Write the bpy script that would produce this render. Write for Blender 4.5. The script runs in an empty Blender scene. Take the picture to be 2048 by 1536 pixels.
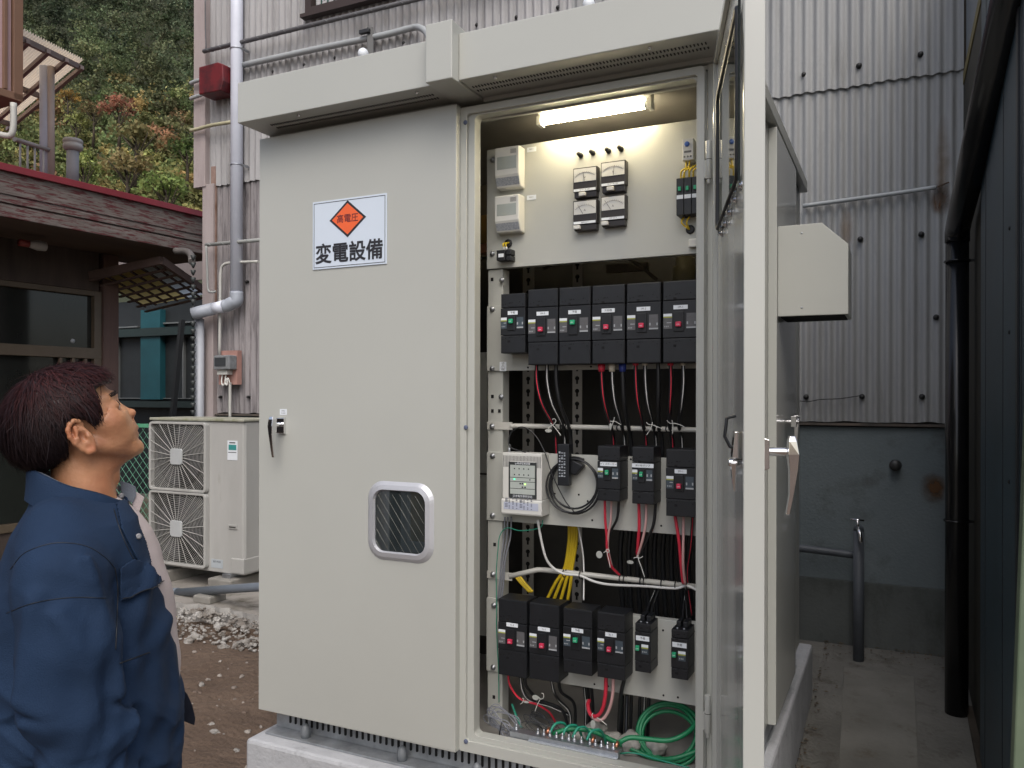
import bpy, bmesh, math, random
import numpy as np
from mathutils import Vector, Matrix
random.seed(7); np.random.seed(7)
scene = bpy.context.scene
COL = scene.collection
R = math.radians

# ---------------- camera ----------------
CAMZ = 1.55
YAW = 25.7
F_PX = 1600.0            # focal length in pixels of a 2048 px wide picture
HOR = 792.0              # height of the horizon in that picture
cam_data = bpy.data.cameras.new('camera')
cam = bpy.data.objects.new('camera', cam_data); COL.objects.link(cam)
cam_data.sensor_width = 36.0
cam_data.lens = 36.0 * F_PX / 2048.0
cam_data.shift_y = (HOR - 768.0) / 2048.0
cam_data.clip_start = 0.05; cam_data.clip_end = 1000
cam.location = (0, 0, CAMZ)
cam.rotation_euler = (R(90), R(-0.1), R(YAW))
scene.camera = cam

# ---------------- sky, sun, exposure ----------------
world = bpy.data.worlds.new('World'); scene.world = world; world.use_nodes = True
wn = world.node_tree
bg = wn.nodes['Background']
sky = wn.nodes.new('ShaderNodeTexSky'); sky.sky_type = 'NISHITA'; sky.sun_disc = False
SUN_EL, SUN_AZ = 50.0, 150.0       # azimuth: clockwise from +Y (the light comes from behind the photographer)
sky.sun_elevation = R(SUN_EL); sky.sun_rotation = R(SUN_AZ)
sky.air_density = 1.0; sky.dust_density = 4.0; sky.ozone_density = 1.0
mixg = wn.nodes.new('ShaderNodeMixRGB'); mixg.blend_type = 'MIX'; mixg.inputs[0].default_value = 0.72
hsv = wn.nodes.new('ShaderNodeHueSaturation'); hsv.inputs['Saturation'].default_value = 0.75
wn.links.new(sky.outputs[0], hsv.inputs['Color'])
wn.links.new(hsv.outputs[0], bg.inputs[0])
wn.nodes.remove(mixg)
bg.inputs[1].default_value = 0.13
sd = bpy.data.lights.new('sun', 'SUN'); sd.energy = 1.0; sd.angle = R(50); sd.color = (1.0, 0.98, 0.95)
sun = bpy.data.objects.new('sun', sd); COL.objects.link(sun)
_dir = Vector((math.sin(R(SUN_AZ)) * math.cos(R(SUN_EL)), math.cos(R(SUN_AZ)) * math.cos(R(SUN_EL)), math.sin(R(SUN_EL))))
sun.rotation_euler = (-_dir).to_track_quat('-Z', 'Y').to_euler(); sun.location = _dir * 30
scene.view_settings.view_transform = 'Standard'; scene.view_settings.look = 'None'
scene.view_settings.exposure = 0.52; scene.view_settings.gamma = 1.0
scene.view_settings.use_curve_mapping = False

# ---------------- measuring helpers: a photo pixel (2048 wide) carried out to a plane of the place ----------------
CA, SA = math.cos(R(YAW)), math.sin(R(YAW))
def ray(px, py):
    u = (px - 1024) / F_PX; v = (HOR - py) / F_PX
    return (CA * u - SA, SA * u + CA, v)
def PY(px, py, Y):
    r = ray(px, py); t = Y / r[1]; return Vector((r[0] * t, Y, CAMZ + r[2] * t))
def PX(px, py, X):
    r = ray(px, py); t = X / r[0]; return Vector((X, r[1] * t, CAMZ + r[2] * t))
def PZ(px, py, z):
    r = ray(px, py); t = (z - CAMZ) / r[2]; return Vector((r[0] * t, r[1] * t, z))
def PT(px, py, t):
    r = ray(px, py); return Vector((r[0] * t, r[1] * t, CAMZ + r[2] * t))

# ---------------- materials ----------------
def srgb(r, g, b):
    f = lambda c: (c / 255 / 12.92) if c / 255 <= 0.04045 else ((c / 255 + 0.055) / 1.055) ** 2.4
    return (f(r), f(g), f(b))
_M = {}
def mat(name, col, rough=0.6, metal=0.0, var=0.08, scale=6.0, bump=0.0, bscale=60.0, col2=None, stretch=(1, 1, 1),
        thr=None, spec=0.5, coord='Object', dirt=None, coat=0.0, bdist=0.004):
    """Principled surface with a broad mottling (col to col2 or +-var) and a fine bump."""
    if name in _M: return _M[name]
    m = bpy.data.materials.new(name); m.use_nodes = True; nt = m.node_tree; N = nt.nodes; L = nt.links
    b = N['Principled BSDF']
    b.inputs['Roughness'].default_value = rough; b.inputs['Metallic'].default_value = metal
    b.inputs['Specular IOR Level'].default_value = spec
    b.inputs['Coat Weight'].default_value = coat; b.inputs['Coat Roughness'].default_value = .06
    tc = N.new('ShaderNodeTexCoord'); mp = N.new('ShaderNodeMapping'); mp.inputs['Scale'].default_value = stretch
    if coord == 'World':
        gm = N.new('ShaderNodeNewGeometry'); L.new(gm.outputs['Position'], mp.inputs['Vector'])
    else: L.new(tc.outputs[coord], mp.inputs['Vector'])
    nz = N.new('ShaderNodeTexNoise'); nz.inputs['Scale'].default_value = scale; nz.inputs['Detail'].default_value = 6
    nz.inputs['Roughness'].default_value = 0.6
    L.new(mp.outputs[0], nz.inputs['Vector'])
    cr = N.new('ShaderNodeValToRGB')
    c1 = tuple(max(0, c * (1 - var)) for c in col); c2 = tuple(c * (1 + var) for c in col) if col2 is None else col2
    if col2 is not None: c1 = col
    lo, hi = (0.3, 0.7) if thr is None else thr
    cr.color_ramp.elements[0].position = lo; cr.color_ramp.elements[0].color = (*c1, 1)
    cr.color_ramp.elements[1].position = hi; cr.color_ramp.elements[1].color = (*c2, 1)
    L.new(nz.outputs['Fac'], cr.inputs[0])
    out = cr.outputs[0]
    if dirt:
        dcol, dscale, dlo, dhi, dst = dirt
        mp2 = N.new('ShaderNodeMapping'); mp2.inputs['Scale'].default_value = dst
        L.new(mp.inputs['Vector'].links[0].from_socket, mp2.inputs['Vector'])
        n2 = N.new('ShaderNodeTexNoise'); n2.inputs['Scale'].default_value = dscale; n2.inputs['Detail'].default_value = 8
        n2.inputs['Roughness'].default_value = 0.7
        L.new(mp2.outputs[0], n2.inputs['Vector'])
        r2 = N.new('ShaderNodeMapRange'); r2.inputs[1].default_value = dlo; r2.inputs[2].default_value = dhi
        L.new(n2.outputs['Fac'], r2.inputs[0])
        mx = N.new('ShaderNodeMixRGB'); L.new(r2.outputs[0], mx.inputs[0]); L.new(out, mx.inputs[1])
        mx.inputs[2].default_value = (*dcol, 1); out = mx.outputs[0]
    L.new(out, b.inputs['Base Color'])
    if bump:
        n3 = N.new('ShaderNodeTexNoise'); n3.inputs['Scale'].default_value = bscale; n3.inputs['Detail'].default_value = 4
        L.new(mp.inputs['Vector'].links[0].from_socket, n3.inputs['Vector'])
        bp = N.new('ShaderNodeBump'); bp.inputs['Strength'].default_value = min(1, bump); bp.inputs['Distance'].default_value = bdist
        L.new(n3.outputs['Fac'], bp.inputs['Height']); L.new(bp.outputs[0], b.inputs['Normal'])
    _M[name] = m
    return m
def emat(name, col, strength):
    m = bpy.data.materials.new(name); m.use_nodes = True
    b = m.node_tree.nodes['Principled BSDF']; b.inputs['Base Color'].default_value = (*col, 1)
    b.inputs['Emission Color'].default_value = (*col, 1); b.inputs['Emission Strength'].default_value = strength
    return m
def glassmat(name, col=(0.02, 0.025, 0.025), rough=0.03, alpha=0.35, spec=0.8):
    m = bpy.data.materials.new(name); m.use_nodes = True; nt = m.node_tree; N = nt.nodes
    b = N['Principled BSDF']; b.inputs['Base Color'].default_value = (*col, 1); b.inputs['Roughness'].default_value = rough
    b.inputs['Alpha'].default_value = alpha; b.inputs['Specular IOR Level'].default_value = spec
    return m

PAINT = mat('cabinet_paint', (0.43, 0.438, 0.408), 0.33, var=0.025, scale=1.5, bump=0.06, bscale=900, spec=0.5)
PAINTG = mat('cabinet_paint_gloss', (0.42, 0.428, 0.40), 0.22, var=0.02, scale=2, spec=0.5, coat=0.35)
PAINTD = mat('dusty_steel', (0.30, 0.29, 0.27), 0.5, var=0.1, scale=8)
BLACK = mat('black_moulding', (0.0085, 0.0098, 0.0125), 0.45, var=0.25, scale=25, bump=0.15, bscale=500)
BLACK2 = mat('black_rubber', (0.012, 0.012, 0.014), 0.5, var=0.2)
DARK = mat('interior_shade', (0.035, 0.033, 0.03), 0.7, var=0.3, scale=5)
HOLE = mat('dark_hole', (0.004, 0.004, 0.005), 0.9, var=0)
CHROME = mat('chrome', (0.75, 0.75, 0.76), 0.08, 1.0, var=0.03)
ZINC = mat('zinc_steel', (0.42, 0.44, 0.47), 0.35, 0.85, var=0.25, scale=14, bump=0.2, bscale=80)
GALV = mat('galvanised_steel', (0.36, 0.38, 0.40), 0.45, 0.6, var=0.3, scale=12, bump=0.15, bscale=60)
WHITEP = mat('white_label', (0.72, 0.76, 0.80), 0.4, var=0.03)
WHITEPL = mat('white_plastic', (0.60, 0.60, 0.57), 0.4, var=0.03)
INK = mat('ink', (0.02, 0.02, 0.025), 0.6, var=0)
GREYST = mat('grey_sticker', (0.10, 0.10, 0.105), 0.45, var=0.1, scale=80)
BLUEST = mat('slate_sticker', (0.05, 0.068, 0.085), 0.45, var=0.1, scale=80)
GREENST = mat('olive_band', (0.33, 0.36, 0.06), 0.5, var=0.05)
REDT = mat('red_toggle', (0.60, 0.035, 0.09), 0.4, var=0.05)
GREENT = mat('green_toggle', (0.02, 0.36, 0.17), 0.4, var=0.05)
CONC = mat('plinth_concrete', (0.36, 0.37, 0.385), 0.85, var=0.15, scale=5, bump=0.6, bscale=70, col2=(0.50, 0.51, 0.53),
           dirt=((0.24, 0.24, 0.25), 14, 0.55, 0.8, (1, 1, 1)))

# ---------------- mesh building ----------------
class MB:
    def __init__(s): s.v = []; s.f = []; s.m = []; s.sm = []
    def add(s, vs, fs, mi=0, smooth=False):
        o = len(s.v); s.v += [tuple(v) for v in vs]
        for f in fs: s.f.append(tuple(i + o for i in f)); s.m.append(mi); s.sm.append(smooth)
    def box(s, x0, x1, y0, y1, z0, z1, mi=0):
        x0, x1 = sorted((x0, x1)); y0, y1 = sorted((y0, y1)); z0, z1 = sorted((z0, z1))
        s.add([(x0, y0, z0), (x1, y0, z0), (x1, y1, z0), (x0, y1, z0), (x0, y0, z1), (x1, y0, z1), (x1, y1, z1), (x0, y1, z1)],
              [(3, 2, 1, 0), (4, 5, 6, 7), (0, 1, 5, 4), (1, 2, 6, 5), (2, 3, 7, 6), (3, 0, 4, 7)], mi)
    def hexa(s, p, mi=0):   # 8 points, bottom ring then top ring (counter-clockwise)
        s.add(p, [(3, 2, 1, 0), (4, 5, 6, 7), (0, 1, 5, 4), (1, 2, 6, 5), (2, 3, 7, 6), (3, 0, 4, 7)], mi)
    def beam(s, p0, p1, w, h, up=(0, 0, 1), mi=0):
        p0, p1 = Vector(p0), Vector(p1); d = (p1 - p0).normalized(); up = Vector(up)
        a = d.cross(up).normalized() * w / 2; b = a.cross(d).normalized() * h / 2
        s.hexa([p0 - a - b, p0 + a - b, p1 + a - b, p1 - a - b, p0 - a + b, p0 + a + b, p1 + a + b, p1 - a + b], mi)
    def prism(s, poly, y0, y1, mi=0, axis='Y'):
        n = len(poly)
        if axis == 'Y': vs = [(x, y0, z) for x, z in poly] + [(x, y1, z) for x, z in poly]
        elif axis == 'X': vs = [(y0, x, z) for x, z in poly] + [(y1, x, z) for x, z in poly]
        else: vs = [(x, z, y0) for x, z in poly] + [(x, z, y1) for x, z in poly]
        s.add(vs, [tuple(range(n)), tuple(range(2 * n - 1, n - 1, -1))] + [(i, i + n, (i + 1) % n + n, (i + 1) % n) for i in range(n)], mi)
    def tube(s, pts, r, seg=10, mi=0, closed=False, cap=True):
        pts = [Vector(p) for p in pts]; n = len(pts); rr = r if isinstance(r, (list, tuple)) else [r] * n
        rings = []; prev = None
        for i in range(n):
            if closed: t = (pts[(i + 1) % n] - pts[i - 1]).normalized()
            else: t = (pts[min(i + 1, n - 1)] - pts[max(i - 1, 0)]).normalized()
            if prev is None:
                a = Vector((0, 0, 1)) if abs(t.z) < 0.9 else Vector((1, 0, 0))
                nrm = t.cross(a).normalized()
            else:
                nrm = (prev - t * prev.dot(t)).normalized()
            prev = nrm; bn = t.cross(nrm)
            rings.append([pts[i] + (nrm * math.cos(2 * math.pi * k / seg) + bn * math.sin(2 * math.pi * k / seg)) * rr[i] for k in range(seg)])
        vs = [p for ring in rings for p in ring]; fs = []
        m = n if closed else n - 1
        for i in range(m):
            j = (i + 1) % n
            for k in range(seg):
                k2 = (k + 1) % seg; fs.append((i * seg + k, i * seg + k2, j * seg + k2, j * seg + k))
        s.add(vs, fs, mi, True)
        if cap and not closed:
            o = len(s.v) - len(vs)
            s.f.append(tuple(o + k for k in reversed(range(seg)))); s.m.append(mi); s.sm.append(False)
            s.f.append(tuple(o + (n - 1) * seg + k for k in range(seg))); s.m.append(mi); s.sm.append(False)
    def cyl(s, p0, p1, r, seg=16, mi=0, r2=None): s.tube([p0, p1], [r, r if r2 is None else r2], seg, mi)
    def lathe(s, c, axis, prof, seg=16, mi=0):   # prof: (distance along axis, radius)
        c = Vector(c); d = Vector(axis).normalized(); a = d.orthogonal().normalized(); b = d.cross(a); vs = []; fs = []
        for h, r in prof:
            for k in range(seg):
                an = 2 * math.pi * k / seg; vs.append(c + d * h + (a * math.cos(an) + b * math.sin(an)) * r)
        for i in range(len(prof) - 1):
            for k in range(seg):
                k2 = (k + 1) % seg; fs.append((i * seg + k, i * seg + k2, (i + 1) * seg + k2, (i + 1) * seg + k))
        s.add(vs, fs, mi, True)
        o = len(s.v) - len(vs)
        s.f.append(tuple(o + k for k in reversed(range(seg)))); s.m.append(mi); s.sm.append(True)
        s.f.append(tuple(o + (len(prof) - 1) * seg + k for k in range(seg))); s.m.append(mi); s.sm.append(True)
    def text(s, body, size, x, y, z, mi=0, ux=(1, 0, 0), uz=(0, 0, 1), bold=0.0, align='CENTER', sx=1.0):
        tv, tf = text_geo(body, size, align, bold)
        ux = Vector(ux); uz = Vector(uz); o = Vector((x, y, z))
        s.add([o + ux * p[0] * sx + uz * p[1] for p in tv], tf, mi)
    def xform(s, M): s.v = [tuple(M @ Vector(v)) for v in s.v]; return s
    def build(s, name, mats, parent=None, bevel=0.0, seg=2, label=None, recalc=True):
        me = bpy.data.meshes.new(name)
        if parent: org = parent_origin(parent)
        else:
            A = np.array(s.v); org = Vector(((A[:, 0].min() + A[:, 0].max()) / 2, (A[:, 1].min() + A[:, 1].max()) / 2, A[:, 2].min()))
        me.from_pydata([Vector(v) - org for v in s.v], [], s.f)
        if not isinstance(mats, (list, tuple)): mats = [mats]
        for m in mats: me.materials.append(m)
        me.polygons.foreach_set('material_index', s.m); me.polygons.foreach_set('use_smooth', s.sm)
        if recalc:
            bm = bmesh.new(); bm.from_mesh(me); bmesh.ops.recalc_face_normals(bm, faces=bm.faces); bm.to_mesh(me); bm.free()
        me.update()
        o = bpy.data.objects.new(name, me); COL.objects.link(o)
        if parent: o.parent = parent
        else: o.location = org
        if label: o['label'] = label
        if bevel:
            b = o.modifiers.new('bevel', 'BEVEL'); b.width = bevel; b.segments = seg; b.limit_method = 'ANGLE'; b.angle_limit = R(40)
        return o
def parent_origin(p):
    o = Vector((0, 0, 0))
    while p: o += Vector(p.location); p = p.parent
    return o
_T = {}
def text_geo(body, size, align, bold):
    k = (body, align, bold)
    if k not in _T:
        c = bpy.data.curves.new('t', 'FONT'); c.body = body; c.size = 1.0; c.align_x = align; c.align_y = 'CENTER'; c.offset = bold
        c.resolution_u = 3
        o = bpy.data.objects.new('t', c); COL.objects.link(o)
        dg = bpy.context.evaluated_depsgraph_get()
        me = bpy.data.meshes.new_from_object(o.evaluated_get(dg))
        _T[k] = ([tuple(v.co) for v in me.vertices], [tuple(p.vertices) for p in me.polygons])
        bpy.data.objects.remove(o); bpy.data.curves.remove(c); bpy.data.meshes.remove(me)
    v, f = _T[k]
    return [(p[0] * size, p[1] * size) for p in v], f
def tag(o, label, cat, group=None):
    o['label'] = label; o['category'] = cat
    if group: o['group'] = group
    return o
def empty(name, loc, label=None, cat=None, group=None):
    o = bpy.data.objects.new(name, None); COL.objects.link(o); o.location = loc; o.empty_display_size = 0.05
    if label: tag(o, label, cat, group)
    return o
def struct(o, kind='structure'): o['kind'] = kind; return o
def spline(pts, n=8):
    """Catmull-Rom through the points."""
    P = [Vector(p) for p in pts]; P = [P[0] * 2 - P[1]] + P + [P[-1] * 2 - P[-2]]; out = []
    for i in range(1, len(P) - 2):
        for k in range(n):
            t = k / n; a, b, c, d = P[i - 1:i + 3]
            out.append(0.5 * ((2 * b) + (c - a) * t + (2 * a - 5 * b + 4 * c - d) * t * t + (3 * b - a - 3 * c + d) * t ** 3))
    out.append(P[-2]); return out
def rrect(x0, x1, z0, z1, r, n=6):
    pts = []
    for cx, cz, a0 in ((x1 - r, z1 - r, 0), (x0 + r, z1 - r, 90), (x0 + r, z0 + r, 180), (x1 - r, z0 + r, 270)):
        for k in range(n + 1):
            a = R(a0 + 90 * k / n); pts.append((cx + r * math.cos(a), cz + r * math.sin(a)))
    return pts
def ring_prism(mb, outer, inner, y0, y1, mi=0):
    n = len(outer)
    vs = [(x, y0, z) for x, z in outer] + [(x, y0, z) for x, z in inner] + [(x, y1, z) for x, z in outer] + [(x, y1, z) for x, z in inner]
    fs = []
    for i in range(n):
        j = (i + 1) % n
        fs += [(i, j, n + j, n + i), (2 * n + i, 3 * n + i, 3 * n + j, 2 * n + j), (i, 2 * n + i, 2 * n + j, j), (n + i, n + j, 3 * n + j, 3 * n + i)]
    mb.add(vs, fs, mi, False)
# =====================================================================================
# ground, building, passage, hillside
# =====================================================================================
from mathutils import noise as mn
SOIL = mat('soil', (.090, .060, .042), .95, var=.2, scale=2.2, col2=(.145, .102, .074), bump=1.0, bscale=26, bdist=.022, coord='World', dirt=((.20, .165, .13), 22, .60, .78, (1, 1, 1)))
SLAB = mat('old_concrete', (.21, .195, .175), .9, scale=3, col2=(.33, .31, .285), bump=.6, bscale=50, coord='World', dirt=((.085, .075, .055), 4.5, .52, .72, (1, 1, 1)))
FLOORR = mat('damp_concrete', (.125, .12, .105), .85, scale=2.2, col2=(.225, .218, .195), bump=.8, bscale=45, bdist=.008, coord='World', dirt=((.06, .045, .03), 5.5, .54, .74, (1, 1, 1)))
def fbm(x, y, s, o=4):
    return mn.fractal(Vector((x * s, y * s, 3.1)), 0.9, 2.1, o)
def gz(x, y):   # soil level
    return -.02 + .035 * fbm(x, y, .8) + .014 * fbm(x, y, 5, 3)
# near soil, fine mesh; far ground, one sheet to the horizon
m = MB(); nx, ny = 150, 150; xs = np.linspace(-6.5, -.36, nx); ys = np.linspace(-1.5, 4.6, ny); vs = []
for y in ys:
    for x in xs:
        z = gz(x, y) + .010 * fbm(x, y, 14, 3)
        e = min(x + 6.5, -.36 - x, y + 1.5, 4.6 - y); z = z if e > .25 else z * (e / .25) - .03 * (1 - e / .25)
        vs.append((x, y, z))
m.add(vs, [(j * nx + i, j * nx + i + 1, (j + 1) * nx + i + 1, (j + 1) * nx + i) for j in range(ny - 1) for i in range(nx - 1)], 0, True)
struct(m.build('soil_ground', SOIL))
m = MB(); m.add([(-400, -400, -.05), (400, -400, -.05), (400, 400, -.05), (-400, 400, -.05)], [(0, 1, 2, 3)])
struct(m.build('ground', SOIL))
# right passage floor: concrete that falls gently away from the wall
def fz(y): return .095 - max(0, (5.1 - y)) * .062
m = MB(); nx, ny = 16, 60; vs = []
for j in range(ny):
    y = -1.4 + 6.55 * j / (ny - 1)
    for i in range(nx):
        x = -.379 + .72 * i / (nx - 1); vs.append((x, y, max(fz(y), -.015) + .004 * fbm(x, y, 7)))
m.add(vs, [(j * nx + i, j * nx + i + 1, (j + 1) * nx + i + 1, (j + 1) * nx + i) for j in range(ny - 1) for i in range(nx - 1)], 0, True)
struct(m.build('passage_floor', FLOORR))
m = MB(); ya, yb = 4.72, 2.2     # a newer mortar strip let into that floor
m.hexa([(-.16, yb, fz(yb) - .01), (.08, yb, fz(yb) - .01), (.085, ya, fz(ya) - .02), (-.26, ya, fz(ya) - .02), (-.16, yb, fz(yb) + .004), (.08, yb, fz(yb) + .004), (.085, ya, fz(ya) + .004), (-.26, ya, fz(ya) + .004)])
struct(m.build('mortar_strip', mat('mortar', (.15, .143, .125), .85, scale=2.4, col2=(.25, .242, .215), bump=.4, bscale=60, coord='World', dirt=((.11, .085, .06), 6, .56, .78, (1, 1, 1))), bevel=.004))
m = MB(); m.hexa([(-2.4, 3.9, -.02), (-.3792, 3.9, -.02), (-.3792, 5.12, .03), (-2.4, 5.12, .03), (-2.4, 3.9, fz(3.9) - .002), (-.3792, 3.9, fz(3.9) - .002), (-.3792, 5.12, fz(5.12) - .002), (-2.4, 5.12, fz(5.12) - .002)])
struct(m.build('rear_floor', FLOORR))
# left slab with its broken edge
rng = random.Random(11); m = MB(); edge = []
x = -9.0
while x < -1.9:
    yy = 4.06 + .05 * fbm(x, 0, 2.2) + .03 * rng.uniform(-1, 1)
    if -3.9 < x < -2.3: yy += .16 * math.exp(-((x + 3.0) / .45) ** 2)
    edge.append((x, yy)); x += rng.uniform(.03, .08)
n = len(edge); vs = [(a, b, .10) for a, b in edge] + [(a, b + .03 * rng.random(), -.06) for a, b in edge] + [(a, 5.3, .10) for a, b in edge]
m.add(vs, [(i, i + 1, 2 * n + i + 1, 2 * n + i) for i in range(n - 1)], 0); m.add(vs[:2 * n], [(i, n + i, n + i + 1, i + 1) for i in range(n - 1)], 1)
struct(m.build('concrete_slab', [SLAB, mat('broken_concrete', (.33, .32, .31), .95, col2=(.46, .45, .43), scale=15, bump=1, bscale=60)]))
def rock(bmv, c, r, rng, flat=.7):
    bm = bmesh.new(); bmesh.ops.create_icosphere(bm, subdivisions=2, radius=1)
    sx, sy, sz = (rng.uniform(.7, 1.3) for _ in range(3)); o = Vector((rng.uniform(-9, 9),) * 3); rot = Matrix.Rotation(rng.uniform(0, 6.28), 4, (rng.random(), rng.random(), .3 + rng.random()))
    vs = []
    for v in bm.verts:
        k = 1 + .55 * mn.noise(v.co * 1.4 + o); w = rot @ Vector((v.co.x * sx * k, v.co.y * sy * k, v.co.z * sz * k)); w.z *= flat; vs.append(Vector(c) + w * r)
    fs = [tuple(v.index for v in f.verts) for f in bm.faces]; bm.free(); bmv.add(vs, fs)
RUB = mat('rubble_stone', (.17, .15, .13), .92, scale=7, col2=(.40, .39, .37), bump=.8, bscale=60, coord='World', thr=(.4, .6))
m = MB()
for k in range(1500):
    x = rng.uniform(-4.8, -2.0); t = rng.random() ** 1.4; y = 4.10 - t * .42 + .1 * math.exp(-((x + 3.0) / .45) ** 2); zt = .08 * (1 - t) ** 1.3
    rock(m, (x, y, gz(x, y) * .3 + zt - .004), rng.uniform(.004, .016) * (1.9 if rng.random() < .10 else 1), rng)
struct(m.build('rubble', RUB), 'stuff')
m = MB()
for k in range(330):
    x = rng.uniform(-4.5, -2.0); y = rng.uniform(1.6, 3.95); rock(m, (x, y, gz(x, y) + .002), rng.choice((.005, .006, .008, .010, .014)), rng)
struct(m.build('gravel', mat('pebble', (.16, .12, .095), .9, scale=6, col2=(.33, .30, .27), coord='World', thr=(.42, .6))), 'stuff')
for k, (px, py, r_) in enumerate(((392, 1273, .035), (445, 1292, .026), (483, 1284, .03), (404, 1370, .018), (430, 1456, .020), (424, 1441, .014), (475, 1490, .014), (508, 1286, .03))):
    q = PZ(px, py, .0); m = MB(); rock(m, (q.x, q.y, gz(q.x, q.y) + r_ * .25), r_, rng)
    tag(m.build('stone', RUB), ['large round stone just below the rubble edge', 'small pale stone right of the large round one', 'flat pale stone near the cabinet base below the rubble', 'small stone alone in the middle of the bare soil', 'whitish stone near the jacket flap', 'tiny dark stone above the whitish one near the jacket flap', 'small flat stone beside the plinth corner', 'stone touching the cabinet edge below the rubble'][k], 'stone', 'stones on the bare soil')

m = MB()
for k in range(260):
    if k % 2: x = rng.uniform(-.38, -.38 + .12 * rng.random() ** 2 + .02); y = rng.uniform(2.4, 5.0)
    else: x = rng.uniform(-.4, .30); y = 5.08 - .22 * rng.random() ** 2.2
    z = max(fz(y), -.015) + .009; a = rng.uniform(0, 6.28); r_ = rng.uniform(.004, .013); ca, sa = math.cos(a) * r_, math.sin(a) * r_
    m.add([(x - ca, y - sa, z), (x + sa * .5, y - ca * .5, z + r_ * .3), (x + ca, y + sa, z + .001), (x - sa * .5, y + ca * .5, z + .002)], [(0, 1, 2, 3)])
struct(m.build('leaf_litter', mat('dead_leaves', (.05, .033, .018), .9, scale=9, col2=(.14, .10, .055), coord='World')), 'stuff')

# ---------------- concrete plinth ----------------
m = MB(); m.box(-2.137, -.3815, 2.205, 4.30, -.10, .3005)
tag(m.build('plinth', CONC, bevel=.014, seg=2), 'pale concrete plinth under the beige cabinet', 'plinth')

# ---------------- corrugated building behind ----------------
YW = 5.10
bld = empty('corrugated_building', (-2.6, YW + .3, 0), 'grey corrugated clad building behind the cabinet with a painted concrete base', 'building')
SID = mat('corrugated_sheet', (.29, .285, .29), .75, scale=1.4, col2=(.41, .405, .41), stretch=(2.5, 2.5, .45), bump=.25, bscale=60, coord='World', dirt=((.15, .145, .14), 5, .50, .80, (3.5, 1, .25)))
SIDR = mat('corrugated_sheet_blue_grey', (.25, .255, .26), .7, scale=1.3, col2=(.33, .335, .335), stretch=(2.5, 2.5, .45), bump=.2, bscale=60, coord='World', dirt=((.17, .165, .15), 4, .56, .85, (3.0, 1, .3)))
SIDL = mat('corrugated_sheet_grimy', (.20, .185, .19), .8, scale=2.2, col2=(.30, .28, .285), stretch=(3, 3, .4), bump=.4, bscale=90, coord='World', dirt=((.09, .08, .085), 9, .47, .66, (3.5, 1, .22)))
def corr(x0, x1, z0, z1, y, mat_, amp=.0145, pitch=.0635, name='siding_sheet', ragged=0.0):
    m = MB(); n = int((x1 - x0) / pitch * 12); vs = []
    for i in range(n + 1):
        x = x0 + (x1 - x0) * i / n; s_ = math.sin(2 * math.pi * x / pitch); yy = y - amp * (s_ - .25 * s_ * abs(s_))
        zb = z0 + (ragged * mn.noise(Vector((x * 9, 0, z0 * 3))) if ragged else 0)
        vs += [(x, yy, zb), (x, yy, z1), (x, yy + .005, zb), (x, yy + .005, z1), (x, yy, zb), (x, yy + .005, zb)]
    fs = []
    for i in range(n):
        a = i * 6; b = a + 6; fs += [(a, b, b + 1, a + 1), (a + 2, a + 3, b + 3, b + 2), (a + 4, a + 5, b + 5, b + 4)]
    m.add(vs, fs, 0, True); o = m.build(name, mat_, bld, recalc=False); return o
corr(-2.0, .33, 1.402, 1.82 + 1.55 + .006, YW, SIDR, ragged=.010)
corr(-5.42, -2.0, 1.402, 1.82 + 1.55 + .006, YW, SIDL, ragged=.012)
corr(-5.42, -2.0, 3.345, 7.0, YW - .018, SID, ragged=.008)
corr(-2.0, .33, 3.368, 7.0, YW - .018, SIDR, ragged=.008)
m = MB(); m.box(-5.44, 2.0, YW + .03, YW + .25, -.1, 7.0); m.build('wall_core', mat('timber_dark', (.05, .045, .04), .9), bld)
m = MB(); m.box(-5.42, .34, YW - .030, YW + .03, 1.380, 1.394)
m.build('drip_flashing', mat('rusty_flashing', (.05, .048, .045), .8, col2=(.14, .11, .09), scale=9, coord='World'), bld)
BASEP = mat('painted_render', (.115, .145, .158), .8, scale=1.2, col2=(.17, .20, .21), bump=.7, bscale=70, coord='World', dirt=((.045, .045, .035), 3.5, .55, .85, (1, 1, 1)))
BASED = mat('damp_render', (.085, .095, .093), .85, scale=1.5, col2=(.14, .15, .145), bump=.6, bscale=50, coord='World', dirt=((.024, .024, .014), 3, .50, .8, (1, 1, .5)))
m = MB(); m.box(-5.42, .34, YW - .005, YW + .029, .47, 1.3715); m.build('rendered_wall', BASEP, bld)
m = MB(); m.box(-5.42, .34, YW - .018, YW + .029, -.05, .468); m.build('wall_footing', BASED, bld, bevel=.004)
# rust stains (own shape)
RUST = mat('rust_stain', (.30, .30, .29), .85, scale=5, col2=(.10, .045, .018), thr=(.35, .62), coord='World')
PINK = mat('pink_board', (.31, .26, .255), .85, scale=3, col2=(.40, .35, .345), stretch=(4, 4, .6), bump=.4, bscale=90, coord='World', dirt=((.16, .10, .085), 6, .58, .80, (4, 4, .6)))
m = MB(); a, b = PY(388, 100, YW - .05).x, PY(411, 100, YW - .05).x; zj = PY(400, 376, YW - .05).z
m.box(a, b, YW - .06, YW + .25, zj, 7.0); a2, b2 = PY(404, 500, YW - .05).x, PY(426, 500, YW - .05).x
m.box(a2, b2, YW - .050, YW + .20, 0, zj + .02)
m.build('corner_board', PINK, bld, bevel=.003)
m = MB(); a3 = PY(427, 420, YW).x; b3 = PY(436, 420, YW).x; m.box(a3, b3, YW - .032, YW - .012, 2.3, PY(430, 336, YW).z); m.build('strap', mat('rusty_brown', (.16, .09, .06), .85, col2=(.30, .21, .18), scale=8, coord='World'), bld)
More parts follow.
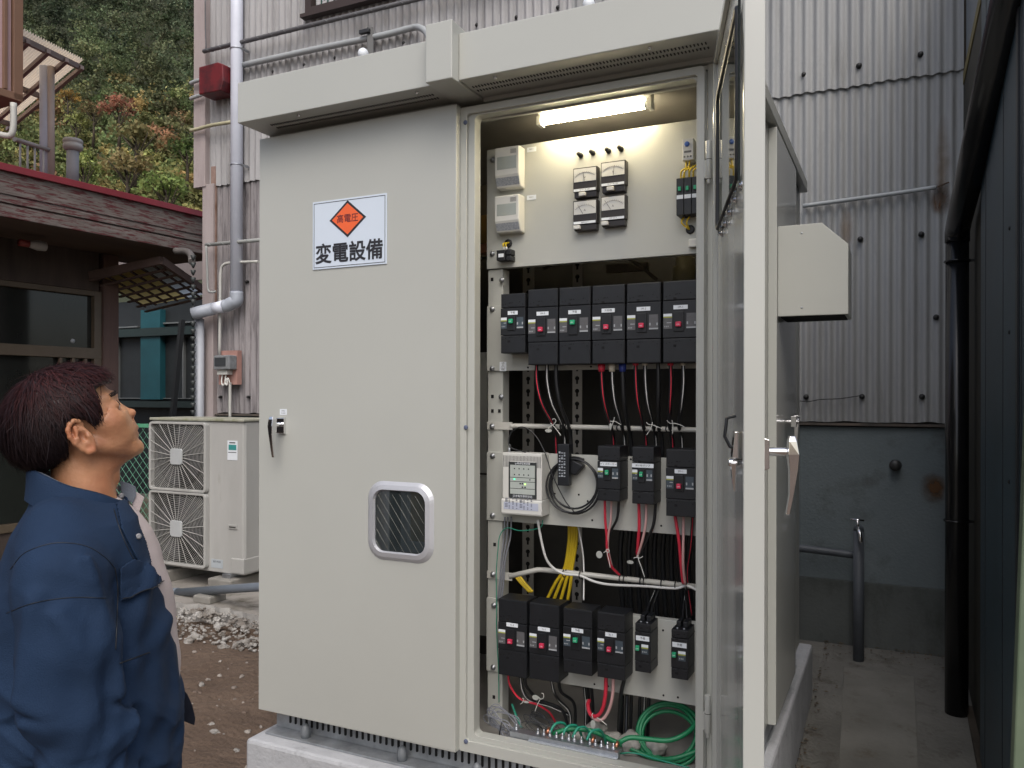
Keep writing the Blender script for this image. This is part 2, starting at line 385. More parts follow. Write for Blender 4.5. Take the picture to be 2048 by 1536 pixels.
# window at the top
q = PY(615, 34, YW - .03); wx0 = q.x; wz = q.z
m = MB(); W2 = 2.6; ring_prism(m, [(wx0, wz), (wx0 + W2, wz), (wx0 + W2, wz + 1.2), (wx0, wz + 1.2)], [(wx0 + .06, wz + .05), (wx0 + W2 - .06, wz + .05), (wx0 + W2 - .06, wz + 1.15), (wx0 + .06, wz + 1.15)], YW - .07, YW + .02)
m.box(wx0 - .03, wx0 + W2 + .03, YW - .095, YW - .0305, wz - .03, wz - .0008)
wf = m.build('window', mat('dark_brown_frame', (.035, .022, .020), .6), bld)
m = MB(); m.box(wx0 + .06, wx0 + W2 - .06, YW - .01, YW, wz + .05, wz + 1.15); m.build('pane', mat('green_glass', (.04, .10, .085), .12, var=.3, scale=1), wf)
m = MB(); m.box(wx0 + .14, wx0 + .165, YW - .03, YW - .0105, wz + .10, wz + 1.1); m.build('curtain_rod', WHITEP, wf)
# fixing bolts
m0 = MB(); bolts = [(546, 145), (608, 131), (670, 117), (807, 87), (953, 50), (1032, 35), (1115, 15), (1607, 148), (1717, 130), (1840, 107), (1720, 477), (1842, 467), (1612, 793), (1724, 792), (1844, 792), (428, 548), (440, 795), (493, 564), (496, 795), (1872, 633)]
bm_ = mat('bolt_cap', (.012, .012, .012), .5)
for px, py in bolts:
    q = PY(px, py, YW - .018); r_ = .016 if px > 520 else .012
    m = MB(); m.lathe((q.x, YW + .0, q.z), (0, -1, 0), [(0, r_), (.022, r_), (.030, r_ * .7), (.034, r_ * .3)], 10); m.build('fixing_bolt', bm_, bld)

# ---------------- wall services ----------------
PVCW = mat('white_pvc', (.66, .69, .78), .4, var=.05); PVCG = mat('grey_pvc', (.34, .37, .42), .45, var=.1, scale=8)
dp = empty('downpipe', (-5.0, YW - .1, 0), 'large pale downpipe with a grey elbow running down the corrugated wall', 'downpipe')
Yd = YW - .10; xa = PY(472.5, 300, Yd).x; ze = PY(472, 590, Yd).z
m = MB(); m.cyl((xa, Yd, ze), (xa, Yd, 7), .050, 20); m.build('upper_pipe', PVCW, dp)
e1 = PY(455, 612, Yd - .02); e2 = PY(385, 629, Yd - .10)
m = MB(); m.tube(spline([(xa, Yd, ze + .02), (xa, Yd, ze - .05), tuple(PY(465, 606, Yd - .01)), tuple(e1), tuple(PY(448, 613, Yd - .03))], 5), .054, 18); m.tube([tuple(PY(428, 618, Yd - .04)), tuple(PY(400, 625, Yd - .07)), tuple(e2)], .052, 18); m.build('elbow', PVCG, dp)
m = MB(); m.tube([tuple(PY(449, 613, Yd - .03)), tuple(PY(427, 618.5, Yd - .04))], .050, 18); m.build('joint_sleeve', PVCW, dp)
xl = PY(399, 700, Yd - .02).x; m = MB(); m.cyl((xl, Yd - .02, .1), (xl, Yd - .02, PY(399, 640, Yd).z), .038, 16); m.build('lower_pipe', mat('pale_grey_pvc', (.36, .38, .42), .45), dp)
for py in (332, 100):
    m = MB(); zz = PY(472, py, Yd).z; m.tube([(xa + .053 * math.cos(a), Yd + .053 * math.sin(a), zz) for a in np.linspace(0, 6.28, 20)], .004, 6); m.box(xa + .05, xa + .055, Yd, YW, zz - .01, zz + .01); m.build('pipe_clip', ZINC, dp)
GC = mat('grey_conduit', (.33, .35, .36), .5)
def pipe(name, pts, r, material, label, cat='pipe', group=None, n=6):
    m = MB(); m.tube(spline(pts, n), r, 10); return tag(m.build(name, material), label, cat, group)
pipe('conduit', [PY(486, 131, 5.03), PY(620, 101, 5.03), PY(760, 72, 5.03), PY(815, 58, 5.03), PY(836, 55, 5.0), PY(852, 66, 4.85), PY(862, 90, 4.6)], .024, GC, 'grey conduit rising along the wall and bending down behind the cabinet roof', 'conduit')
pipe('conduit', [PY(427, 146, 5.03), PY(445, 143, 5.03), PY(462, 137, 5.03), PY(486, 131, 5.03)], .020, GC, 'short grey conduit from the red lamp box to the downpipe', 'conduit')
def bundle(name, a, b, r, label, material, ext=None):
    a, b = Vector(a), Vector(b)
    if ext: b = a + (b - a) * ext
    m = MB(); d = (b - a); L = d.length; n = int(L / .02)
    m.tube([a, b], r, 8); u = d.normalized(); s1 = u.orthogonal().normalized(); s2 = u.cross(s1)
    m.tube([a + d * (k / n) + (s1 * math.cos(k * .9) + s2 * math.sin(k * .9)) * r * .8 for k in range(n)], r * .35, 5)
    return tag(m.build(name, material), label, 'cable')
bundle('messenger_cable', PY(406, 104, 5.0), PY(828, 0, 5.0), .018, 'dark lashed cable running along the wall under the window, crossing the downpipe', mat('weathered_cable', (.12, .12, .125), .7), 2.0)
bundle('messenger_cable', PY(411, 491, 4.98), PY(516, 481, 4.98), .016, 'lashed cable crossing the downpipe at the height of the house eaves', mat('pale_cable', (.28, .29, .28), .7), 1.3)
pipe('drop_cable', [PY(409, 0, 5.0), PY(409.5, 60, 5.0), PY(411, 100, 5.0)], .006, mat('weathered_cable2', (.12, .12, .125), .7), 'thin cable hanging straight down beside the corner board', 'cable')
pipe('drop_cable', [PY(412, 493, 4.97), PY(414, 540, 4.97), PY(416, 580, 4.97), PY(424, 585, 4.97), PY(431, 584, 5.0)], .010, mat('pale_cable', (.28, .29, .28), .7), 'thin pale cable dropping from the lashed cable and hooking right', 'cable')
pipe('conduit', [PY(516, 524, 5.0), PY(468, 526, 5.0), PY(448, 530, 5.0), PY(441, 545, 5.0), PY(440, 600, 5.0), PY(439, 712, 5.0)], .012, mat('cream_conduit', (.46, .46, .43), .5), 'thin cream conduit arching down to the electricity meter', 'conduit')
pipe('conduit', [PY(460, 766, 5.0), PY(460, 800, 5.0), PY(460, 838, 5.0)], .012, mat('cream_conduit', (.46, .46, .43), .5), 'thin cream conduit between the meter board and the air conditioner', 'conduit')
pipe('yellowed_cable', [PY(380, 262, 5.0), PY(395, 259, 5.0), PY(420, 252, 5.0), PY(462, 245, 5.0)], .015, mat('yellowed', (.40, .38, .25), .6), 'yellowed cable wrapping the building corner', 'cable')
for k, (px, py) in enumerate(((383, 166), (383, 197))):
    pipe('conduit', [PY(380, py + 2, 5.0), PY(386, py - 1, 5.0), PY(402, py - 6, 5.0)], .016, GC, ('upper' if k == 0 else 'lower') + ' grey conduit stub at the building corner left of the red box', 'conduit')
q0, q1 = PY(400, 137, 4.92), PY(440, 196, 4.92); m = MB()
zq = q0.z; x0, x1 = q0.x, PY(444, 150, 4.92).x
m.prism([(x0, zq - .23), (x1, zq - .235), (x1 + .03, zq - .16), (x1 + .02, zq - .02), (x1 - .04, zq + .005), (x0, zq)], 4.90, 5.07)
tag(m.build('lamp_box', mat('red_lamp_box', (.14, .010, .014), .4, scale=8, col2=(.028, .006, .008), coord='World', thr=(.42, .70)), None, bevel=.008), 'weathered red lamp box on the corner of the corrugated building', 'lamp box')
m = MB(); q = PY(736, 60, 5.0); m.beam((q.x, 5.02, q.z + .02), (q.x + .03, 4.98, q.z - .24), .05, .03); m.box(q.x - .07, q.x + .02, 4.97, 5.0, q.z - .03, q.z - .0); m.beam((q.x - .03, 5.0, q.z), (q.x - .03, 5.0, q.z + .05), .02, .02)
tag(m.build('pipe_bracket', mat('black_bracket', (.02, .022, .025), .5), None, bevel=.003), 'black bracket clamping the grey conduit above the roof', 'bracket')
for k, (px, py) in enumerate(((725, 108), (1176, 8))):
    q = PY(px, py, 4.6); m = MB(); r_ = .038; m.lathe((q.x, 4.6, q.z - .04), (0, 0, 1), [(0, .02), (.02, .034), (.045, .038), (.065, .03), (.078, .012)], 16); m.cyl((q.x, 4.6, q.z - .3), (q.x, 4.6, q.z - .039), .012, 10)
    tag(m.build('insulator_knob', WHITEP), ('left' if k == 0 else 'right') + ' white round knob peeping over the cabinet roof', 'insulator', 'white knobs behind the roof')
# meter on its board
mb_ = empty('electricity_meter', tuple(PY(450, 770, 5.03)), 'small electricity meter on a pink wooden board on the corrugated wall', 'meter')
a, b = PY(441, 703, 5.04), PY(478, 770, 5.04); m = MB(); m.box(a.x, b.x, 5.02, 5.07, b.z, a.z); m.build('board', mat('salmon_board', (.36, .20, .17), .8, var=.2, coord='World'), mb_)
a, b = PY(430, 712, 4.95), PY(462, 740, 4.95); m = MB(); m.box(a.x, b.x, 4.93, 5.019, b.z, a.z); m.build('case', mat('meter_grey', (.20, .21, .22), .2, var=.2, scale=30), mb_, bevel=.01)
m = MB(); m.box(a.x + .02, b.x - .04, 4.925, 4.9295, b.z + .03, a.z - .02); m.build('dial_window', mat('meter_window', (.05, .055, .06), .1), mb_)
a, b = PY(436, 741, 4.97), PY(456, 750, 4.97); m = MB(); m.box(a.x, b.x, 4.96, 5.019, b.z, a.z - .003); m.build('terminal_box', WHITEPL, mb_)
for dx in (0, .05):
    p = PY(445 + dx * 140, 750, 4.98); m = MB(); m.tube(spline([p, p + Vector((.0, -.01, -.06)), p + Vector((.02, -.01, -.09)), PY(455, 757, 4.98), PY(460, 768, 4.99)], 5), .006, 6); m.build('wire', WHITEPL, mb_)
# lower right pipes
pv = mat('dark_grey_pvc', (.085, .095, .11), .5, var=.15, scale=8)
s0 = empty('standpipe', (PZ(1718, 1298, .09).x, 4.86, .09), 'dark grey standpipe with a chrome tap in front of the painted wall', 'standpipe')
Ys = 4.86; xs_ = PY(1718, 1200, Ys).x; zt = PY(1716, 1060, Ys).z
m = MB(); m.cyl((xs_, Ys, .0), (xs_, Ys, zt), .0285, 16); m.lathe((xs_, Ys, zt), (0, 0, 1), [(0, .0285), (.02, .024), (.035, .012)], 16); m.build('post', pv, s0)
m = MB(); T0 = Vector((xs_ - .005, Ys - .028, zt - .005)); m.tube(spline([(xs_, Ys, zt + .02), (xs_, Ys - .05, zt + .02), (xs_ + .01, Ys - .085, zt - .005), (xs_ + .014, Ys - .09, zt - .05)], 5), [.011] * 15 + [.009], 10)
m.cyl((xs_, Ys - .05, zt + .02), (xs_ - .005, Ys - .05, zt + .065), .007, 8); m.tube([(xs_ - .04, Ys - .05, zt + .068), (xs_ + .03, Ys - .05, zt + .066)], .006, 8); m.build('tap', CHROME, s0)
zz = PY(1650, 1100, 5.02).z; pipe('water_pipe', [(-1.6, 5.0, zz + .015), (-.6, 5.0, zz + .008), (xs_, 5.0, zz - .010)], .0225, pv, 'horizontal dark grey pipe on the painted wall joining the standpipe')
m = MB(); q = PY(1791, 929, YW - .03); m.lathe((q.x, YW - .005, q.z), (0, -1, 0), [(0, .022), (.03, .024), (.04, .034), (.052, .030), (.058, .01)], 14); tag(m.build('wall_knob', mat('dark_knob', (.03, .03, .03), .45)), 'dark round plug sticking out of the painted concrete wall', 'plug')
pipe('conduit', [PY(1605, 411, 5.06), PY(1700, 398, 5.06), PY(1800, 384, 5.06), PY(1872, 373, 5.06)], .0125, GC, 'thin pale conduit crossing the corrugated wall right of the cabinet', 'conduit')
pipe('wire', [PY(1872, 373, 5.07), PY(1884, 368, 5.07), PY(1897, 363, 5.08)], .004, mat('rusty_wire', (.08, .05, .03), .8), 'short rusty wire at the end of the pale conduit', 'wire')
pipe('wire', [PY(1560, 793, 5.07), PY(1610, 802, 5.07), PY(1640, 798, 5.07), PY(1680, 796, 5.07), PY(1722, 790, 5.07)], .003, BLACK2, 'thin black wire strung between two bolts above the flashing', 'wire')
# rust blotches painted by weather on the wall: thin flakes of scale
def blotch(px, py, rx, rz, Y, label, mt):
    c = PY(px, py, Y); m = MB(); vs = [(c.x, Y, c.z)]; n = 28
    for k in range(n):
        a = 2 * math.pi * k / n; w = 1 + .35 * mn.noise(Vector((math.cos(a) * 1.5, math.sin(a) * 1.5, px * .1))); vs.append((c.x + rx * w * math.cos(a), Y, c.z + rz * w * math.sin(a)))
    m.add(vs, [(0, k + 1, (k + 1) % n + 1) for k in range(n)]); o = m.build('rust_patch', mt, bld); return o
def soft(name, col, thr_, scale):
    m = bpy.data.materials.new(name); m.use_nodes = True; nt = m.node_tree; b = nt.nodes['Principled BSDF']; b.inputs['Base Color'].default_value = (*col, 1); b.inputs['Roughness'].default_value = .9
    tc = nt.nodes.new('ShaderNodeTexCoord'); gr = nt.nodes.new('ShaderNodeTexGradient'); gr.gradient_type = 'SPHERICAL'; mp = nt.nodes.new('ShaderNodeMapping')
    mp.vector_type = 'POINT'; mp.inputs['Location'].default_value = (-1, -1, -1); mp.inputs['Scale'].default_value = (2, 2, 2)
    nt.links.new(tc.outputs['Generated'], mp.inputs[0]); 
    sp = nt.nodes.new('ShaderNodeSeparateXYZ'); cb = nt.nodes.new('ShaderNodeCombineXYZ'); nt.links.new(mp.outputs[0], sp.inputs[0]); nt.links.new(sp.outputs[0], cb.inputs[0]); nt.links.new(sp.outputs[2], cb.inputs[2])
    nt.links.new(cb.outputs[0], gr.inputs[0])
    nz = nt.nodes.new('ShaderNodeTexNoise'); nz.inputs['Scale'].default_value = scale; nz.inputs['Detail'].default_value = 6; nt.links.new(tc.outputs['Object'], nz.inputs['Vector'])
    mu = nt.nodes.new('ShaderNodeMath'); mu.operation = 'MULTIPLY'; nt.links.new(gr.outputs['Fac'], mu.inputs[0]); nt.links.new(nz.outputs['Fac'], mu.inputs[1])
    mr = nt.nodes.new('ShaderNodeMapRange'); mr.inputs[1].default_value = .05; mr.inputs[2].default_value = .40; mr.inputs[4].default_value = thr_; nt.links.new(mu.outputs[0], mr.inputs[0]); nt.links.new(mr.outputs[0], b.inputs['Alpha'])
    return m
SR = soft('rust_soft', (.11, .055, .022), .9, 18); SR2 = soft('rust_pale', (.24, .17, .11), .42, 14)
blotch(1868, 978, .085, .11, YW - .0065, '', SR)
blotch(1880, 398, .06, .10, YW - .0115, '', SR); blotch(1886, 330, .05, .28, YW - .0115, '', SR2); blotch(1690, 462, .05, .16, YW - .0115, '', SR2); blotch(1672, 1310, .1, .02, YW - .019, '', SR2)

# ---------------- dark wall on the right with its gutter pipe ----------------
NAVY = mat('navy_sheet', (.020, .043, .062), .5, var=.2, scale=3, bump=.2, bscale=200)
rw = empty('dark_shed', (.5, 3.2, 0), 'dark navy clad shed wall at the right edge of the photo', 'shed')
m = MB(); m.box(.312, .45, 2.25, 3.82, .05, 3.9); m.build('cladding', NAVY, rw)
m = MB()
for yy in (2.62, 3.05, 3.62): m.box(.3105, .3125, yy - .004, yy + .004, .05, 3.9)
m.box(.306, .3115, 2.66, 2.70, .05, 3.9); m.build('seam', mat('navy_seam', (.006, .008, .012), .5), rw)
for py in (663, 962, 455):
    q = PX(2018, py, .31); m = MB(); m.lathe((.3115, q.y, q.z), (-1, 0, 0), [(0, .007), (.004, .005)], 8); m.build('screw', BLACK, rw)
m = MB(); m.box(.33, .45, 3.82, 5.09, .05, 3.27); m.build('rear_panel', mat('dark_olive', (.022, .020, .012), .7, var=.3, scale=5), rw)
m = MB(); m.box(.325, .45, 3.82, 5.05, 3.27, 3.33); m.build('beam', mat('ochre_beam', (.15, .12, .04), .7, var=.2), rw)
m = MB(); m.box(.34, .45, 3.82, 5.05, 3.33, 4.2); m.build('upper_panel', mat('pale_blue_panel', (.16, .18, .20), .6), rw)
m = MB(); m.box(.30, .46, 2.25, 5.09, -.05, .055); m.build('sill_beam', mat('brown_footing', (.06, .048, .035), .9, var=.3, scale=6), rw)
gp = empty('gutter_pipe', (.256, 4.34, .05), 'glossy black drainpipe slanting down the navy shed wall', 'drainpipe')
BP = mat('black_pipe', (.008, .008, .009), .22, var=.1)
t0 = 3.8; lo = PT(1914, 470, t0)
m = MB(); m.cyl((lo.x, lo.y, .04), lo, .050, 20); m.build('lower_pipe', BP, gp)
m = MB(); m.tube([lo + Vector((0, 0, -.03)), lo + Vector((0, 0, .02)), PT(1918, 440, 3.72), PT(2040, -90, 2.15)], .0535, 20); m.build('slanting_pipe', BP, gp)
for py in (521, 1040, 1490):
    q = PT(1914, py, t0); m = MB(); m.tube([(q.x + .052 * math.cos(a), q.y + .052 * math.sin(a), q.z) for a in np.linspace(0, 6.28, 20)], .006, 6); m.box(q.x + .05, .329, q.y - .004, q.y + .004, q.z - .006, q.z + .006); m.build('pipe_clip', BP, gp)
g0, g1 = PT(2050, 1640, 1.75), PT(2077, 880, 1.78); gd = (g1 - g0) / (g1.z - g0.z)
m = MB(); m.beam(g0 - gd * (g0.z - .0), g1 + gd * .45, .055, .05, up=(0, 1, 0))
tag(m.build('green_strut', mat('green_chipped_paint', (.085, .12, .075), .6, scale=6, col2=(.115, .15, .095), coord='World', dirt=((.35, .17, .02), 14, .66, .72, (1, 1, .4))), None, bevel=.004), 'pale green leaning steel strut with rusty chips in the bottom right corner', 'strut')

# ---------------- air conditioner ----------------
YA_ = 4.45; a, b = PY(301, 850, YA_), PY(462, 850, YA_); ax0, ax1 = a.x, PY(486, 850, YA_).x; az1 = PY(302, 836, YA_).z; az0 = PY(462, 1150, YA_).z
ac = empty('air_conditioner', ((ax0 + ax1) / 2, 4.63, az0), 'two fan outdoor air conditioner unit standing on a slab beside the cabinet', 'air conditioner')
ACW = mat('ac_paint', (.37, .37, .355), .5, scale=2.5, col2=(.44, .44, .425), coord='World', stretch=(2, 2, .6), dirt=((.24, .23, .18), 5, .60, .85, (2, 1, .4)))
m = MB(); m.prism([(YA_, az0), (YA_, az1 - .02), (YA_ + .36, az1 - .02), (YA_ + .36, az0)], ax0, ax1, axis='X')
m.v = []; m.f = []; m.m = []; m.sm = []
m.prism([(ax0, YA_ + .012), (ax1 - .07, YA_ + .012), (ax1 - .012, YA_ + .012), (ax1, YA_ + .035), (ax1, YA_ + .36), (ax0, YA_ + .36)], az0, az1 - .022, axis='Z'); m.build('casing', ACW, ac, bevel=.008)
m = MB(); m.box(ax0 - .010, ax1 + .010, YA_ - .004, YA_ + .372, az1 - .021, az1); m.build('top_cover', mat('ac_top', (.32, .325, .26), .6, scale=3, col2=(.38, .375, .32), coord='World', dirt=((.20, .21, .12), 6, .5, .7, (1, 1, 1))), ac, bevel=.006)
gx0, gx1 = ax0 + .035, PY(413, 900, YA_).x
gzm = PY(380, 985, YA_).z
for z0_, z1_ in ((gzm + .006, az1 - .035), (PY(400, 1135, YA_).z, gzm - .006)):
    cx, cz = (gx0 + gx1) / 2 - .0, (z0_ + z1_) / 2; w2, h2 = (gx1 - gx0) / 2, (z1_ - z0_) / 2
    m = MB(); ring_prism(m, rrect(gx0 - .02, gx1 + .02, z0_ - .004, z1_ + .004, .03, 4), rrect(gx0, gx1, z0_ + .014, z1_ - .014, .02, 4), YA_ - .03, YA_ + .0115); gf = m.build('fan_guard', ACW, ac, bevel=.004)
    m = MB(); m.box(gx0, gx1, YA_ + .0095, YA_ + .0112, z0_ + .014, z1_ - .014); m.build('fan_shroud', mat('ac_shroud', (.05, .05, .047), .7), gf)
    m = MB(); Rm = min(w2, h2) * .93; m.lathe((cx, YA_ + .0093, cz), (0, -1, 0), [(0, Rm), (.001, Rm)], 40); m.build('fan_opening', mat('fan_dark', (.015, .015, .016), .7), gf)
    m = MB()
    for k in range(4):
        a0 = k * math.pi / 2 + .5; vs = []
        for s_ in range(8):
            aa = a0 + s_ * .13
            vs += [(cx + .05 * math.cos(aa), YA_ + .006 - .001 * s_, cz + .05 * math.sin(aa)), (cx + Rm * .93 * math.cos(aa + .25), YA_ + .006 - .0015 * s_, cz + Rm * .93 * math.sin(aa + .25))]
        m.add(vs, [(i * 2, i * 2 + 1, i * 2 + 3, i * 2 + 2) for i in range(7)], 0, True)
    m.build('fan_blade', mat('fan_blade', (.05, .05, .055), .5), gf)
    m = MB()
    nr = 22
    for k in range(nr):
        rr = .075 + (math.hypot(w2, h2) - .08) * k / nr; run = []
        for j in range(97):
            aa = 2 * math.pi * j / 96; x, z = cx + rr * math.cos(aa), cz + rr * math.sin(aa)
            if gx0 < x < gx1 and z0_ + .014 < z < z1_ - .014: run.append((x, YA_ - .020, z))
            else:
                if len(run) > 2: m.tube(run, .0014, 4, cap=False)
                run = []
        if len(run) > 2: m.tube(run, .0014, 4, cap=False)
    for k in range(24):
        aa = 2 * math.pi * (k + .5) / 24; dx, dz = math.cos(aa), math.sin(aa)
        L_ = min((w2 / abs(dx)) if abs(dx) > 1e-6 else 9, ((h2 - .014) / abs(dz)) if abs(dz) > 1e-6 else 9)
        m.tube([(cx + dx * .05, YA_ - .0245, cz + dz * .05), (cx + dx * L_, YA_ - .0245, cz + dz * L_)], .0027, 4, cap=False)
    m.build('grille', mat('ac_grille', (.42, .42, .40), .5), gf)
    m = MB(); m.prism(rrect(cx - .062, cx + .062, cz - .062, cz + .062, .022), YA_ - .036, YA_ - .022); m.build('hub_cap', mat('ac_hub', (.44, .46, .47), .5), gf, bevel=.004)
m = MB(); a, b = PY(453, 882, YA_), PY(473, 922, YA_); m.box(a.x, b.x, YA_ + .0095, YA_ + .0115, b.z, a.z)
m.box(a.x + .012, b.x - .010, YA_ + .0088, YA_ + .0093, b.z + .075, b.z + .115, 1); m.box(a.x + .01, b.x - .01, YA_ + .0088, YA_ + .0093, b.z + .055, b.z + .060, 2); m.box(a.x + .02, b.x - .02, YA_ + .0088, YA_ + .0093, a.z - .02, a.z - .012, 2)
m.build('sticker', [WHITEP, mat('teal_print', (.05, .28, .27), .5), INK], ac)
m = MB(); a, b = PY(421, 1119, YA_), PY(444, 1139, YA_); m.box(a.x, b.x, YA_ + .0095, YA_ + .0115, b.z, a.z); m.text('SET-FREE', .02, (a.x + b.x) / 2, YA_ + .009, a.z - .018, 1); m.build('rating_label', [mat('label_blue_grey', (.40, .44, .47), .5), INK], ac)
m = MB(); a, b = PY(456, 1050, YA_), PY(473, 1060, YA_); m.box(a.x, b.x, YA_ + .004, YA_ + .0115, b.z, a.z); m.box(a.x + .01, b.x - .01, YA_ + .0025, YA_ + .0037, b.z + .008, a.z - .012, 1); m.build('pull_handle', [ACW, mat('recess', (.06, .06, .055), .7)], ac)
a, b = PY(461, 1117, YA_), PY(486, 1148, YA_); m = MB(); m.box(a.x, ax1 + .004, YA_ + .004, YA_ + .2, az0 + .008, a.z); m.build('valve_cover', ACW, ac, bevel=.008)
for xx in (ax0 + .12, ax1 - .16):
    m = MB(); m.box(xx - .04, xx + .04, YA_ - .005, YA_ + .36, az0 - .03, az0 - .0008); m.build('foot', ZINC, ac, bevel=.003)
    m = MB(); m.box(xx - .13, xx + .10, YA_ - .06, YA_ + .42, .095, az0 - .031); tag(m.build('base_block', mat('block_concrete', (.23, .22, .20), .9, var=.2, bump=.6), None, bevel=.01), 'concrete block under the ' + ('left' if xx < ax0 + .2 else 'right') + ' foot of the air conditioner', 'block')
p = mat('slate_pvc', (.15, .175, .21), .42, var=.1)
pp = empty('drain_pipe', tuple(PZ(440, 1190, .16)), 'slate grey drain pipe lying across the slab in front of the air conditioner', 'pipe')
pa, pb = PY(350, 1187, 4.22), PY(530, 1174, 4.05); pe = pa + (pb - pa) * 1.7
m = MB(); m.tube([pa, pe], .030, 16); m.build('pipe', p, pp)
m = MB(); d = (pb - pa).normalized(); m.tube([pa - d * .12, pa + d * .04], .036, 16); m.build('socket', p, pp)
m = MB(); q = pa + (pb - pa) * .45; m.box(q.x - .13, q.x + .03, q.y - .06, q.y + .1, .095, q.z - .034); tag(m.build('base_block', mat('block_concrete', (.23, .22, .20), .9), None, bevel=.012), 'small concrete block carrying the slate drain pipe', 'block')

# ---------------- chain link fence ----------------
fn = empty('chain_link_fence', (-6.8, 4.72, .05), 'green chain link fence between the man and the air conditioner', 'fence')
FG = mat('fence_green', (.10, .33, .20), .5, var=.1); YFc = 4.72
zt = PY(290, 849, YFc).z; xL = PY(-260, 900, YFc).x; xR = PY(300, 900, YFc).x
m = MB(); m.box(xL, xR, YFc - .015, YFc + .015, zt - .03, zt); m.build('top_rail', FG, fn)
for px in (4, 312, -240):
    m = MB(); xx = PY(px, 900, YFc).x; m.box(xx - .022, xx + .022, YFc - .022, YFc + .022, 0, zt + .01); m.build('post', FG, fn)
m = MB(); pt = .084; nxx = int((xR - xL) / pt) + 1; zb = .12
def zig(sgn, off):
    H_ = zt - .03 - zb
    for k in range(-int(H_ / pt) - 2, nxx + int(H_ / pt) + 2):
        x0 = xL + k * pt; p0 = (x0, zb); p1 = (x0 + sgn * H_, zt - .03)
        # clip to the bay
        ta, tb = 0, 1
        if sgn > 0: ta = max(ta, (xL - x0) / H_); tb = min(tb, (xR - x0) / H_)
        else: ta = max(ta, (x0 - xR) / H_); tb = min(tb, (x0 - xL) / H_)
        if tb - ta > .02:
            m.tube([(x0 + sgn * H_ * ta, YFc + off, zb + H_ * ta), (x0 + sgn * H_ * tb, YFc - off, zb + H_ * tb)], .0024, 4, cap=False)
zig(1, .003); zig(-1, -.003); m.build('wire_mesh', mat('fence_wire', (.13, .36, .24), .5), fn)
# low things behind the fence
m = MB(); m.box(-9.5, -5.6, 5.5, 5.75, 0, .55); tag(m.build('low_wall', mat('mossy_stone', (.10, .10, .08), .95, col2=(.17, .16, .13), scale=3, bump=1, bscale=20), None, bevel=.03), 'low mossy stone wall behind the chain link fence', 'wall')
m = MB(); m.box(-9.5, -6.5, 5.15, 5.45, 0, .30); tag(m.build('brick_kerb', mat('dark_red_brick', (.16, .07, .055), .9, var=.3, scale=8), None, bevel=.01), 'dull red kerb behind the fence at the left edge', 'kerb')

# ---------------- the wooden house on the left ----------------
hO = Vector((-6.363, 0, 0)); he = Vector((.0665, .9978, 0)).normalized(); hn = Vector((he.y, -he.x, 0))
HM = Matrix(((he.x, hn.x, 0, hO.x), (he.y, hn.y, 0, hO.y), (0, 0, 1, 0), (0, 0, 0, 1)))     # (along, outwards, up)
house = empty('wooden_house', tuple(HM @ Vector((3.5, -2, 0))), 'old wooden house with weathered maroon eaves at the left', 'house')
OLDW = mat('weathered_board', (.095, .078, .07), .9, scale=3.5, col2=(.185, .16, .148), stretch=(1.2, 1.2, 14), bump=1.0, bscale=18, coord='World', dirt=((.085, .020, .022), 4.2, .50, .57, (1.5, 1.5, 15)))
SOFF = mat('soffit_wood', (.085, .055, .04), .85, var=.3, scale=3, stretch=(1, .2, 1))
DKW = mat('dark_wall_wood', (.055, .040, .033), .85, var=.3, scale=4, stretch=(3, 3, .4))
def hbox(m, s0, s1, a0, a1, z0, z1, mi=0):
    k = MB(); k.box(s0, s1, a0, a1, z0, z1); k.xform(HM); m.add(k.v, k.f, mi)
zf1, zf0 = 3.25, 2.905; S0, S1 = -4.0, 5.95
m = MB(); hbox(m, S0, S1, -.03, 0, zf0 + .175, zf1); hbox(m, S0, S1, -.03, -.010, zf0 + .155, zf0 + .1745); hbox(m, S0, S1, -.03, .012, zf0 + .108, zf0 + .1545); hbox(m, S0, S1, -.03, -.008, zf0 + .095, zf0 + .1075); hbox(m, S0, S1, -.03, .006, zf0, zf0 + .0945)
m.build('fascia', OLDW, house, bevel=.003)
m = MB(); hbox(m, S0, S1 + .02, -.06, .03, zf1 + .001, zf1 + .055); m.build('roof_edge', mat('maroon_metal', (.19, .025, .035), .45, var=.1), house, bevel=.003)
m = MB(); hbox(m, S0, S1, -1.2, -.0305, zf0 + .012, zf0 + .03); m.build('soffit', SOFF, house)
m = MB(); k = MB(); k.prism([(-.03, zf1 + .01), (-.03, zf1 + .05), (-5, zf1 + .75), (-5, zf1 + .70)], S0, S1, axis='X'); k.xform(HM); m.add(k.v, k.f); m.build('roof', mat('maroon_roof', (.14, .03, .03), .6), house)
SW = 5.36
m = MB(); hbox(m, S0, SW - .2, -1.05, -.90, 2.55, 2.915); hbox(m, S0, SW - .2, -1.05, -.92, 0, .35); hbox(m, S0, SW, -5, -1.051, 0, 3.0); m.build('wall', DKW, house)
m = MB(); hbox(m, SW - .16, SW, -1.08, -.885, 0, 2.915); m.build('corner_post', mat('maroon_brown_post', (.10, .06, .05), .8, var=.25, scale=4, stretch=(3, 3, .4), coord='World'), house, bevel=.006)
FRB = mat('bronze_frame', (.10, .075, .05), .45, var=.1); SMK = mat('smoky_glass', (.020, .021, .019), .08, var=.2, scale=1.5, spec=.6)
m = MB()
zz = [2.55, 1.98, 1.90, .35]
hbox(m, S0, SW - .165, -.96, -.91, 2.50, 2.549); hbox(m, S0, SW - .165, -.96, -.905, 1.90, 2.0)
for s in (SW - .20, SW - 1.42, SW - 2.6, SW - 3.8): hbox(m, s - .04, s + .035, -.96, -.907, .35, 2.549)
for s in (SW - .32, SW - .44, SW - .56): hbox(m, s - .014, s + .014, -.945, -.912, .35, 1.899)
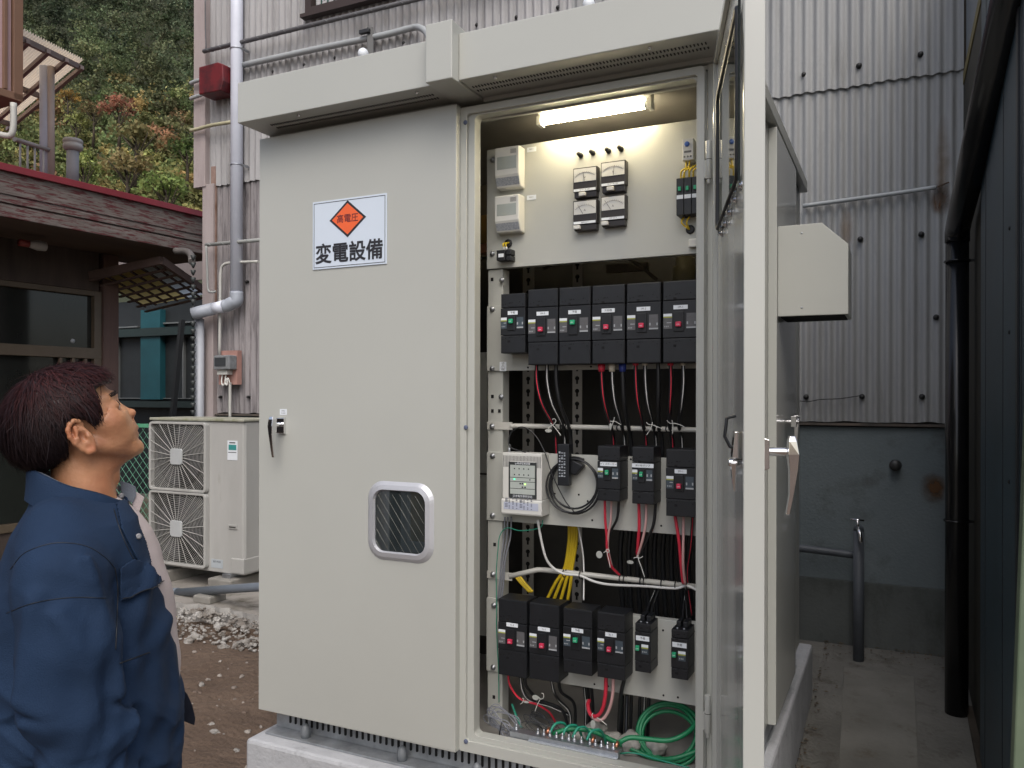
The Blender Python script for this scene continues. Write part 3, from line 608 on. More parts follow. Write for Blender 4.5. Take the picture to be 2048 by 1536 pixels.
hbox(m, S0, SW - .165, -.96, -.90, .351, .42); df = m.build('door_frame', FRB, house, bevel=.003)
m = MB(); hbox(m, S0, SW - .165, -.99, -.965, .36, 2.54); m.build('door_glass', SMK, df)
q = HM @ Vector((SW - .42, -.963, 2.06)); m = MB(); m.lathe(q, hn, [(0, .022), (.004, .022)], 14); m.build('sticker', mat('pale_sticker', (.35, .36, .36), .5), df)
m = MB(); q = HM @ Vector((4.30, -.55, 2.83)); m.lathe(q, tuple(he), [(0, .02), (.01, .03), (.08, .045), (.14, .04), (.15, .02)], 14); m.lathe(q - he * .08, tuple(he), [(0, .03), (.08, .03)], 12, 1)
tag(m.build('eave_lamp', [mat('dull_white', (.36, .34, .32), .5), mat('dull_red', (.20, .03, .025), .5)]), 'small white lamp with a red holder under the house eaves', 'lamp')
# rain chain
rc = PY(386, 600, 4.9); m = MB(); zt_, zb_ = PY(386, 512, 4.9).z, .15
z = zt_; k = 0
while z > zb_:
    m.lathe((rc.x, 4.9, z), (0, 0, -1), [(0, .024), (.03, .013), (.045, .006)], 8); z -= .062
tag(m.build('rain_chain', mat('green_black_metal', (.03, .036, .036), .5, var=.4, scale=20)), 'dark cup rain chain hanging between the house and the grey lower pipe', 'rain chain')
pipe('gutter_elbow', [PY(350, 503, 5.2), PY(372, 504, 5.2), PY(382, 512, 5.1), PY(383, 525, 5.0)], .03, mat('grey_brown_pvc', (.12, .11, .105), .6), 'small grey brown gutter elbow above the rain chain', 'gutter')

# things on the house roof
GP = mat('terrace_steel', (.25, .23, .24), .5, var=.15)
tr = empty('terrace_awning', tuple(HM @ Vector((5.2, -1.6, 3.3))), 'roof terrace awning of cream corrugated plastic on thin steel posts', 'awning')
for px, w in ((89.5, .05), (101.5, .035)):
    p0, p1 = PT(px, 352, 7.9), PT(px - 1, 135, 7.9); m = MB(); m.cyl(p0 - Vector((0, 0, .1)), p1, w * .95, 12); m.build('post', mat('terrace_post_blue', (.42, .43, .50), .5) if px < 95 else mat('terrace_post_rust', (.38, .31, .27), .6), tr)
CRM = bpy.data.materials.new('cream_plastic'); CRM.use_nodes = True; b_ = CRM.node_tree.nodes['Principled BSDF']; b_.inputs['Base Color'].default_value = (.72, .64, .50, 1); b_.inputs['Roughness'].default_value = .6; b_.inputs['Transmission Weight'].default_value = .0
trn = CRM.node_tree.nodes.new('ShaderNodeBsdfTranslucent'); trn.inputs['Color'].default_value = (.95, .80, .62, 1); mxs = CRM.node_tree.nodes.new('ShaderNodeMixShader'); mxs.inputs[0].default_value = .75
CRM.node_tree.links.new(b_.outputs[0], mxs.inputs[1]); CRM.node_tree.links.new(trn.outputs[0], mxs.inputs[2]); CRM.node_tree.links.new(mxs.outputs[0], CRM.node_tree.nodes['Material Output'].inputs[0])
A0, A1, B0, B1 = PT(10, 42, 6.6), PT(166, 121, 8.2), PT(-60, 130, 7.2), PT(120, 140, 9.3)
B0 = A0 + Vector((-1.6, .3, -.28)); B1 = A1 + Vector((-1.7, .3, -.30))
m = MB(); n = 180; vs = []
for i in range(n + 1):
    f = i / n; a_, b2_ = A0.lerp(A1, f), B0.lerp(B1, f); o_ = Vector((0, 0, .012 * math.sin(f * 190))); vs += [a_ + o_, b2_ + o_]
m.add(vs, [(2 * i, 2 * i + 1, 2 * i + 3, 2 * i + 2) for i in range(n)], 0, True); m.build('roof_sheet', CRM, tr, recalc=False)
m = MB(); dz = Vector((0, 0, -.05))
for f in (.04, .5, .96): a_, b2_ = A0.lerp(B0, f), A1.lerp(B1, f); m.beam(a_ + dz, b2_ + dz, .04, .05)
for f in (.02, .25, .5, .75, .98): a_, b2_ = A0.lerp(A1, f), B0.lerp(B1, f); m.beam(a_ + dz * 1.7, b2_ + dz * 1.7, .035, .04)
m.build('frame', mat('brown_steel_frame', (.20, .155, .14), .6), tr)
m = MB(); pA, pB = PT(28, 280, 7.4), PT(100, 302, 7.9); m.tube([pA, pB], .022, 8)
for f in (.15, .35, .55, .8, .97): p = pA.lerp(pB, f); m.tube([p, p - Vector((0, 0, .42))], .011, 6)
m.build('railing', mat('pale_rail', (.33, .30, .28), .5), tr)
ch = empty('roof_vent', tuple(PT(146, 370, 8.6)), 'light grey vent pipe with a round cap on the house roof', 'vent pipe')
m = MB(); p0, p1 = PT(144, 380, 8.6), PT(145, 300, 8.6); m.cyl(p0, p1, .061, 18); m.build('pipe', mat('vent_grey', (.26, .26, .28), .6), ch)
m = MB(); m.lathe(p1 - Vector((0, 0, .02)), (0, 0, 1), [(0, .07), (.03, .098), (.06, .10), (.064, .094), (.085, .094), (.09, .10), (.115, .098), (.125, .09)], 20); m.build('cap', mat('vent_cap', (.36, .35, .34), .6), ch)
up = empty('upper_block', tuple(PT(0, 330, 6.2)), 'pink panelled upper storey block with brown frame at the top left corner', 'building')
m = MB(); q1_ = PT(20, 200, 6.3); q2_ = PT(33, 205, 6.5)
fx = [PT(-120, 180, 5.9), PT(36, 205, 6.4)]
d_ = (fx[1] - fx[0]); d_.z = 0; d_.normalize(); nrm_ = Vector((d_.y, -d_.x, 0))
e0, e1 = fx[1] - d_ * 2.5, fx[1]; zb = PT(34, 205, 6.4).z
def ob(m, s0, s1, a0, a1, z0, z1, mi=0):
    P = lambda s, a, z: Vector((e1.x, e1.y, z)) - d_ * s + nrm_ * a
    m.hexa([P(s1, a1, z0), P(s0, a1, z0), P(s0, a0, z0), P(s1, a0, z0), P(s1, a1, z1), P(s0, a1, z1), P(s0, a0, z1), P(s1, a0, z1)], mi)
m = MB(); ob(m, .06, 2.5, -.25, 0, zb + .06, zb + 3); m.build('panel', mat('pink_panel', (.42, .29, .30), .7, var=.06), up)
m = MB(); ob(m, -.02, .055, -.3, .03, zb, zb + 3); ob(m, .10, .13, 0.002, .03, zb + .06, zb + 3); ob(m, -.02, 2.5, -.3, .03, zb - .005, zb + .055); m.build('frame', mat('brown_alu', (.17, .095, .06), .5), up, bevel=.004)
m = MB(); ob(m, .03, 2.5, -.5, -.31, zb - 1.2, zb - .01); m.build('lower_wall', mat('grey_wood_wall', (.15, .14, .145), .85, var=.25, stretch=(4, 4, .5)), up)
m = MB(); m.tube(spline([PT(26, 208, 6.3), PT(26, 250, 6.3), PT(22, 270, 6.3), PT(10, 273, 6.3), PT(-20, 265, 6.3)], 5), .024, 10); m.build('drain', mat('cream_conduit', (.46, .46, .43), .5), up)

# ---------------- lattice roof and teal shed further back ----------------
Zp = 2.80
C00, C10, C11 = PT(180, 552, 7.6), PT(322, 522, 7.4), PT(420, 590, 8.3)
C01 = C00 + (C11 - C10) * 1.0; 
lat = empty('lattice_roof', tuple((C00 + C11) / 2), 'lean-to roof with dark battens and translucent panels beyond the house', 'lean-to roof')
m = MB(); nu, nv = 6, 6
def L(u, v): return C00.lerp(C10, u).lerp(C01.lerp(C11, u), v)
for i in range(nu + 1): m.beam(L(i / nu, 0), L(i / nu, 1), .022, .014)
for j in range(nv + 1): m.beam(L(0, j / nv) - Vector((0, 0, .05)), L(1, j / nv) - Vector((0, 0, .016)), .038, .016)
m.beam(L(0, 0), L(1, 0), .04, .07); m.beam(L(1, 0), L(1, 1), .04, .07); m.build('battens', mat('old_batten', (.10, .065, .055), .85, var=.3), lat)
def transl(name, c, e=1):
    mm = bpy.data.materials.new(name); mm.use_nodes = True; t = mm.node_tree.nodes.new('ShaderNodeBsdfTranslucent'); t.inputs[0].default_value = (*c, 1); mm.node_tree.links.new(t.outputs[0], mm.node_tree.nodes['Material Output'].inputs[0]); return mm
TW, TY = transl('clear_panel', (.9, .88, .82)), transl('yellow_panel', (.85, .60, .22))
m = MB(); 
for i in range(nu):
    for j in range(nv):
        a_, b2_, c_, d2_ = L(i / nu, j / nv), L((i + 1) / nu, j / nv), L((i + 1) / nu, (j + 1) / nv), L(i / nu, (j + 1) / nv); o_ = Vector((0, 0, .012))
        m.add([a_ + o_, b2_ + o_, c_ + o_, d2_ + o_], [(0, 1, 2, 3)], 0 if i > 3 else 1)
m.build('panels', [TW, TY], lat, recalc=False)
Ysh = 8.6
sh = empty('teal_shed', tuple(PY(300, 800, Ysh)), 'dark shed wall with a teal panel and dim windows behind the fence', 'shed')
X0, X1 = PY(120, 700, Ysh).x, PY(520, 700, Ysh).x
m = MB(); m.box(X0, X1, Ysh, Ysh + .1, 0, 3.0); m.build('wall', mat('near_black_wall', (.022, .026, .028), .6, var=.2), sh)
a, b = PY(281, 635, Ysh - .1), PY(320, 800, Ysh - .1); m = MB(); m.box(a.x, b.x, Ysh - .1, Ysh - .002, b.z, a.z + .1); m.build('teal_panel', mat('teal_paint', (.012, .085, .105), .55, var=.25, scale=2), sh)
m = MB()
za = PY(300, 654, Ysh).z; zc = PY(300, 797, Ysh).z
for px in (240, 322, 371): xx = PY(px, 700, Ysh).x; m.box(xx - .012, xx + .012, Ysh - .05, Ysh - .003, zc, PY(px, 676, Ysh).z)
m.box(X0, PY(280, 700, Ysh).x, Ysh - .05, Ysh - .003, za - .01, za + .01); m.box(PY(322, 700, Ysh).x, X1, Ysh - .05, Ysh - .003, za + .02, za + .04); m.box(X0, X1, Ysh - .05, Ysh - .003, zc - .012, zc); m.build('window_bars', mat('dim_alu', (.17, .18, .18), .45), sh)
m = MB(); m.box(X0, X1, Ysh - .14, Ysh - .003, za - .16, za - .04); m.box(X0, X1, Ysh - .2, Ysh - .003, zc - .14, zc - .05); m.build('rail', mat('green_black', (.02, .035, .033), .5), sh)
m = MB(); p0, p1 = PY(364, 640, 8.0), PY(345, 840, 8.0); m.beam(p0, p1, .07, .05); tag(m.build('leaning_plank', mat('dark_plank', (.03, .032, .033), .7)), 'dark plank leaning against the shed wall', 'plank')
m = MB(); a, b = PY(205, 492, 8.4), PY(470, 540, 8.4); m.box(a.x, b.x, 8.4, 8.45, b.z - .1, a.z + .3); tag(m.build('rear_wall', mat('taupe_siding', (.20, .17, .165), .8, var=.1, scale=3, stretch=(12, 1, .3), coord='World')), 'taupe siding wall above the lattice roof', 'wall')

# ---------------- hillside ----------------
def hz(t):
    if t > 108: return 52.5 + (t - 108) * .9
    return 1.55 + t * (HOR - 415 + (t - 50) / 58 * 415) / F_PX - 2.2 if t > 50 else max(0, (t - 22) / 28) * 11.1
m = MB(); vs = []; nu_, nt_ = 50, 40; tt = list(np.linspace(20, 50, 8)) + list(np.linspace(54, 170, 32))
for t in tt:
    for i in range(nu_):
        px = -1500 + 3600 * i / (nu_ - 1); r = ray(px, 0); x, y = r[0] * t, r[1] * t; vs.append((x, y, hz(t) + .5 * fbm(x, y, .06)))
m.add(vs, [(j * nu_ + i, j * nu_ + i + 1, (j + 1) * nu_ + i + 1, (j + 1) * nu_ + i) for j in range(len(tt) - 1) for i in range(nu_ - 1)], 0, True)
struct(m.build('hillside', mat('hill_soil', (.03, .035, .015), .95, var=.3, scale=.3, coord='World')))
def leafmat():
    m = bpy.data.materials.new('foliage'); m.use_nodes = True; nt = m.node_tree; b = nt.nodes['Principled BSDF']; b.inputs['Roughness'].default_value = .7; b.inputs['Specular IOR Level'].default_value = .25
    at = nt.nodes.new('ShaderNodeAttribute'); at.attribute_name = 'leafcol'; nt.links.new(at.outputs['Color'], b.inputs['Base Color'])
    tb = nt.nodes.new('ShaderNodeBsdfTranslucent'); nt.links.new(at.outputs['Color'], tb.inputs['Color']); mx = nt.nodes.new('ShaderNodeMixShader'); mx.inputs[0].default_value = .3
    nt.links.new(b.outputs[0], mx.inputs[1]); nt.links.new(tb.outputs[0], mx.inputs[2]); nt.links.new(mx.outputs[0], nt.nodes['Material Output'].inputs[0]); return m
LEAF = leafmat(); nr = np.random.RandomState(4)
def leafcloud(name, crowns, parent=None, ls=.30):
    """crowns: (centre, radius, height, n, colour); clumps of small leaf faces over an uneven crown"""
    V = []; Cc = []
    for c, r, h, n, col in crowns:
        nc = max(6, n // 30); d = nr.normal(size=(nc, 3)); d /= np.linalg.norm(d, axis=1)[:, None]; d[:, 2] = np.abs(d[:, 2]) * .9 - .25
        cc = d * np.array([r, r, h]) * (nr.uniform(.55, 1.0, (nc, 1))); ccol = 1 + .28 * nr.normal(size=(nc, 1))
        idx = nr.randint(0, nc, n); p = cc[idx] + nr.normal(size=(n, 3)) * r * .17
        a = nr.normal(size=(n, 3)); a /= np.linalg.norm(a, axis=1)[:, None]; b = np.cross(a, nr.normal(size=(n, 3))); b /= np.linalg.norm(b, axis=1)[:, None]
        s = (ls * nr.uniform(.5, 1.2, (n, 1))) * min(1, r / 1.2)
        p = p + np.array(c); V.append(np.stack([p - a * s, p + b * s * .6, p + a * s, p - b * s * .6], 1).reshape(-1, 3))
        k = np.clip(ccol[idx] * (1 + .10 * nr.normal(size=(n, 1))), .3, 1.9); cl = np.array(col)[None, :] * k; cl[:, 0] *= 1 + .06 * nr.normal(size=n); Cc.append(np.repeat(np.clip(cl, .005, .6), 4, 0))
    V = np.concatenate(V); Cc = np.concatenate(Cc); N = len(V) // 4
    me = bpy.data.meshes.new(name); org = np.array(crowns[0][0]) if parent is None else np.array(parent_origin(parent)); 
    me.vertices.add(len(V)); me.vertices.foreach_set('co', (V - org).ravel()); me.loops.add(4 * N); me.loops.foreach_set('vertex_index', np.arange(4 * N)); me.polygons.add(N); me.polygons.foreach_set('loop_start', np.arange(0, 4 * N, 4)); me.polygons.foreach_set('loop_total', np.full(N, 4)); me.update(calc_edges=True)
    at = me.color_attributes.new('leafcol', 'FLOAT_COLOR', 'POINT'); at.data.foreach_set('color', np.concatenate([Cc, np.ones((len(Cc), 1))], 1).ravel()); me.materials.append(LEAF)
    o = bpy.data.objects.new(name, me); COL.objects.link(o)
    if parent: o.parent = parent
    else: o.location = org
    return o
crowns = []
def tpy(py): return 50 + (415 - py) / 415 * 58
for row in range(19):
    py = 440 - row * 30; t = tpy(min(py, 430)) 
    for k in range(30):
        px = -330 + k * 27 + nr.uniform(-13, 13)
        if px > 420 and k % 3: continue
        t_ = t + nr.uniform(-2, 2); r = nr.uniform(1.0, 2.0) * (t_ / 75); p = PT(px, py + nr.uniform(-8, 8), t_); f = np.clip((415 - py) / 415, 0, 1)
        lo_, hi_ = np.array((.26, .27, .10)), np.array((.11, .14, .080)); col = lo_ * (1 - f) ** 1.6 + hi_ * (1 - (1 - f) ** 1.6)  # crown colours lightened and dulled to paint in distance haze
        u_ = nr.rand()
        if u_ < .10 and py > 120: col = np.array((.30, .235, .09))
        elif u_ < .16 and py > 150: col = np.array((.27, .165, .085))
        elif u_ < .32: col = col * .6
        col = np.asarray(col) * nr.uniform(.62, 1.38) * np.array((nr.uniform(.85, 1.15), 1, nr.uniform(.85, 1.1)))
        crowns.append((tuple(p), r, r * 1.25, 420 if -40 < px < 410 else 90, tuple(col)))
struct(leafcloud('forest', crowns, ls=.19), 'stuff')
BARK = mat('bark', (.06, .045, .03), .9, var=.3)
def tree(px, py, t, r, h, col, label, n=420, ls=.2, kind='tree'):
    c = PT(px, py, t); base = Vector((c.x, c.y, c.z - h - r * 1.6)); root = empty(kind, tuple(base), label, 'tree' if kind != 'shrub' else 'shrub', 'trees on the hillside')
    m = MB(); m.tube([base, base.lerp(c, .5) + Vector((.1, 0, 0)), c], [r * .12, r * .08, r * .03], 7)
    for k in range(6): a = k * 1.05; m.tube([base.lerp(c, .45 + .08 * k), c + Vector((math.cos(a) * r * .7, math.sin(a) * r * .7, (k % 3) * h * .2))], [r * .05, r * .015], 5)
    m.build('trunk', BARK, root); leafcloud('crown', [(tuple(c), r, h, n, col)], root, ls)
tree(236, 218, 46, .95, 1.15, (.30, .135, .085), 'rusty orange leaved tree standing out on the hillside', ls=.16)
tree(133, 195, 47, .60, .60, (.26, .16, .045), 'small ochre yellow tree beside the terrace post', ls=.15)
tree(150, 245, 44, .75, .80, (.21, .22, .075), 'pale yellow green tree above the vent pipe', ls=.15)
tree(185, 225, 48, .75, .95, (.15, .11, .05), 'brownish bare looking tree left of the orange one', ls=.14)
tree(270, 272, 43, 1.35, .60, (.23, .20, .085), 'wide flat olive yellow tree below the orange one', ls=.16)
tree(165, 335, 38, .80, 1.25, (.20, .23, .07), 'feathery bright green bamboo clump right of the vent pipe', 700, .13)
tree(252, 335, 38, 1.15, .95, (.25, .20, .09), 'straw coloured bushy tree above the red roof edge', 600, .13)
tree(330, 375, 36, 1.15, .75, (.17, .22, .065), 'leafy light green shrub at the foot of the slope beside the corrugated corner', 700, .12)
tree(372, 300, 44, .9, 1.0, (.09, .13, .04), 'dark green rounded tree against the corrugated corner', ls=.16)

# ---------------- the yard behind the photographer (it shows in the door window and the chrome) ----------------
nb_ = empty('opposite_house', (-6, -2.3, 0), 'brown walled house seen only as a reflection in the door window', 'house')
m = MB(); m.box(-12, -2.6, -2.4, -2.2, 0, 2.5); m.build('wall', mat('opp_wall', (.20, .17, .15), .8, var=.3, scale=2), nb_)
m = MB(); k = MB(); k.prism([(-1.9, 2.45), (-1.9, 2.52), (-6, 3.9), (-6, 3.8)], -12.3, -2.4, axis='X'); m.add(k.v, k.f); m.build('roof', mat('opp_roof', (.06, .06, .065), .7), nb_)
m = MB(); ring_prism(m, [(-4.40, .02), (-3.0, .02), (-3.0, 1.9), (-4.40, 1.9)], [(-4.32, .12), (-3.08, .12), (-3.08, 1.8), (-4.32, 1.8)], -2.2, -2.13); w_ = m.build('window', mat('opp_frame', (.45, .46, .46), .5), nb_)
m = MB(); m.box(-4.32, -3.08, -2.195, -2.18, .12, 1.8); m.build('pane', mat('opp_pane', (.38, .29, .17), .4, var=.5, scale=3), w_)
m = MB(); m.cyl((-3.97, -1.2, 0), (-3.97, -1.2, 2.6), .06, 12); tag(m.build('white_post', mat('white_post', (.80, .82, .84), .5)), 'white post seen only as a reflection in the door window', 'post')
# =====================================================================================
# the steel switchgear cabinet
# =====================================================================================
CABX0, CABX1 = -2.10, -0.41
cab = empty('switchgear_cabinet', (-1.26, 3.1, 0.305), 'tall beige steel switchgear cabinet standing on a concrete plinth, right front door swung open', 'electrical cabinet')

m = MB()
m.box(CABX0, CABX0 + .02, 2.315, 3.95, .393, 2.505)
m.box(CABX1 - .02, CABX1, 2.315, 3.95, .393, 2.505)
m.box(CABX0 + .02, CABX1 - .02, 3.93, 3.95, .393, 2.505)
m.box(CABX0 + .02, -1.30, 2.315, 2.33, .393, 2.505)
m.box(-.4926, CABX1 - .02, 2.315, 2.33, .393, 2.505)
m.box(-1.30, -.4926, 2.331, 2.345, 2.455, 2.503)
m.box(-1.30, -.4926, 2.3155, 2.3305, 2.4895, 2.503)
m.build('shell', PAINT, cab, bevel=.002)
m = MB(); m.box(CABX0 + .02, CABX1 - .02, 2.335, 3.93, .385, .40); m.build('floor_plate', PAINTD, cab)
m = MB(); m.box(CABX0 + .02, CABX1 - .02, 2.335, 3.93, 2.494, 2.502); m.build('ceiling_plate', PAINTD, cab)
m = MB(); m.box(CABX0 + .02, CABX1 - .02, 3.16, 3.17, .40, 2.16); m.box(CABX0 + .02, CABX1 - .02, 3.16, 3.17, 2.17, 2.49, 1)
m.build('dark_backdrop', [DARK, mat('brown_backdrop', (0.10, 0.085, 0.065), .7, var=.2)], cab)  # added backdrop: shade of the deep interior painted dark, browner at the top
# roof and canopy
m = MB(); m.box(-2.135, -.38, 2.334, 3.98, 2.507, 2.558); m.build('roof', PAINT, cab, bevel=.003)
def canopy(x0, x1):
    m = MB(); poly = [(2.141, 2.517), (2.141, 2.6625), (2.33, 2.6625), (2.33, 2.65), (2.146, 2.65), (2.146, 2.521), (2.30, 2.521), (2.30, 2.504), (2.332, 2.504), (2.332, 2.517)]
    outer = [(2.141, 2.519), (2.141, 2.6625), (2.332, 2.6625), (2.332, 2.505), (2.302, 2.505), (2.302, 2.519)]
    m.prism(outer, x0, x1, axis='X')
    return m.build('canopy', PAINT, cab, bevel=.0025)
canopy(-2.116, -1.309); canopy(-1.2135, -.395)
m = MB(); m.prism([(2.10, 2.512), (2.10, 2.691), (2.70, 2.66), (3.99, 2.62), (3.99, 2.556), (2.333, 2.556), (2.333, 2.512)], -1.308, -1.2145, axis='X')
m.build('roof_joint_cover', PAINT, cab, bevel=.003)
m = MB()
for x0, x1 in ((-2.02, -1.33), (-1.20, -.46)):
  for yy in (2.20, 2.232):
    m = MB(); n = int((x1 - x0) / .0105)
    for k in range(n):
        x = x0 + k * .0105
        m.box(x, x + .0034, yy, yy + .012, 2.5165, 2.520)
    m.build('vent_slots', mat('vent_dark', (.05, .05, .048), .8), cab)
for x in (-1.86, -1.38, -1.10, -.62):
    m = MB(); m.lathe((x, 2.165, 2.5185), (0, 0, -1), [(0, .006), (.004, .006), (.007, .003)], 10); m.build('canopy_screw', CHROME, cab)
# opening frame with its rebate lip
m = MB()
ring_prism(m, rrect(-1.29, -.4926, .393, 2.489, .012), rrect(-1.262, -.512, .43, 2.466, .012), 2.278, 2.3145)
ring_prism(m, rrect(-1.262, -.512, .43, 2.466, .012), rrect(-1.2375, -.518, .447, 2.461, .016), 2.289, 2.33)
m.build('opening_frame', PAINT, cab, bevel=.0015)
for px, py in ((930, 245), (932, 855), (933, 1483)):
    p = PY(px, py, 2.277); m = MB(); m.lathe(p + Vector((0, .001, 0)), (0, -1, 0), [(0, .0075), (.003, .0075), (.004, .005)], 14)
    m.build('bumper', mat('blue_grey_rubber', (.10, .12, .19), .6), cab)
# base channel with ventilation slots, and its flange
m = MB(); m.box(-2.098, -.42, 2.325, 3.9, .311, .3925); m.build('base_channel', GALV, cab, bevel=.002)
m = MB(); m.box(-2.10, -.415, 2.266, 2.3245, .302, .3095); m.box(-2.10, -.415, 2.3255, 3.9, .302, .3105); m.build('base_flange', GALV, cab, bevel=.001)
m = MB(); x = -2.03
while x < -.45:
    m.prism(rrect(x - .004, x + .004, .333, .388, .0039, 3), 2.3215, 2.326); x += .0252
m.build('base_slots', HOLE, cab)
capm = mat('grey_vinyl', (.17, .185, .20), .45)
for px in (624, 816, 1003):
    q = PZ(px, 1468 if px < 700 else 1512, .31); x = q.x
    m = MB(); m.lathe((x, 2.294, .3095), (0, 0, 1), [(0, .017), (.03, .0165), (.043, .012), (.05, .003)], 14); m.build('anchor_bolt_cap', capm, cab)

MIRG = mat('mirror_dark_glass', (.020, .028, .030), .02, spec=1.0, var=0, coat=1.0)
MIRG.node_tree.nodes['Principled BSDF'].inputs['IOR'].default_value = 2.0
# -------- left door (closed) with window and lever handle --------
WX0, WX1, WZ0, WZ1 = -1.627, -1.3645, .996, 1.262
m = MB()
ring_prism(m, [(-2.116, .396), (-1.284, .396), (-1.284, 2.4935), (-2.116, 2.4935)], [(WX0 + .02, WZ0 + .02), (WX1 - .02, WZ0 + .02), (WX1 - .02, WZ1 - .02), (WX0 + .02, WZ1 - .02)], 2.25, 2.2865)
ldoor = m.build('door', PAINT, cab, bevel=.0025, label='closed left front door with a small wired glass window')
m = MB(); n = 8
o1 = rrect(WX0, WX1, WZ0, WZ1, .062, n); o2 = rrect(WX0 + .012, WX1 - .012, WZ0 + .012, WZ1 - .012, .055, n)
o3 = rrect(WX0 + .027, WX1 - .027, WZ0 + .027, WZ1 - .027, .042, n); o4 = rrect(WX0 + .031, WX1 - .031, WZ0 + .031, WZ1 - .031, .038, n)
K = len(o1); vs = [(x, 2.2495, z) for x, z in o1] + [(x, 2.240, z) for x, z in o2] + [(x, 2.236, z) for x, z in o3] + [(x, 2.2475, z) for x, z in o4]
fs = [(a * K + i, a * K + (i + 1) % K, (a + 1) * K + (i + 1) % K, (a + 1) * K + i) for a in range(3) for i in range(K)]
m.add(vs, fs, 0, False); m.build('window_frame', mat('satin_aluminium', (.52, .53, .56), .38, .35, var=.04), ldoor, recalc=True)
m = MB(); m.prism(o4, 2.2462, 2.2485); m.build('window_pane', MIRG, ldoor)
m = MB(); cx0, cx1, cz0, cz1 = WX0 + .033, WX1 - .033, WZ0 + .033, WZ1 - .033
k = -20
for k in range(-8, 9):      # wires inside the glass, one direction
    x0 = cx0 + k * .030; pts = []
    for t in np.linspace(0, .35, 36):
        x = x0 + t * .72; z = cz1 - t
        if cx0 < x < cx1 and cz0 < z < cz1: pts.append((x, 2.2459, z))
    if len(pts) > 3: m.tube([pts[0], pts[-1]], .0004, 4)
m.build('glass_wire', mat('pale_wire', (.35, .34, .30), .5), ldoor)
def lever(parent, o, ux, un, mats, flip=1):
    """chrome lever handle: o on the door face, ux to the side, un out of the face"""
    ux, un, uz = Vector(ux), Vector(un), Vector((0, 0, 1)); o = Vector(o)
    P = lambda a, b, c: o + ux * a + un * b + uz * c
    m = MB()
    m.hexa([P(-.017, 0, -.031), P(.017, 0, -.031), P(.017, .012, -.027), P(-.017, .012, -.027), P(-.017, 0, .031), P(.017, 0, .031), P(.017, .012, .027), P(-.017, .012, .027)])
    m.cyl(P(0, .008, .004), P(0, .052, .004), .0085, 14)
    # the grip: a faceted lever that narrows downwards
    sec = [(.022, .012, .046, .060), (.030, .014, .044, .062), (.010, .0155, .044, .066), (-.02, .011, .046, .066), (-.06, .008, .046, .060), (-.104, .0065, .042, .052), (-.112, .0065, .046, .052)]
    sec = [(.034, .009, .047, .059), (.024, .0135, .044, .062), (0, .0145, .043, .066), (-.03, .0105, .046, .064), (-.075, .0075, .046, .057), (-.112, .0065, .040, .050)]
    vs = []; fs = []
    for z, w, a, b in sec: vs += [P(-w, a + .003, z), P(w, a + .003, z), P(w * .7, b, z), P(-w * .7, b, z)]
    for i in range(len(sec) - 1):
        for k in range(4): fs.append((i * 4 + k, i * 4 + (k + 1) % 4, i * 4 + 4 + (k + 1) % 4, i * 4 + 4 + k))
    fs += [(0, 1, 2, 3), tuple(len(vs) - 4 + k for k in (3, 2, 1, 0))]
    m.add(vs, fs)
    return m.build('handle', mats, parent, bevel=.0012)
hp = PY(565, 852, 2.25)
lever(ldoor, hp, (1, 0, 0), (0, -1, 0), CHROME)
m = MB(); q = PY(567, 825, 2.25); m.box(q.x - .016, q.x + .016, 2.2488, 2.2499, q.z - .010, q.z + .011)
for dz in (-.004, .004): m.text('OPEN' if dz > 0 else 'CLOSE', .007, q.x, 2.2486, q.z + dz, 1)
m.build('handle_label', [WHITEP, INK], ldoor)

# -------- right door (swung open) --------
piv = Vector((-.4686, 2.27, 0)); dd = Vector((.270, -.963, 0)).normalized(); nn = Vector((.963, .270, 0)).normalized()
DM = Matrix(((dd.x, nn.x, 0, piv.x), (dd.y, nn.y, 0, piv.y), (0, 0, 1, 0), (0, 0, 0, 1)))
z0, z1, W, T = .396, 2.4935, .80, .0378
ws0, ws1, wz0, wz1 = .155, .64, 2.00, 2.325
m = MB()
m.prism([(0, .010), (0, T), (ws0, T), (ws0, .012), (.03, .012), (.03, 0), (.004, 0)], z0 , z1, axis='Z')
m.prism([(ws1, .012), (ws1, T), (W, T), (W, 0), (W - .022, 0), (W - .022, .012)], z0, z1, axis='Z')
m.box(ws0 + .0001, ws1 - .0001, .0122, T - .0002, z0, wz0); m.box(ws0 + .0001, ws1 - .0001, .0122, T - .0002, wz1, z1)
m.box(.03, W - .022, .0005, .0115, z1 - .022, z1 - .0005); m.box(.03, W - .022, .0005, .0115, z0 + .0005, z0 + .022)
m.xform(DM); rdoor = m.build('door', PAINTG, cab, bevel=.002, label='right front door swung wide open towards the camera')
m = MB(); m.box(ws0 - .02, ws1 + .02, .003, .0085, wz0 - .02, wz1 + .02); m.xform(DM); m.build('window_pane', mat('meter_glass', (.02, .03, .03), .03, spec=1.0, var=0), rdoor)
m = MB(); path = [(x, .003, z) for x, z in rrect(ws0 - .012, ws1 + .012, wz0 - .012, wz1 + .012, .02, 3)]
m.tube(path, .0055, 8, closed=True); m.xform(DM); m.build('gasket', BLACK2, rdoor)
for s, z in [(ws0 - .03 , wz0 + k * .107) for k in range(4)] + [(ws0 + .03 + k * .12, wz0 - .03) for k in range(5)] + [(ws0 + .03 + k * .12, wz1 + .03) for k in range(5)]:
    m = MB(); m.lathe((s, .012, z), (0, -1, 0), [(0, .009), (.003, .009), (.003, .005), (.009, .005), (.012, .003)], 8)
    m.box(s - .006, s + .022, .0005, .003, z - .004, z + .004); m.xform(DM); m.build('clip_nut', CHROME, rdoor)
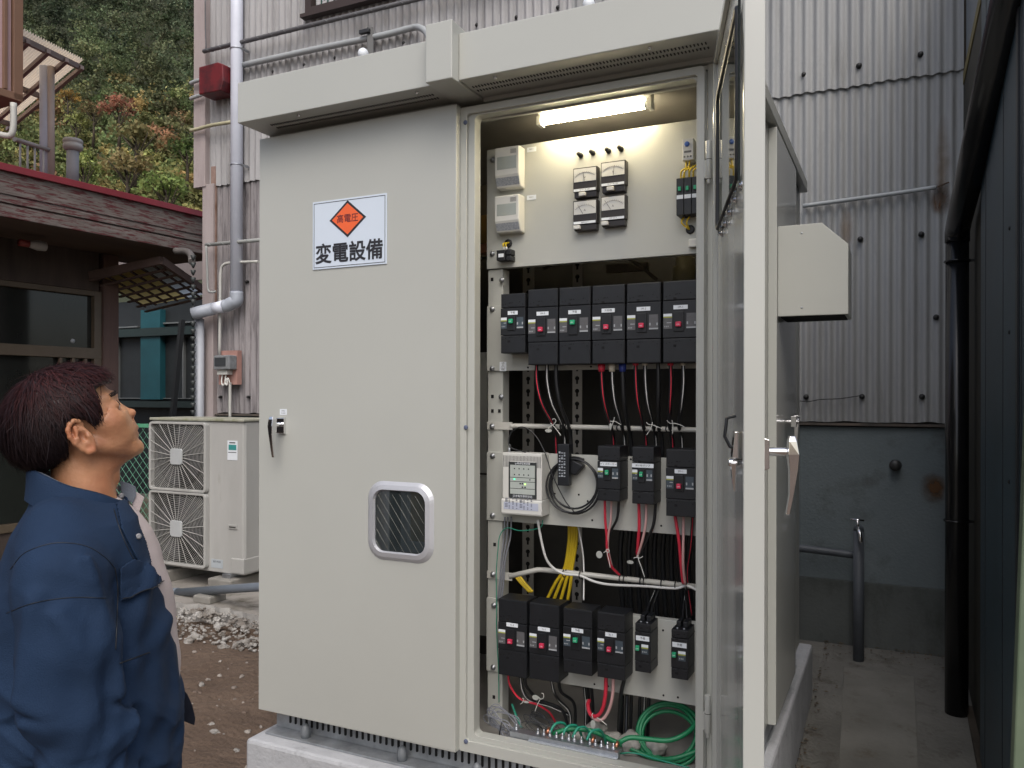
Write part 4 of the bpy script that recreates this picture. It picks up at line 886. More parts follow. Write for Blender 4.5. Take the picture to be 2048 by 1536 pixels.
# outer lever and inner latch
o = DM @ Vector((W - .045, T, 0)); o.z = CAMZ - (905 - HOR) / F_PX * 1.52
lever(rdoor, (o.x, o.y, o.z), dd, nn, CHROME)
m = MB(); s = W - .055; zc = o.z + .01
m.tube([(s - .03, -.005, zc + .06), (s - .03, -.022, zc + .055), (s - .03, -.026, zc + .02), (s - .03, -.016, zc + .0), (s - .03, -.006, zc - .002)], .0035, 8, 1)
m.hexa([(s - .04, -.014, zc - .02), (s + .0, -.014, zc - .02), (s + .0, .012, zc - .02), (s - .04, .012, zc - .02), (s - .035, -.010, zc + .03), (s, -.010, zc + .03), (s, .012, zc + .03), (s - .035, .012, zc + .03)])
m.cyl((s - .02, -.02, zc - .03), (s - .02, .012, zc - .03), .008, 12)
m.hexa([(s - .03, -.010, zc - .085), (s - .02, -.010, zc - .085), (s - .02, -.004, zc - .085), (s - .03, -.004, zc - .085), (s - .04, -.016, zc - .03), (s - .008, -.016, zc - .03), (s - .008, -.006, zc - .03), (s - .04, -.006, zc - .03)])
m.xform(DM); m.build('latch', [CHROME, BLACK], rdoor, bevel=.001)
# hinges
for zt in (2.215, .66):
    m = MB(); px = -.4775; m.cyl((px, 2.262, zt - .055), (px, 2.262, zt + .052), .0085, 14)
    m.cyl((px, 2.262, zt - .001), (px, 2.262, zt + .001), .0092, 14, 1); m.cyl((px, 2.262, zt - .068), (px, 2.262, zt - .055), .005, 10, 0)
    m.box(px - .014, px - .008, 2.264, 2.3145, zt - .05, zt + .0); m.build('hinge', [PAINTG, HOLE], cab, bevel=.001)

# -------- side door, its handle and the vent hood on the right flank --------
m = MB(); m.box(-.4095, -.380, 2.925, 3.52, .397, 2.495)
sdoor = m.build('side_door', PAINTG, cab, bevel=.002)
m = MB(); p = PX(1571, 842, -.38)
Y = 3.16; zz = CAMZ - (842 - HOR) / F_PX * 3.02
m.cyl((-.38, Y, zz), (-.335, Y, zz), .008, 12)
m.box(-.345, -.338, Y - .055, Y + .05, zz - .004, zz + .004)
m.box(-.352, -.333, Y - .06, Y - .048, zz - .018, zz + .022); m.box(-.352, -.333, Y + .042, Y + .052, zz - .02, zz + .022)
m.hexa([(-.350, Y + .040, zz - .14), (-.344, Y + .040, zz - .14), (-.344, Y + .048, zz - .14), (-.350, Y + .048, zz - .14), (-.352, Y + .036, zz), (-.334, Y + .036, zz), (-.334, Y + .054, zz), (-.352, Y + .054, zz)])
m.build('handle', CHROME, sdoor, bevel=.001)
m = MB(); m.prism([(-.3795, 1.832), (-.3795, 2.150), (-.235, 2.150), (-.150, 2.070), (-.150, 1.831)], 2.95, 3.17)
m.build('vent_hood', PAINT, cab, bevel=.002)
m = MB(); m.box(-.372, -.162, 2.962, 3.158, 1.8285, 1.8315); m.build('hood_underside', HOLE, cab)  # plain near-black sheet over the hood's underside
m = MB()
for x, z in ((-.30, 2.12), (-.30, 1.86)): m.lathe((x, 2.9502, z), (0, -1, 0), [(0, .004), (.002, .003)], 8)
m.build('hood_screw', ZINC, cab)
m = MB(); m.box(-.4095, -.4085, 3.40, 3.86, 2.500, 2.506); m.build('roof_seam', HOLE, cab)

# -------- inside: rails, mounting plates, cross bars --------
m = MB(); m.box(-1.30, -1.256, 2.358, 2.362, .41, 2.49); m.box(-1.30, -1.296, 2.363, 2.40, .41, 2.49)
m.build('rack_post', PAINT, cab, bevel=.001)
m = MB(); k = 0; z = .47
while z < 2.46:
    if k % 5 != 3: m.lathe((-1.2665, 2.3585, z), (0, -1, 0), [(0, .0042), (.0015, .0042)], 10)
    z += .05; k += 1
m.build('rack_holes', HOLE, cab)
XL, XR, XE = -1.285, -1.229, -.462
m = MB(); m.box(XL, XR, 2.478, 2.481, .405, 1.9885); m.box(XR - .003, XR, 2.4815, 2.53, .405, 1.9885); m.build('side_rail', PAINT, cab, bevel=.001)
m = MB()
for px, py in ((984, 559), (985, 793), (985, 822), (990, 1089), (989, 1394), (999, 822)):
    q = PY(px, py, 2.478); m.box(q.x - .005, q.x + .005, 2.4765, 2.4785, q.z - .006, q.z + .006)
m.build('rail_holes', HOLE, cab)
PLATES = []
def plate(x0, x1, z0, z1, y=2.47, lip=True):
    m = MB(); m.box(x0, x1, y, y + .003, z0, z1)
    if lip: m.box(x0, x1, y + .0035, y + .03, z1 - .003, z1 - .0002); m.box(x0, x1, y + .0035, y + .03, z0 + .0002, z0 + .003)
    o = m.build('mounting_plate', PAINT, cab, bevel=.0012); PLATES.append((z0, z1, o)); return o
plate(-1.287, XE, 1.991, 2.405)
plate(-1.286, XE, 1.637, 1.862)
plate(-1.286, XE, 1.119, 1.356)
plate(-1.286, XE, .595, .849)
m = MB()
for px, py in ((1240, 921), (1262, 918), (1212, 929), (1283, 1075), (1110, 987), (1158, 989), (1185, 1040), (1211, 1043), (1323, 1051), (1315, 1260), (1327, 1260), (1370, 1270), (1388, 1262), (1314, 1328), (1217, 1372), (1190, 1368), (1328, 1390), (1357, 1394), (1182, 934), (1176, 1002), (1056, 735), (1182, 733)):
    Yp = 2.47; q = PY(px, py, Yp); pl_ = [o for a, b, o in PLATES if a < q.z < b]
    if pl_: m = MB(); m.lathe((q.x, Yp - .0003, q.z), (0, -1, 0), [(0, .0034), (.0008, .0034)], 8); m.build('screw_hole', HOLE, pl_[0])
for px, py in ((984, 618), (984, 737), (984, 853), (985, 912), (985, 1031), (986, 1149), (988, 1211), (987, 1335), (984, 507), (1003, 560), (1002, 794), (985, 320)):
    Yp = 2.466; q = PY(px, py, Yp)
    m = MB(); m.lathe((q.x, Yp + .002, q.z), (0, -1, 0), [(0, .0095), (.002, .0095), (.0022, .007), (.006, .0068), (.008, .004)], 12)
    m.build('bolt', ZINC, cab)
barm = mat('bar_paint', (.46, .455, .42), .35)
m = MB(); m.tube(spline([(-1.20, 2.475, 1.447), (-1.10, 2.50, 1.447), (XE, 2.50, 1.445)], 6), .0082, 12); m.box(-1.286, -1.19, 2.4735, 2.4775, 1.434, 1.460)
m.build('cable_support_bar', barm, cab)
a = PY(1062, 1143, 2.50)
m = MB(); m.tube([(-1.20, 2.474, .930), (-1.105, 2.50, .957), (-1.08, 2.503, .958), (XE, 2.50, .955)], .0088, 12); m.box(-1.286, -1.19, 2.4735, 2.4775, .916, .942)
m.build('cable_support_bar', barm, cab)
# perforated rear uprights and the shrouded gear at the back
for (xa, xb, Yr) in ((-1.372, -1.322, 2.95), (-1.155, -1.115, 2.95)):
    m = MB(); m.box(xa, xb, Yr, Yr + .004, .41, 2.48); m.build('rear_post', PAINTD, cab)
    m = MB(); z = .47
    while z < 2.4:
        xc = (xa + xb) / 2; m.lathe((xc, Yr - .0002, z), (0, -1, 0), [(0, .009), (.001, .009)], 10); m.box(xc - .004, xc + .004, Yr - .0015, Yr - .0004, z - .022, z); z += .05
    m.build('rear_post_slots', HOLE, cab)
m = MB(); m.box(-1.80, -1.43, 2.75, 2.78, .62, 1.24); m.box(-1.80, -1.435, 2.76, 2.79, 1.25, 1.72); m.build('divider_plate', PAINT, cab)
m = MB()
for x, z, w, h in ((-1.0, 2.02, .16, .03), (-1.12, 2.08, .22, .05), (-.72, 1.98, .10, .05), (-.95, 1.93, .10, .04)): m.box(x, x + w, 2.90, 2.93, z, z + h)
m.tube(spline([(-1.25, 2.88, 2.05), (-1.05, 2.86, 2.10), (-.90, 2.86, 2.06), (-.80, 2.9, 1.98)], 6), .007, 8)
m.build('busbar_bracket', mat('brown_steel', (.06, .05, .035), .6, var=.3), cab)
m = MB(); q = PY(1370, 550, 2.85); m.lathe((q.x, 2.85, q.z - .07), (0, 0, 1), [(0, .03), (.04, .034), (.045, .044), (.10, .044), (.105, .034), (.13, .034), (.14, .02)], 16)
m.build('insulator', mat('insulator_cream', (.22, .20, .12), .4), cab)
m = MB(); q = PY(970, 455, 2.75); m.box(q.x - .02, q.x + .03, 2.75, 2.80, q.z - .06, q.z + .05); m.build('fuse_holder', mat('orange_resin', (.35, .20, .05), .5), cab, bevel=.004)
m = MB(); q = PY(968, 495, 2.72); m.box(q.x - .03, q.x + .03, 2.72, 2.78, q.z - .02, q.z + .015); m.build('terminal', mat('copper_resin', (.35, .15, .08), .5), cab, bevel=.004)

# ---- fluorescent lamp ----
q0, q1 = PY(1083, 246, 2.40), PY(1293, 208, 2.40)
lamp = empty('fluorescent_lamp', (q0.x, 2.40, q0.z), 'lit fluorescent tube in a white batten above the four dial meters', 'lamp')
xa, xb = q0.x - .012, q1.x + .012; zt = 2.452
m = MB(); m.prism([(2.385, zt + .040), (2.385, zt + .022), (2.395, zt + .014), (2.425, zt + .014), (2.435, zt + .022), (2.435, zt + .040)], xa, xb, axis='X')
m.box(xa - .004, xa + .010, 2.39, 2.43, zt - .016, zt + .014); m.box(xb - .010, xb + .004, 2.39, 2.43, zt - .016, zt + .014); m.build('batten', WHITEPL, lamp, bevel=.001)
m = MB(); m.cyl((xa + .012, 2.408, zt), (xb - .022, 2.408, zt), .0128, 20); m.build('tube', emat('tube_light', (1.0, .85, .57), 52), lamp)
m = MB(); m.cyl((xb - .0215, 2.408, zt), (xb - .0105, 2.408, zt), .0126, 20); m.build('tube_cap', ZINC, lamp)
q = PY(1237, 190, 2.345); lsw = empty('door_switch', (q.x, 2.345, q.z), 'small grey door switch under the frame above the lit lamp', 'switch')
m = MB(); m.box(q.x - .024, q.x + .024, 2.336, 2.366, q.z - .014, q.z + .012); m.build('case', WHITEPL, lsw, bevel=.002)
m = MB(); m.box(q.x - .017, q.x + .017, 2.3345, 2.3362, q.z - .009, q.z + .007); m.build('cover', mat('grey_perspex', (.22, .22, .22), .15), lsw)
m = MB(); m.tube(spline([(q.x + .02, 2.35, q.z + .008), (q.x + .04, 2.352, q.z + .013), (q.x + .07, 2.35, q.z + .012)], 5), .0015, 6); m.build('lead', WHITEPL, lsw)
# =====================================================================================
# equipment mounted in the open compartment
# =====================================================================================
def ref(px, Y): r = ray(px, 0); return r[0] / r[1] * Y
YF, YP = 2.385, 2.4695
def breaker(x0, x1, z0, z1, text, on, label, kind='wide', cap_top=.24, cap_bot=.70, stick='grey', yf=YF):
    """moulded case circuit breaker; fractions run from the top edge"""
    w, h = x1 - x0, z1 - z0
    b = empty('circuit_breaker', ((x0 + x1) / 2, YP, z0), label, 'circuit breaker', 'black circuit breakers in three rows')
    Z = lambda f: z1 - f * h
    X = lambda f: x0 + f * w
    yc = yf + .006
    m = MB(); m.box(x0, x1, yf, YP, Z(cap_bot) + .0008, Z(cap_top) - .0008)
    m.box(X(.30), X(.60), yf - .0035, yf - .0002, Z(.62), Z(.38)) if kind == 'wide' else None
    m.build('case', BLACK, b, bevel=.0012)
    for za, zb, up in ((Z(cap_top) + .0008, z1, True), (z0, Z(cap_bot) - .0008, False)):
        m = MB(); m.box(x0 + .0006, x1 - .0006, yf + .002, YP, za, zb)
        m.box(X(.02), X(.98), yf + .0002, yf + .0018, za + .002, zb - .002)
        m.build('terminal_cover', BLACK, b, bevel=.0015)
        m = MB(); zc = za + (zb - za) * (.22 if up else .80)
        for fx, fz in ((.10, .0), (.20, .002), (.36, .005), (.40, .006), (.47, .006), (.78, .008), (.90, -.001), (.34, -.008)):
            r_ = .0045 if abs(fz) == .008 and fx < .5 else .0017
            m.box(X(fx) - r_, X(fx) + r_, yf - .0006, yf + .0001, zc + fz - r_ * .8, zc + fz + r_ * .8)
        m.build('screw_marks', HOLE, b)
    if kind == 'wide':
        lw, lc, lz, lh = .40 * w, X(.50), Z(.325), .0125
        if kind == 'wide' and 'ポンプ' in text: lw = w * .98
    else: lw, lc, lz, lh = .84 * w, X(.5), Z(.30), .0145
    if text == 'ディスポーザー': lw = w * .74
    m = MB(); m.box(lc - lw / 2, lc + lw / 2, yf - .0014, yf - .0002, lz - lh / 2, lz + lh / 2)
    m.text(text, .0085 if len(text) < 6 else .0078, lc, yf - .0016, lz, 1)
    m.build('name_plate', [WHITEP, INK], b)
    def sticker(xa, xb, kindm, deco):
        m = MB(); zt, zb = Z(.40), Z(.585) if kind == 'wide' else Z(.62)
        if kind != 'wide': zt = Z(.42)
        m.box(xa, xb, yf - .0012, yf - .0002, zb, zt)
        if deco == 'l':
            m.box(xa, xb, yf - .0016, yf - .0013, zt - .0085, zt, 1); m.box(xa, xb, yf - .0017, yf - .0013, zt - .0125, zt - .0087, 2)
            for k in range(3): m.box(xa + .003 + k * .005, xa + .0055 + k * .005, yf - .0015, yf - .0013, zb + .005, zb + .009, 3)
            m.box(xa + .010, xb - .002, yf - .0015, yf - .0013, zb + .017, zb + .0195, 3)
        else:
            m.box(xa, xb, yf - .0016, yf - .0013, zb, zb + .0045, 3)
            m.box(xa + .001, xa + .005, yf - .0015, yf - .0013, zb + .012, zb + .020, 3); m.box(xb - .005, xb - .001, yf - .0015, yf - .0013, zb + .012, zb + .020, 3)
        m.build('rating_plate', [kindm, WHITEP, GREENST, mat('sticker_print', (.36, .38, .40), .5)], b)
    ms = GREYST if stick == 'grey' else BLUEST
    if kind == 'wide':
        sticker(X(.02), X(.26), ms, 'l'); sticker(X(.665), X(.93), ms, 'r'); tx0, tx1 = X(.385), X(.53)
    else: sticker(X(.43), X(.86), ms, 'l'); tx0, tx1 = X(.10), X(.33)
    tzt = Z(.505) if on else Z(.43)
    if kind != 'wide': tzt = Z(.445)
    m = MB(); m.box(tx0, tx1, yf - .013, yf - .0036, tzt - .0145, tzt); m.text('ON' if on else 'OFF', .0055, (tx0 + tx1) / 2, yf - .0133, tzt - .0085, 1)
    m.build('toggle', [REDT if on else GREENT, WHITEP], b, bevel=.0012)
    return b
# top row
Zt1, Zb1 = CAMZ + .348, CAMZ + .102
e = [(ref(a, YF), ref(b_, YF)) for a, b_ in ((1001, 1050), (1055.5, 1115), (1118, 1180.5), (1184, 1249), (1253, 1321), (1325.5, 1397))]
L1 = 'in the top row'
breaker(*e[0], CAMZ + .142, CAMZ + .339, '予備', False, 'short black breaker with green switch, leftmost ' + L1, stick='blue')
breaker(*e[1], Zb1, Zt1, '1M-3', True, 'black breaker tagged 1M-3 with red switch, second ' + L1)
breaker(*e[2], Zb1, Zt1, '予備', False, 'large black breaker with green switch, third ' + L1)
breaker(*e[3], Zb1, Zt1, '冷却機', True, 'black breaker above the red, cream and blue caps, fourth ' + L1)
breaker(*e[4], Zb1, Zt1, '1M-2', True, 'black breaker tagged 1M-2, second last ' + L1)
breaker(*e[5], Zb1, Zt1, '1M-1', True, 'black breaker tagged 1M-1, rightmost ' + L1)
# middle row
L2 = 'in the middle row'
breaker(ref(1195, YF), ref(1240, YF), CAMZ - .328, CAMZ - .157, 'ディスポーザー', False, 'slim green switched breaker beside the coiled black cable ' + L2, stick='blue', cap_top=.27, cap_bot=.78)
breaker(ref(1264, YF), ref(1308, YF), CAMZ - .331, CAMZ - .156, '消火栓ポンプ', False, 'slim breaker with a full width white tag, centre of three ' + L2, stick='blue', cap_top=.27, cap_bot=.78)
breaker(ref(1332, YF), ref(1392, YF), CAMZ - .362, CAMZ - .160, '2M-1', True, 'black breaker tagged 2M-1 with red switch, rightmost and tallest of three ' + L2, stick='blue', cap_top=.27, cap_bot=.74)
# bottom row
L3 = 'in the bottom row'
breaker(ref(997, YF), ref(1054, YF), CAMZ - .928, CAMZ - .675, '1L-2', True, 'black breaker tagged 1L-2 with red switch, leftmost ' + L3, cap_top=.30, cap_bot=.66)
breaker(ref(1059, YF), ref(1119, YF), CAMZ - .924, CAMZ - .676, '1L-1', True, 'black breaker tagged 1L-1 with red switch, second from the left ' + L3, cap_top=.30, cap_bot=.66)
breaker(ref(1127, YF), ref(1185, YF), CAMZ - .885, CAMZ - .679, '予備', False, 'black breaker with green switch between two red switched ones ' + L3, stick='blue', cap_top=.28, cap_bot=.78)
breaker(ref(1195, YF), ref(1251, YF), CAMZ - .883, CAMZ - .678, '2L-1', True, 'black breaker tagged 2L-1 above the red and pink looped cables ' + L3, stick='blue', cap_top=.28, cap_bot=.78)
nb = []
for xa, xb, za, zb, lab in ((1270.5, 1302, -.847, -.698, 'narrow green switched breaker, left one of two narrow ones ' + L3),
                            (1343, 1377, -.851, -.703, 'narrow two pole breaker with green switch at the right end ' + L3)):
    b = breaker(ref(xa, YF), ref(xb, YF), CAMZ + za, CAMZ + zb, '予備', False, lab, kind='narrow', cap_top=.17, cap_bot=.78, stick='blue')
    x0, x1 = ref(xa, YF), ref(xb, YF); zt = CAMZ + zb
    for fx in (.3, .7):
        xx = x0 + (x1 - x0) * fx
        m = MB(); m.box(xx - .007, xx + .007, YF + .03, YP - .002, zt + .0004, zt + .018); m.build('terminal_boot', BLACK, b, bevel=.002)
        m = MB(); m.lathe((xx, YF + .016, zt), (0, 0, 1), [(0, .004), (.003, .004)], 8); m.build('terminal_screw', ZINC, b)

# ---- four dial meters ----
MET = [(1145.5, 1193, 337, 'V', .42, 'dial meter on the left of the upper pair, scale marked V', .30), (1201, 1250, 325, 'V', .56, 'dial meter on the right of the upper pair, scale marked V', .30),
       (1145.5, 1193, 402, 'A', .18, 'dial meter on the left of the lower pair, scale marked A', .08), (1201, 1250, 393, 'A', .14, 'dial meter on the right of the lower pair, scale marked A', .08)]
YM = 2.44
for xa, xb, yt, ch, nd, lab, kn in MET:
    x0, x1 = ref(xa, YM), ref(xb, YM); zt = PY(xa, yt, YM).z; w = x1 - x0; h = .098
    b = empty('panel_meter', ((x0 + x1) / 2, YP, zt - h), 'square brown-black ' + lab, 'panel meter', 'dial meters under the lamp')
    mm = mat('meter_bezel', (.024, .020, .019), .4, var=.1)
    m = MB(); m.box(x0, x1, YM, YP, zt - .078, zt); m.box(x0 + .003, x1 - .003, YM + .004, YP, zt - h, zt - .0785); m.build('bezel', mm, b, bevel=.0015)
    m = MB(); fx0, fx1, fz0, fz1 = x0 + .003, x1 - .003, zt - .046, zt - .004
    m.box(fx0, fx1, YM - .0012, YM - .0002, fz0, fz1)
    m.build('dial', WHITEPL, b)
    m = MB(); cx, cz = (fx0 + fx1) / 2, fz0 - .018
    arc = [(cx + .047 * math.sin(a), YM - .0016, cz + .047 * math.cos(a)) for a in np.linspace(-.75, .75, 16)]
    m.tube(arc, .0004, 4)
    for a in np.linspace(-.75, .75, 13): m.tube([(cx + .047 * math.sin(a), YM - .0016, cz + .047 * math.cos(a)), (cx + .051 * math.sin(a), YM - .0016, cz + .051 * math.cos(a))], .00035, 4)
    m.text(ch, .010, cx, YM - .0016, fz0 + .012); m.build('scale', INK, b)
    m = MB(); xt = fx0 + (fx1 - fx0) * nd; m.tube([(xt, YM - .0022, fz1 - .010), (cx - (cx - xt) * .25, YM - .0022, fz0 + .001)], .0006, 4); m.build('needle', INK, b)
    m = MB(); m.box(x0 + .002, x1 - .004, YM - .0012, YM - .0002, zt - .077, zt - .069)
    m.text('RS ST TR OFF' if ch == 'V' else 'OFF R S T', .006, (x0 + x1) / 2, YM - .0014, zt - .073, 1); m.build('switch_scale', [WHITEP, INK], b)
    m = MB(); kx = x0 + w * kn; m.box(kx - .010 + .008, kx + .012 + .008, YM - .010, YM + .0035, zt - .094, zt - .082); m.build('selector_knob', WHITEPL, b, bevel=.0015)
# ---- black lamps above the meters ----
for k, (px, py) in enumerate(((1157, 308), (1181.5, 303), (1213, 299), (1238, 295))):
    q = PY(px, py, 2.45)
    m = MB(); m.lathe((q.x, YP, q.z), (0, -1, 0), [(0, .0085), (.006, .0085), (.007, .0065), (.026, .0065), (.029, .003)], 14)
    tag(m.build('test_terminal', BLACK, None), ['leftmost', 'second', 'third', 'rightmost'][k] + ' black test terminal in the row of four under the lamp', 'terminal', 'test terminals under the lamp')
# ---- two white modules on the left ----
for k, (yt, yb, pos) in enumerate(((291, 382, 'upper'), (387, 471, 'lower'))):
    Yb = 2.42; x0, x1 = ref(988, Yb), ref(1037, Yb)
    zt = PY(988, yt + 6, Yb).z; zb = PY(988, yb - 6, Yb).z; h = zt - zb
    b = empty('power_meter', (x0, YP, zb), pos + ' of two white plastic meter boxes at the left of the top plate', 'meter box', 'white meter boxes')
    m = MB(); zk = zt - h * .70
    m.prism([(YP, zb - .002), (Yb + .016, zb), (Yb, zk), (Yb, zt), (YP, zt + .002)], x0, x1, axis='X'); m.build('case', WHITEPL, b, bevel=.004)
    m = MB(); m.box(x0 + .010, x1 - .010, Yb - .0006, Yb - .0001, zt - h * .56, zt - h * .24); m.build('display', mat('grey_window', (.33, .36, .34), .15), b)
    m = MB()
    for r in range(5): m.box(x1 - .032, x1 - .010, Yb - .0006, Yb - .0001, zt - .010 - r * .003, zt - .0115 - r * .003)
    m.build('vent', mat('grey_vent', (.2, .2, .19), .6), b)
    m = MB(); off = .0006; a0, a1 = .78, .95
    def sl(f): t = (f - .70) / .30; return (Yb + .016 * t - off, zk - (zk - zb) * t)
    (ya, za), (yb_, zb_) = sl(.76), sl(.95)
    m.add([(x0 + .003, ya, za), (x1 - .003, ya, za), (x1 - .003, yb_, zb_), (x0 + .003, yb_, zb_)], [(0, 1, 2, 3)]); m.build('instruction_sticker', mat('grey_blue_print', (.30, .32, .35), .5, var=.3, scale=200), b)
    q = PY(1062, yt + 8, YP); m = MB(); m.box(q.x - .016, q.x + .018, YP - .001, YP - .0002, q.z - .008, q.z + .008); m.text('NO.%d' % (k + 1), .007, q.x, YP - .0013, q.z + .001, 1)
    tag(m.build('plate_sticker', [WHITEP, INK]), 'white sticker beside the ' + pos + ' white meter box', 'sticker', 'stickers beside the meter boxes')
# ---- small connector with yellow wires, thermostat, three mini breakers ----
YELLOW = mat('yellow_wire', (.70, .50, .02), .45, var=.1)
q = PY(1006, 510, 2.43)
b = empty('socket_block', (q.x, YP, q.z - .02), 'small black connector block with two yellow wires at the lower left of the top plate', 'connector')
m = MB(); m.box(q.x - .026, q.x + .006, 2.43, YP, q.z - .018, q.z + .018); m.box(q.x + .007, q.x + .026, 2.437, YP, q.z - .018, q.z - .002); m.box(q.x + .007, q.x + .026, 2.437, YP, q.z + .001, q.z + .020); m.build('block', BLACK, b, bevel=.002)
m = MB(); m.box(q.x - .018, q.x + .002, 2.4285, 2.4298, q.z - .007, q.z + .005); m.build('name_plate', WHITEP, b)
m = MB(); m.lathe((q.x, YP - .001, q.z + .045), (0, -1, 0), [(0, .015), (.002, .015), (.003, .010)], 14); m.build('grommet', BLACK2, b)
for dx in (-.006, .004):
    m = MB(); m.tube(spline([(q.x + dx, YP - .002, q.z + .048), (q.x + dx - .002, 2.445, q.z + .040), (q.x + dx, 2.447, q.z + .028)], 5), .0028, 8); m.build('wire', YELLOW, b)
    m = MB(); m.tube([(q.x + dx, 2.447, q.z + .030), (q.x + dx, 2.447, q.z + .018)], .0036, 8); m.build('ferrule', WHITEPL, b)
q = PY(1374, 298, 2.43)
b = empty('thermostat', (q.x, YP, q.z - .03), 'white thermostat with a blue dial at the upper right of the top plate', 'thermostat')
m = MB(); m.box(q.x - .016, q.x + .018, 2.43, YP, q.z - .033, q.z + .033); m.build('case', WHITEPL, b, bevel=.002)
m = MB(); m.lathe((q.x - .001, 2.4298, q.z + .016), (0, -1, 0), [(0, .008), (.004, .0075), (.005, .006)], 14); m.build('dial', mat('blue_dial', (.05, .13, .45), .4), b)
m = MB()
for dx in (-.009, .001, .010): m.lathe((q.x + dx, 2.4298, q.z - .022), (0, -1, 0), [(0, .0032), (.001, .003)], 8)
m.box(q.x - .010, q.x + .012, 2.4293, 2.4298, q.z - .010, q.z - .004); m.build('terminal_screw', mat('grey_marks', (.12, .12, .12), .5), b)
q = PY(1374, 392, 2.42)
b = empty('control_breaker', (q.x, YP, q.z - .05), 'small black three switch breaker with yellow wires at the right edge of the top plate', 'circuit breaker')
m = MB()
for k in range(3): m.box(q.x - .034 + k * .0235, q.x - .0115 + k * .0235, 2.42, YP, q.z - .055, q.z + .058)
m.build('case', BLACK, b, bevel=.0015)
for k in range(3):
    xk = q.x - .0228 + k * .0235
    m = MB(); m.box(xk - .004, xk + .004, 2.412, 2.4198, q.z + .018, q.z + .030); m.build('toggle', GREENT, b)
    m = MB(); m.box(xk - .010, xk + .010, 2.4188, 2.4198, q.z - .006, q.z + .006); m.build('name_plate', WHITEP, b)
for k, (dx0, dx1, hgt) in enumerate(((-.026, -.004, .034), (-.015, .006, .030), (.0, .020, .036), (.012, .034, .030))):
    m = MB(); m.tube(spline([(q.x + dx0, 2.445, q.z + .058), (q.x + dx0 + .004, 2.435, q.z + .082), (q.x + dx1, 2.44, q.z + .060 + hgt), (q.x + dx1 + .004, 2.452, q.z + .10)], 6), .0026, 8); m.build('wire', YELLOW, b)
for k in range(2):
    m = MB(); m.tube(spline([(q.x - .010 + k * .012, 2.445, q.z + .12), (q.x - .010 + k * .01, 2.44, q.z + .095), (q.x - .02 + k * .02, 2.442, q.z + .06)], 5), .0026, 8); m.build('wire', YELLOW, b)
    m = MB(); m.tube(spline([(q.x - .018 + k * .018, 2.45, q.z - .055), (q.x - .022 + k * .015, 2.44, q.z - .075), (q.x - .004, 2.462, q.z - .092)], 5), .0026, 8); m.build('wire', YELLOW, b)
m = MB(); m.lathe((q.x - .002, YP - .001, q.z - .092), (0, -1, 0), [(0, .014), (.002, .014), (.003, .009)], 14); m.build('grommet', BLACK2, b)
q = PY(1384, 488, YP); m = MB(); m.box(q.x - .008, q.x + .018, 2.45, YP - .0005, q.z - .012, q.z + .014)
tag(m.build('cable_clamp', WHITEPL, None, bevel=.003), 'small white clamp at the lower right corner of the top plate', 'clamp')
q = PY(1006, 733, YP); m = MB(); m.box(q.x - .013, q.x + .013, YP - .0012, YP - .0003, q.z - .016, q.z + .016); 
m.text('⚠', .016, q.x, YP - .0015, q.z + .0, 1); m.text('注意', .006, q.x, YP - .0015, q.z + .011, 1); m.text('感電', .006, q.x, YP - .0015, q.z - .011, 1)
tag(m.build('warning_sticker', [WHITEP, INK]), 'tiny white caution sticker on the plate under the top row of breakers', 'sticker')

# ---- leakage alarm unit ----
YA = 2.405
x0, x1 = ref(1003, YA), ref(1084, YA); zt = PY(1003, 905, YA).z; zb = PY(1003, 1028, YA).z; zm = PY(1003, 997, YA).z
b = empty('alarm_unit', ((x0 + x1) / 2, YP, zb), 'white leakage alarm unit with lit green lamps and a small aerial on the middle plate', 'alarm unit')
m = MB(); m.box(x0 + .002, x1 - .002, YA + .004, YP, zm + .0005, zt); m.build('case', WHITEPL, b, bevel=.003)
m = MB(); m.prism([(YP, zb), (YA + .002, zb), (YA - .001, zb + .006), (YA - .001, zm - .004), (YA + .004, zm), (YP, zm)], x0, x1, axis='X'); m.build('lower_cover', WHITEPL, b, bevel=.002)
m = MB()
for r in range(5):
    for c in range(27):
        xx = x0 + .007 + c * (x1 - x0 - .014) / 26; m.box(xx - .0012, xx + .0012, YA + .0030, YA + .0041, zt - .012 - r * .0035, zt - .0100 - r * .0035)
for r in range(5, 11):
    for c in list(range(5)) + list(range(23, 27)):
        xx = x0 + .007 + c * (x1 - x0 - .014) / 26; m.box(xx - .0012, xx + .0012, YA + .0030, YA + .0041, zt - .012 - r * .0035, zt - .0100 - r * .0035)
m.build('grille', mat('grille_dark', (.05, .05, .05), .7), b)
px0, px1 = x0 + .026, x1 - .020; pt, pb = zt - .030, zm + .004
m = MB(); m.box(px0, px1, YA + .0025, YA + .0038, pb, pt)
m.text('Igr絶縁監視装置', .008, (px0 + px1) / 2, YA + .0022, pt - .005, 1); m.text('日本電気保安協会', .009, (px0 + px1) / 2, YA + .0022, pb + .007, 1)
hgt = pt - pb - .024; zc = pt - .010
for f0, f1 in ((0, .42), (.44, .56), (.58, .80), (.82, 1.0)): m.box(px0 + .006, px1 - .006, YA + .0019, YA + .0024, zc - hgt * f1, zc - hgt * f0, 2)
for r in range(2):
    for c in range(4): m.box(px0 + .022 + c * .017 - .002, px0 + .022 + c * .017 + .002, YA + .0012, YA + .0018, zc - .012 - r * .020 - .002, zc - .012 - r * .020 + .002, 3)
m.box(px1 - .026, px1 - .022, YA + .0012, YA + .0018, zc - hgt * .51, zc - hgt * .47, 3)
for dx, dz in ((-.008, .62), (0, .62), (0, .74), (.010, .74)): m.box((px0 + px1) / 2 + dx - .0025, (px0 + px1) / 2 + dx + .0025, YA + .0012, YA + .0018, zc - hgt * (dz + .04), zc - hgt * (dz - .01), 3)
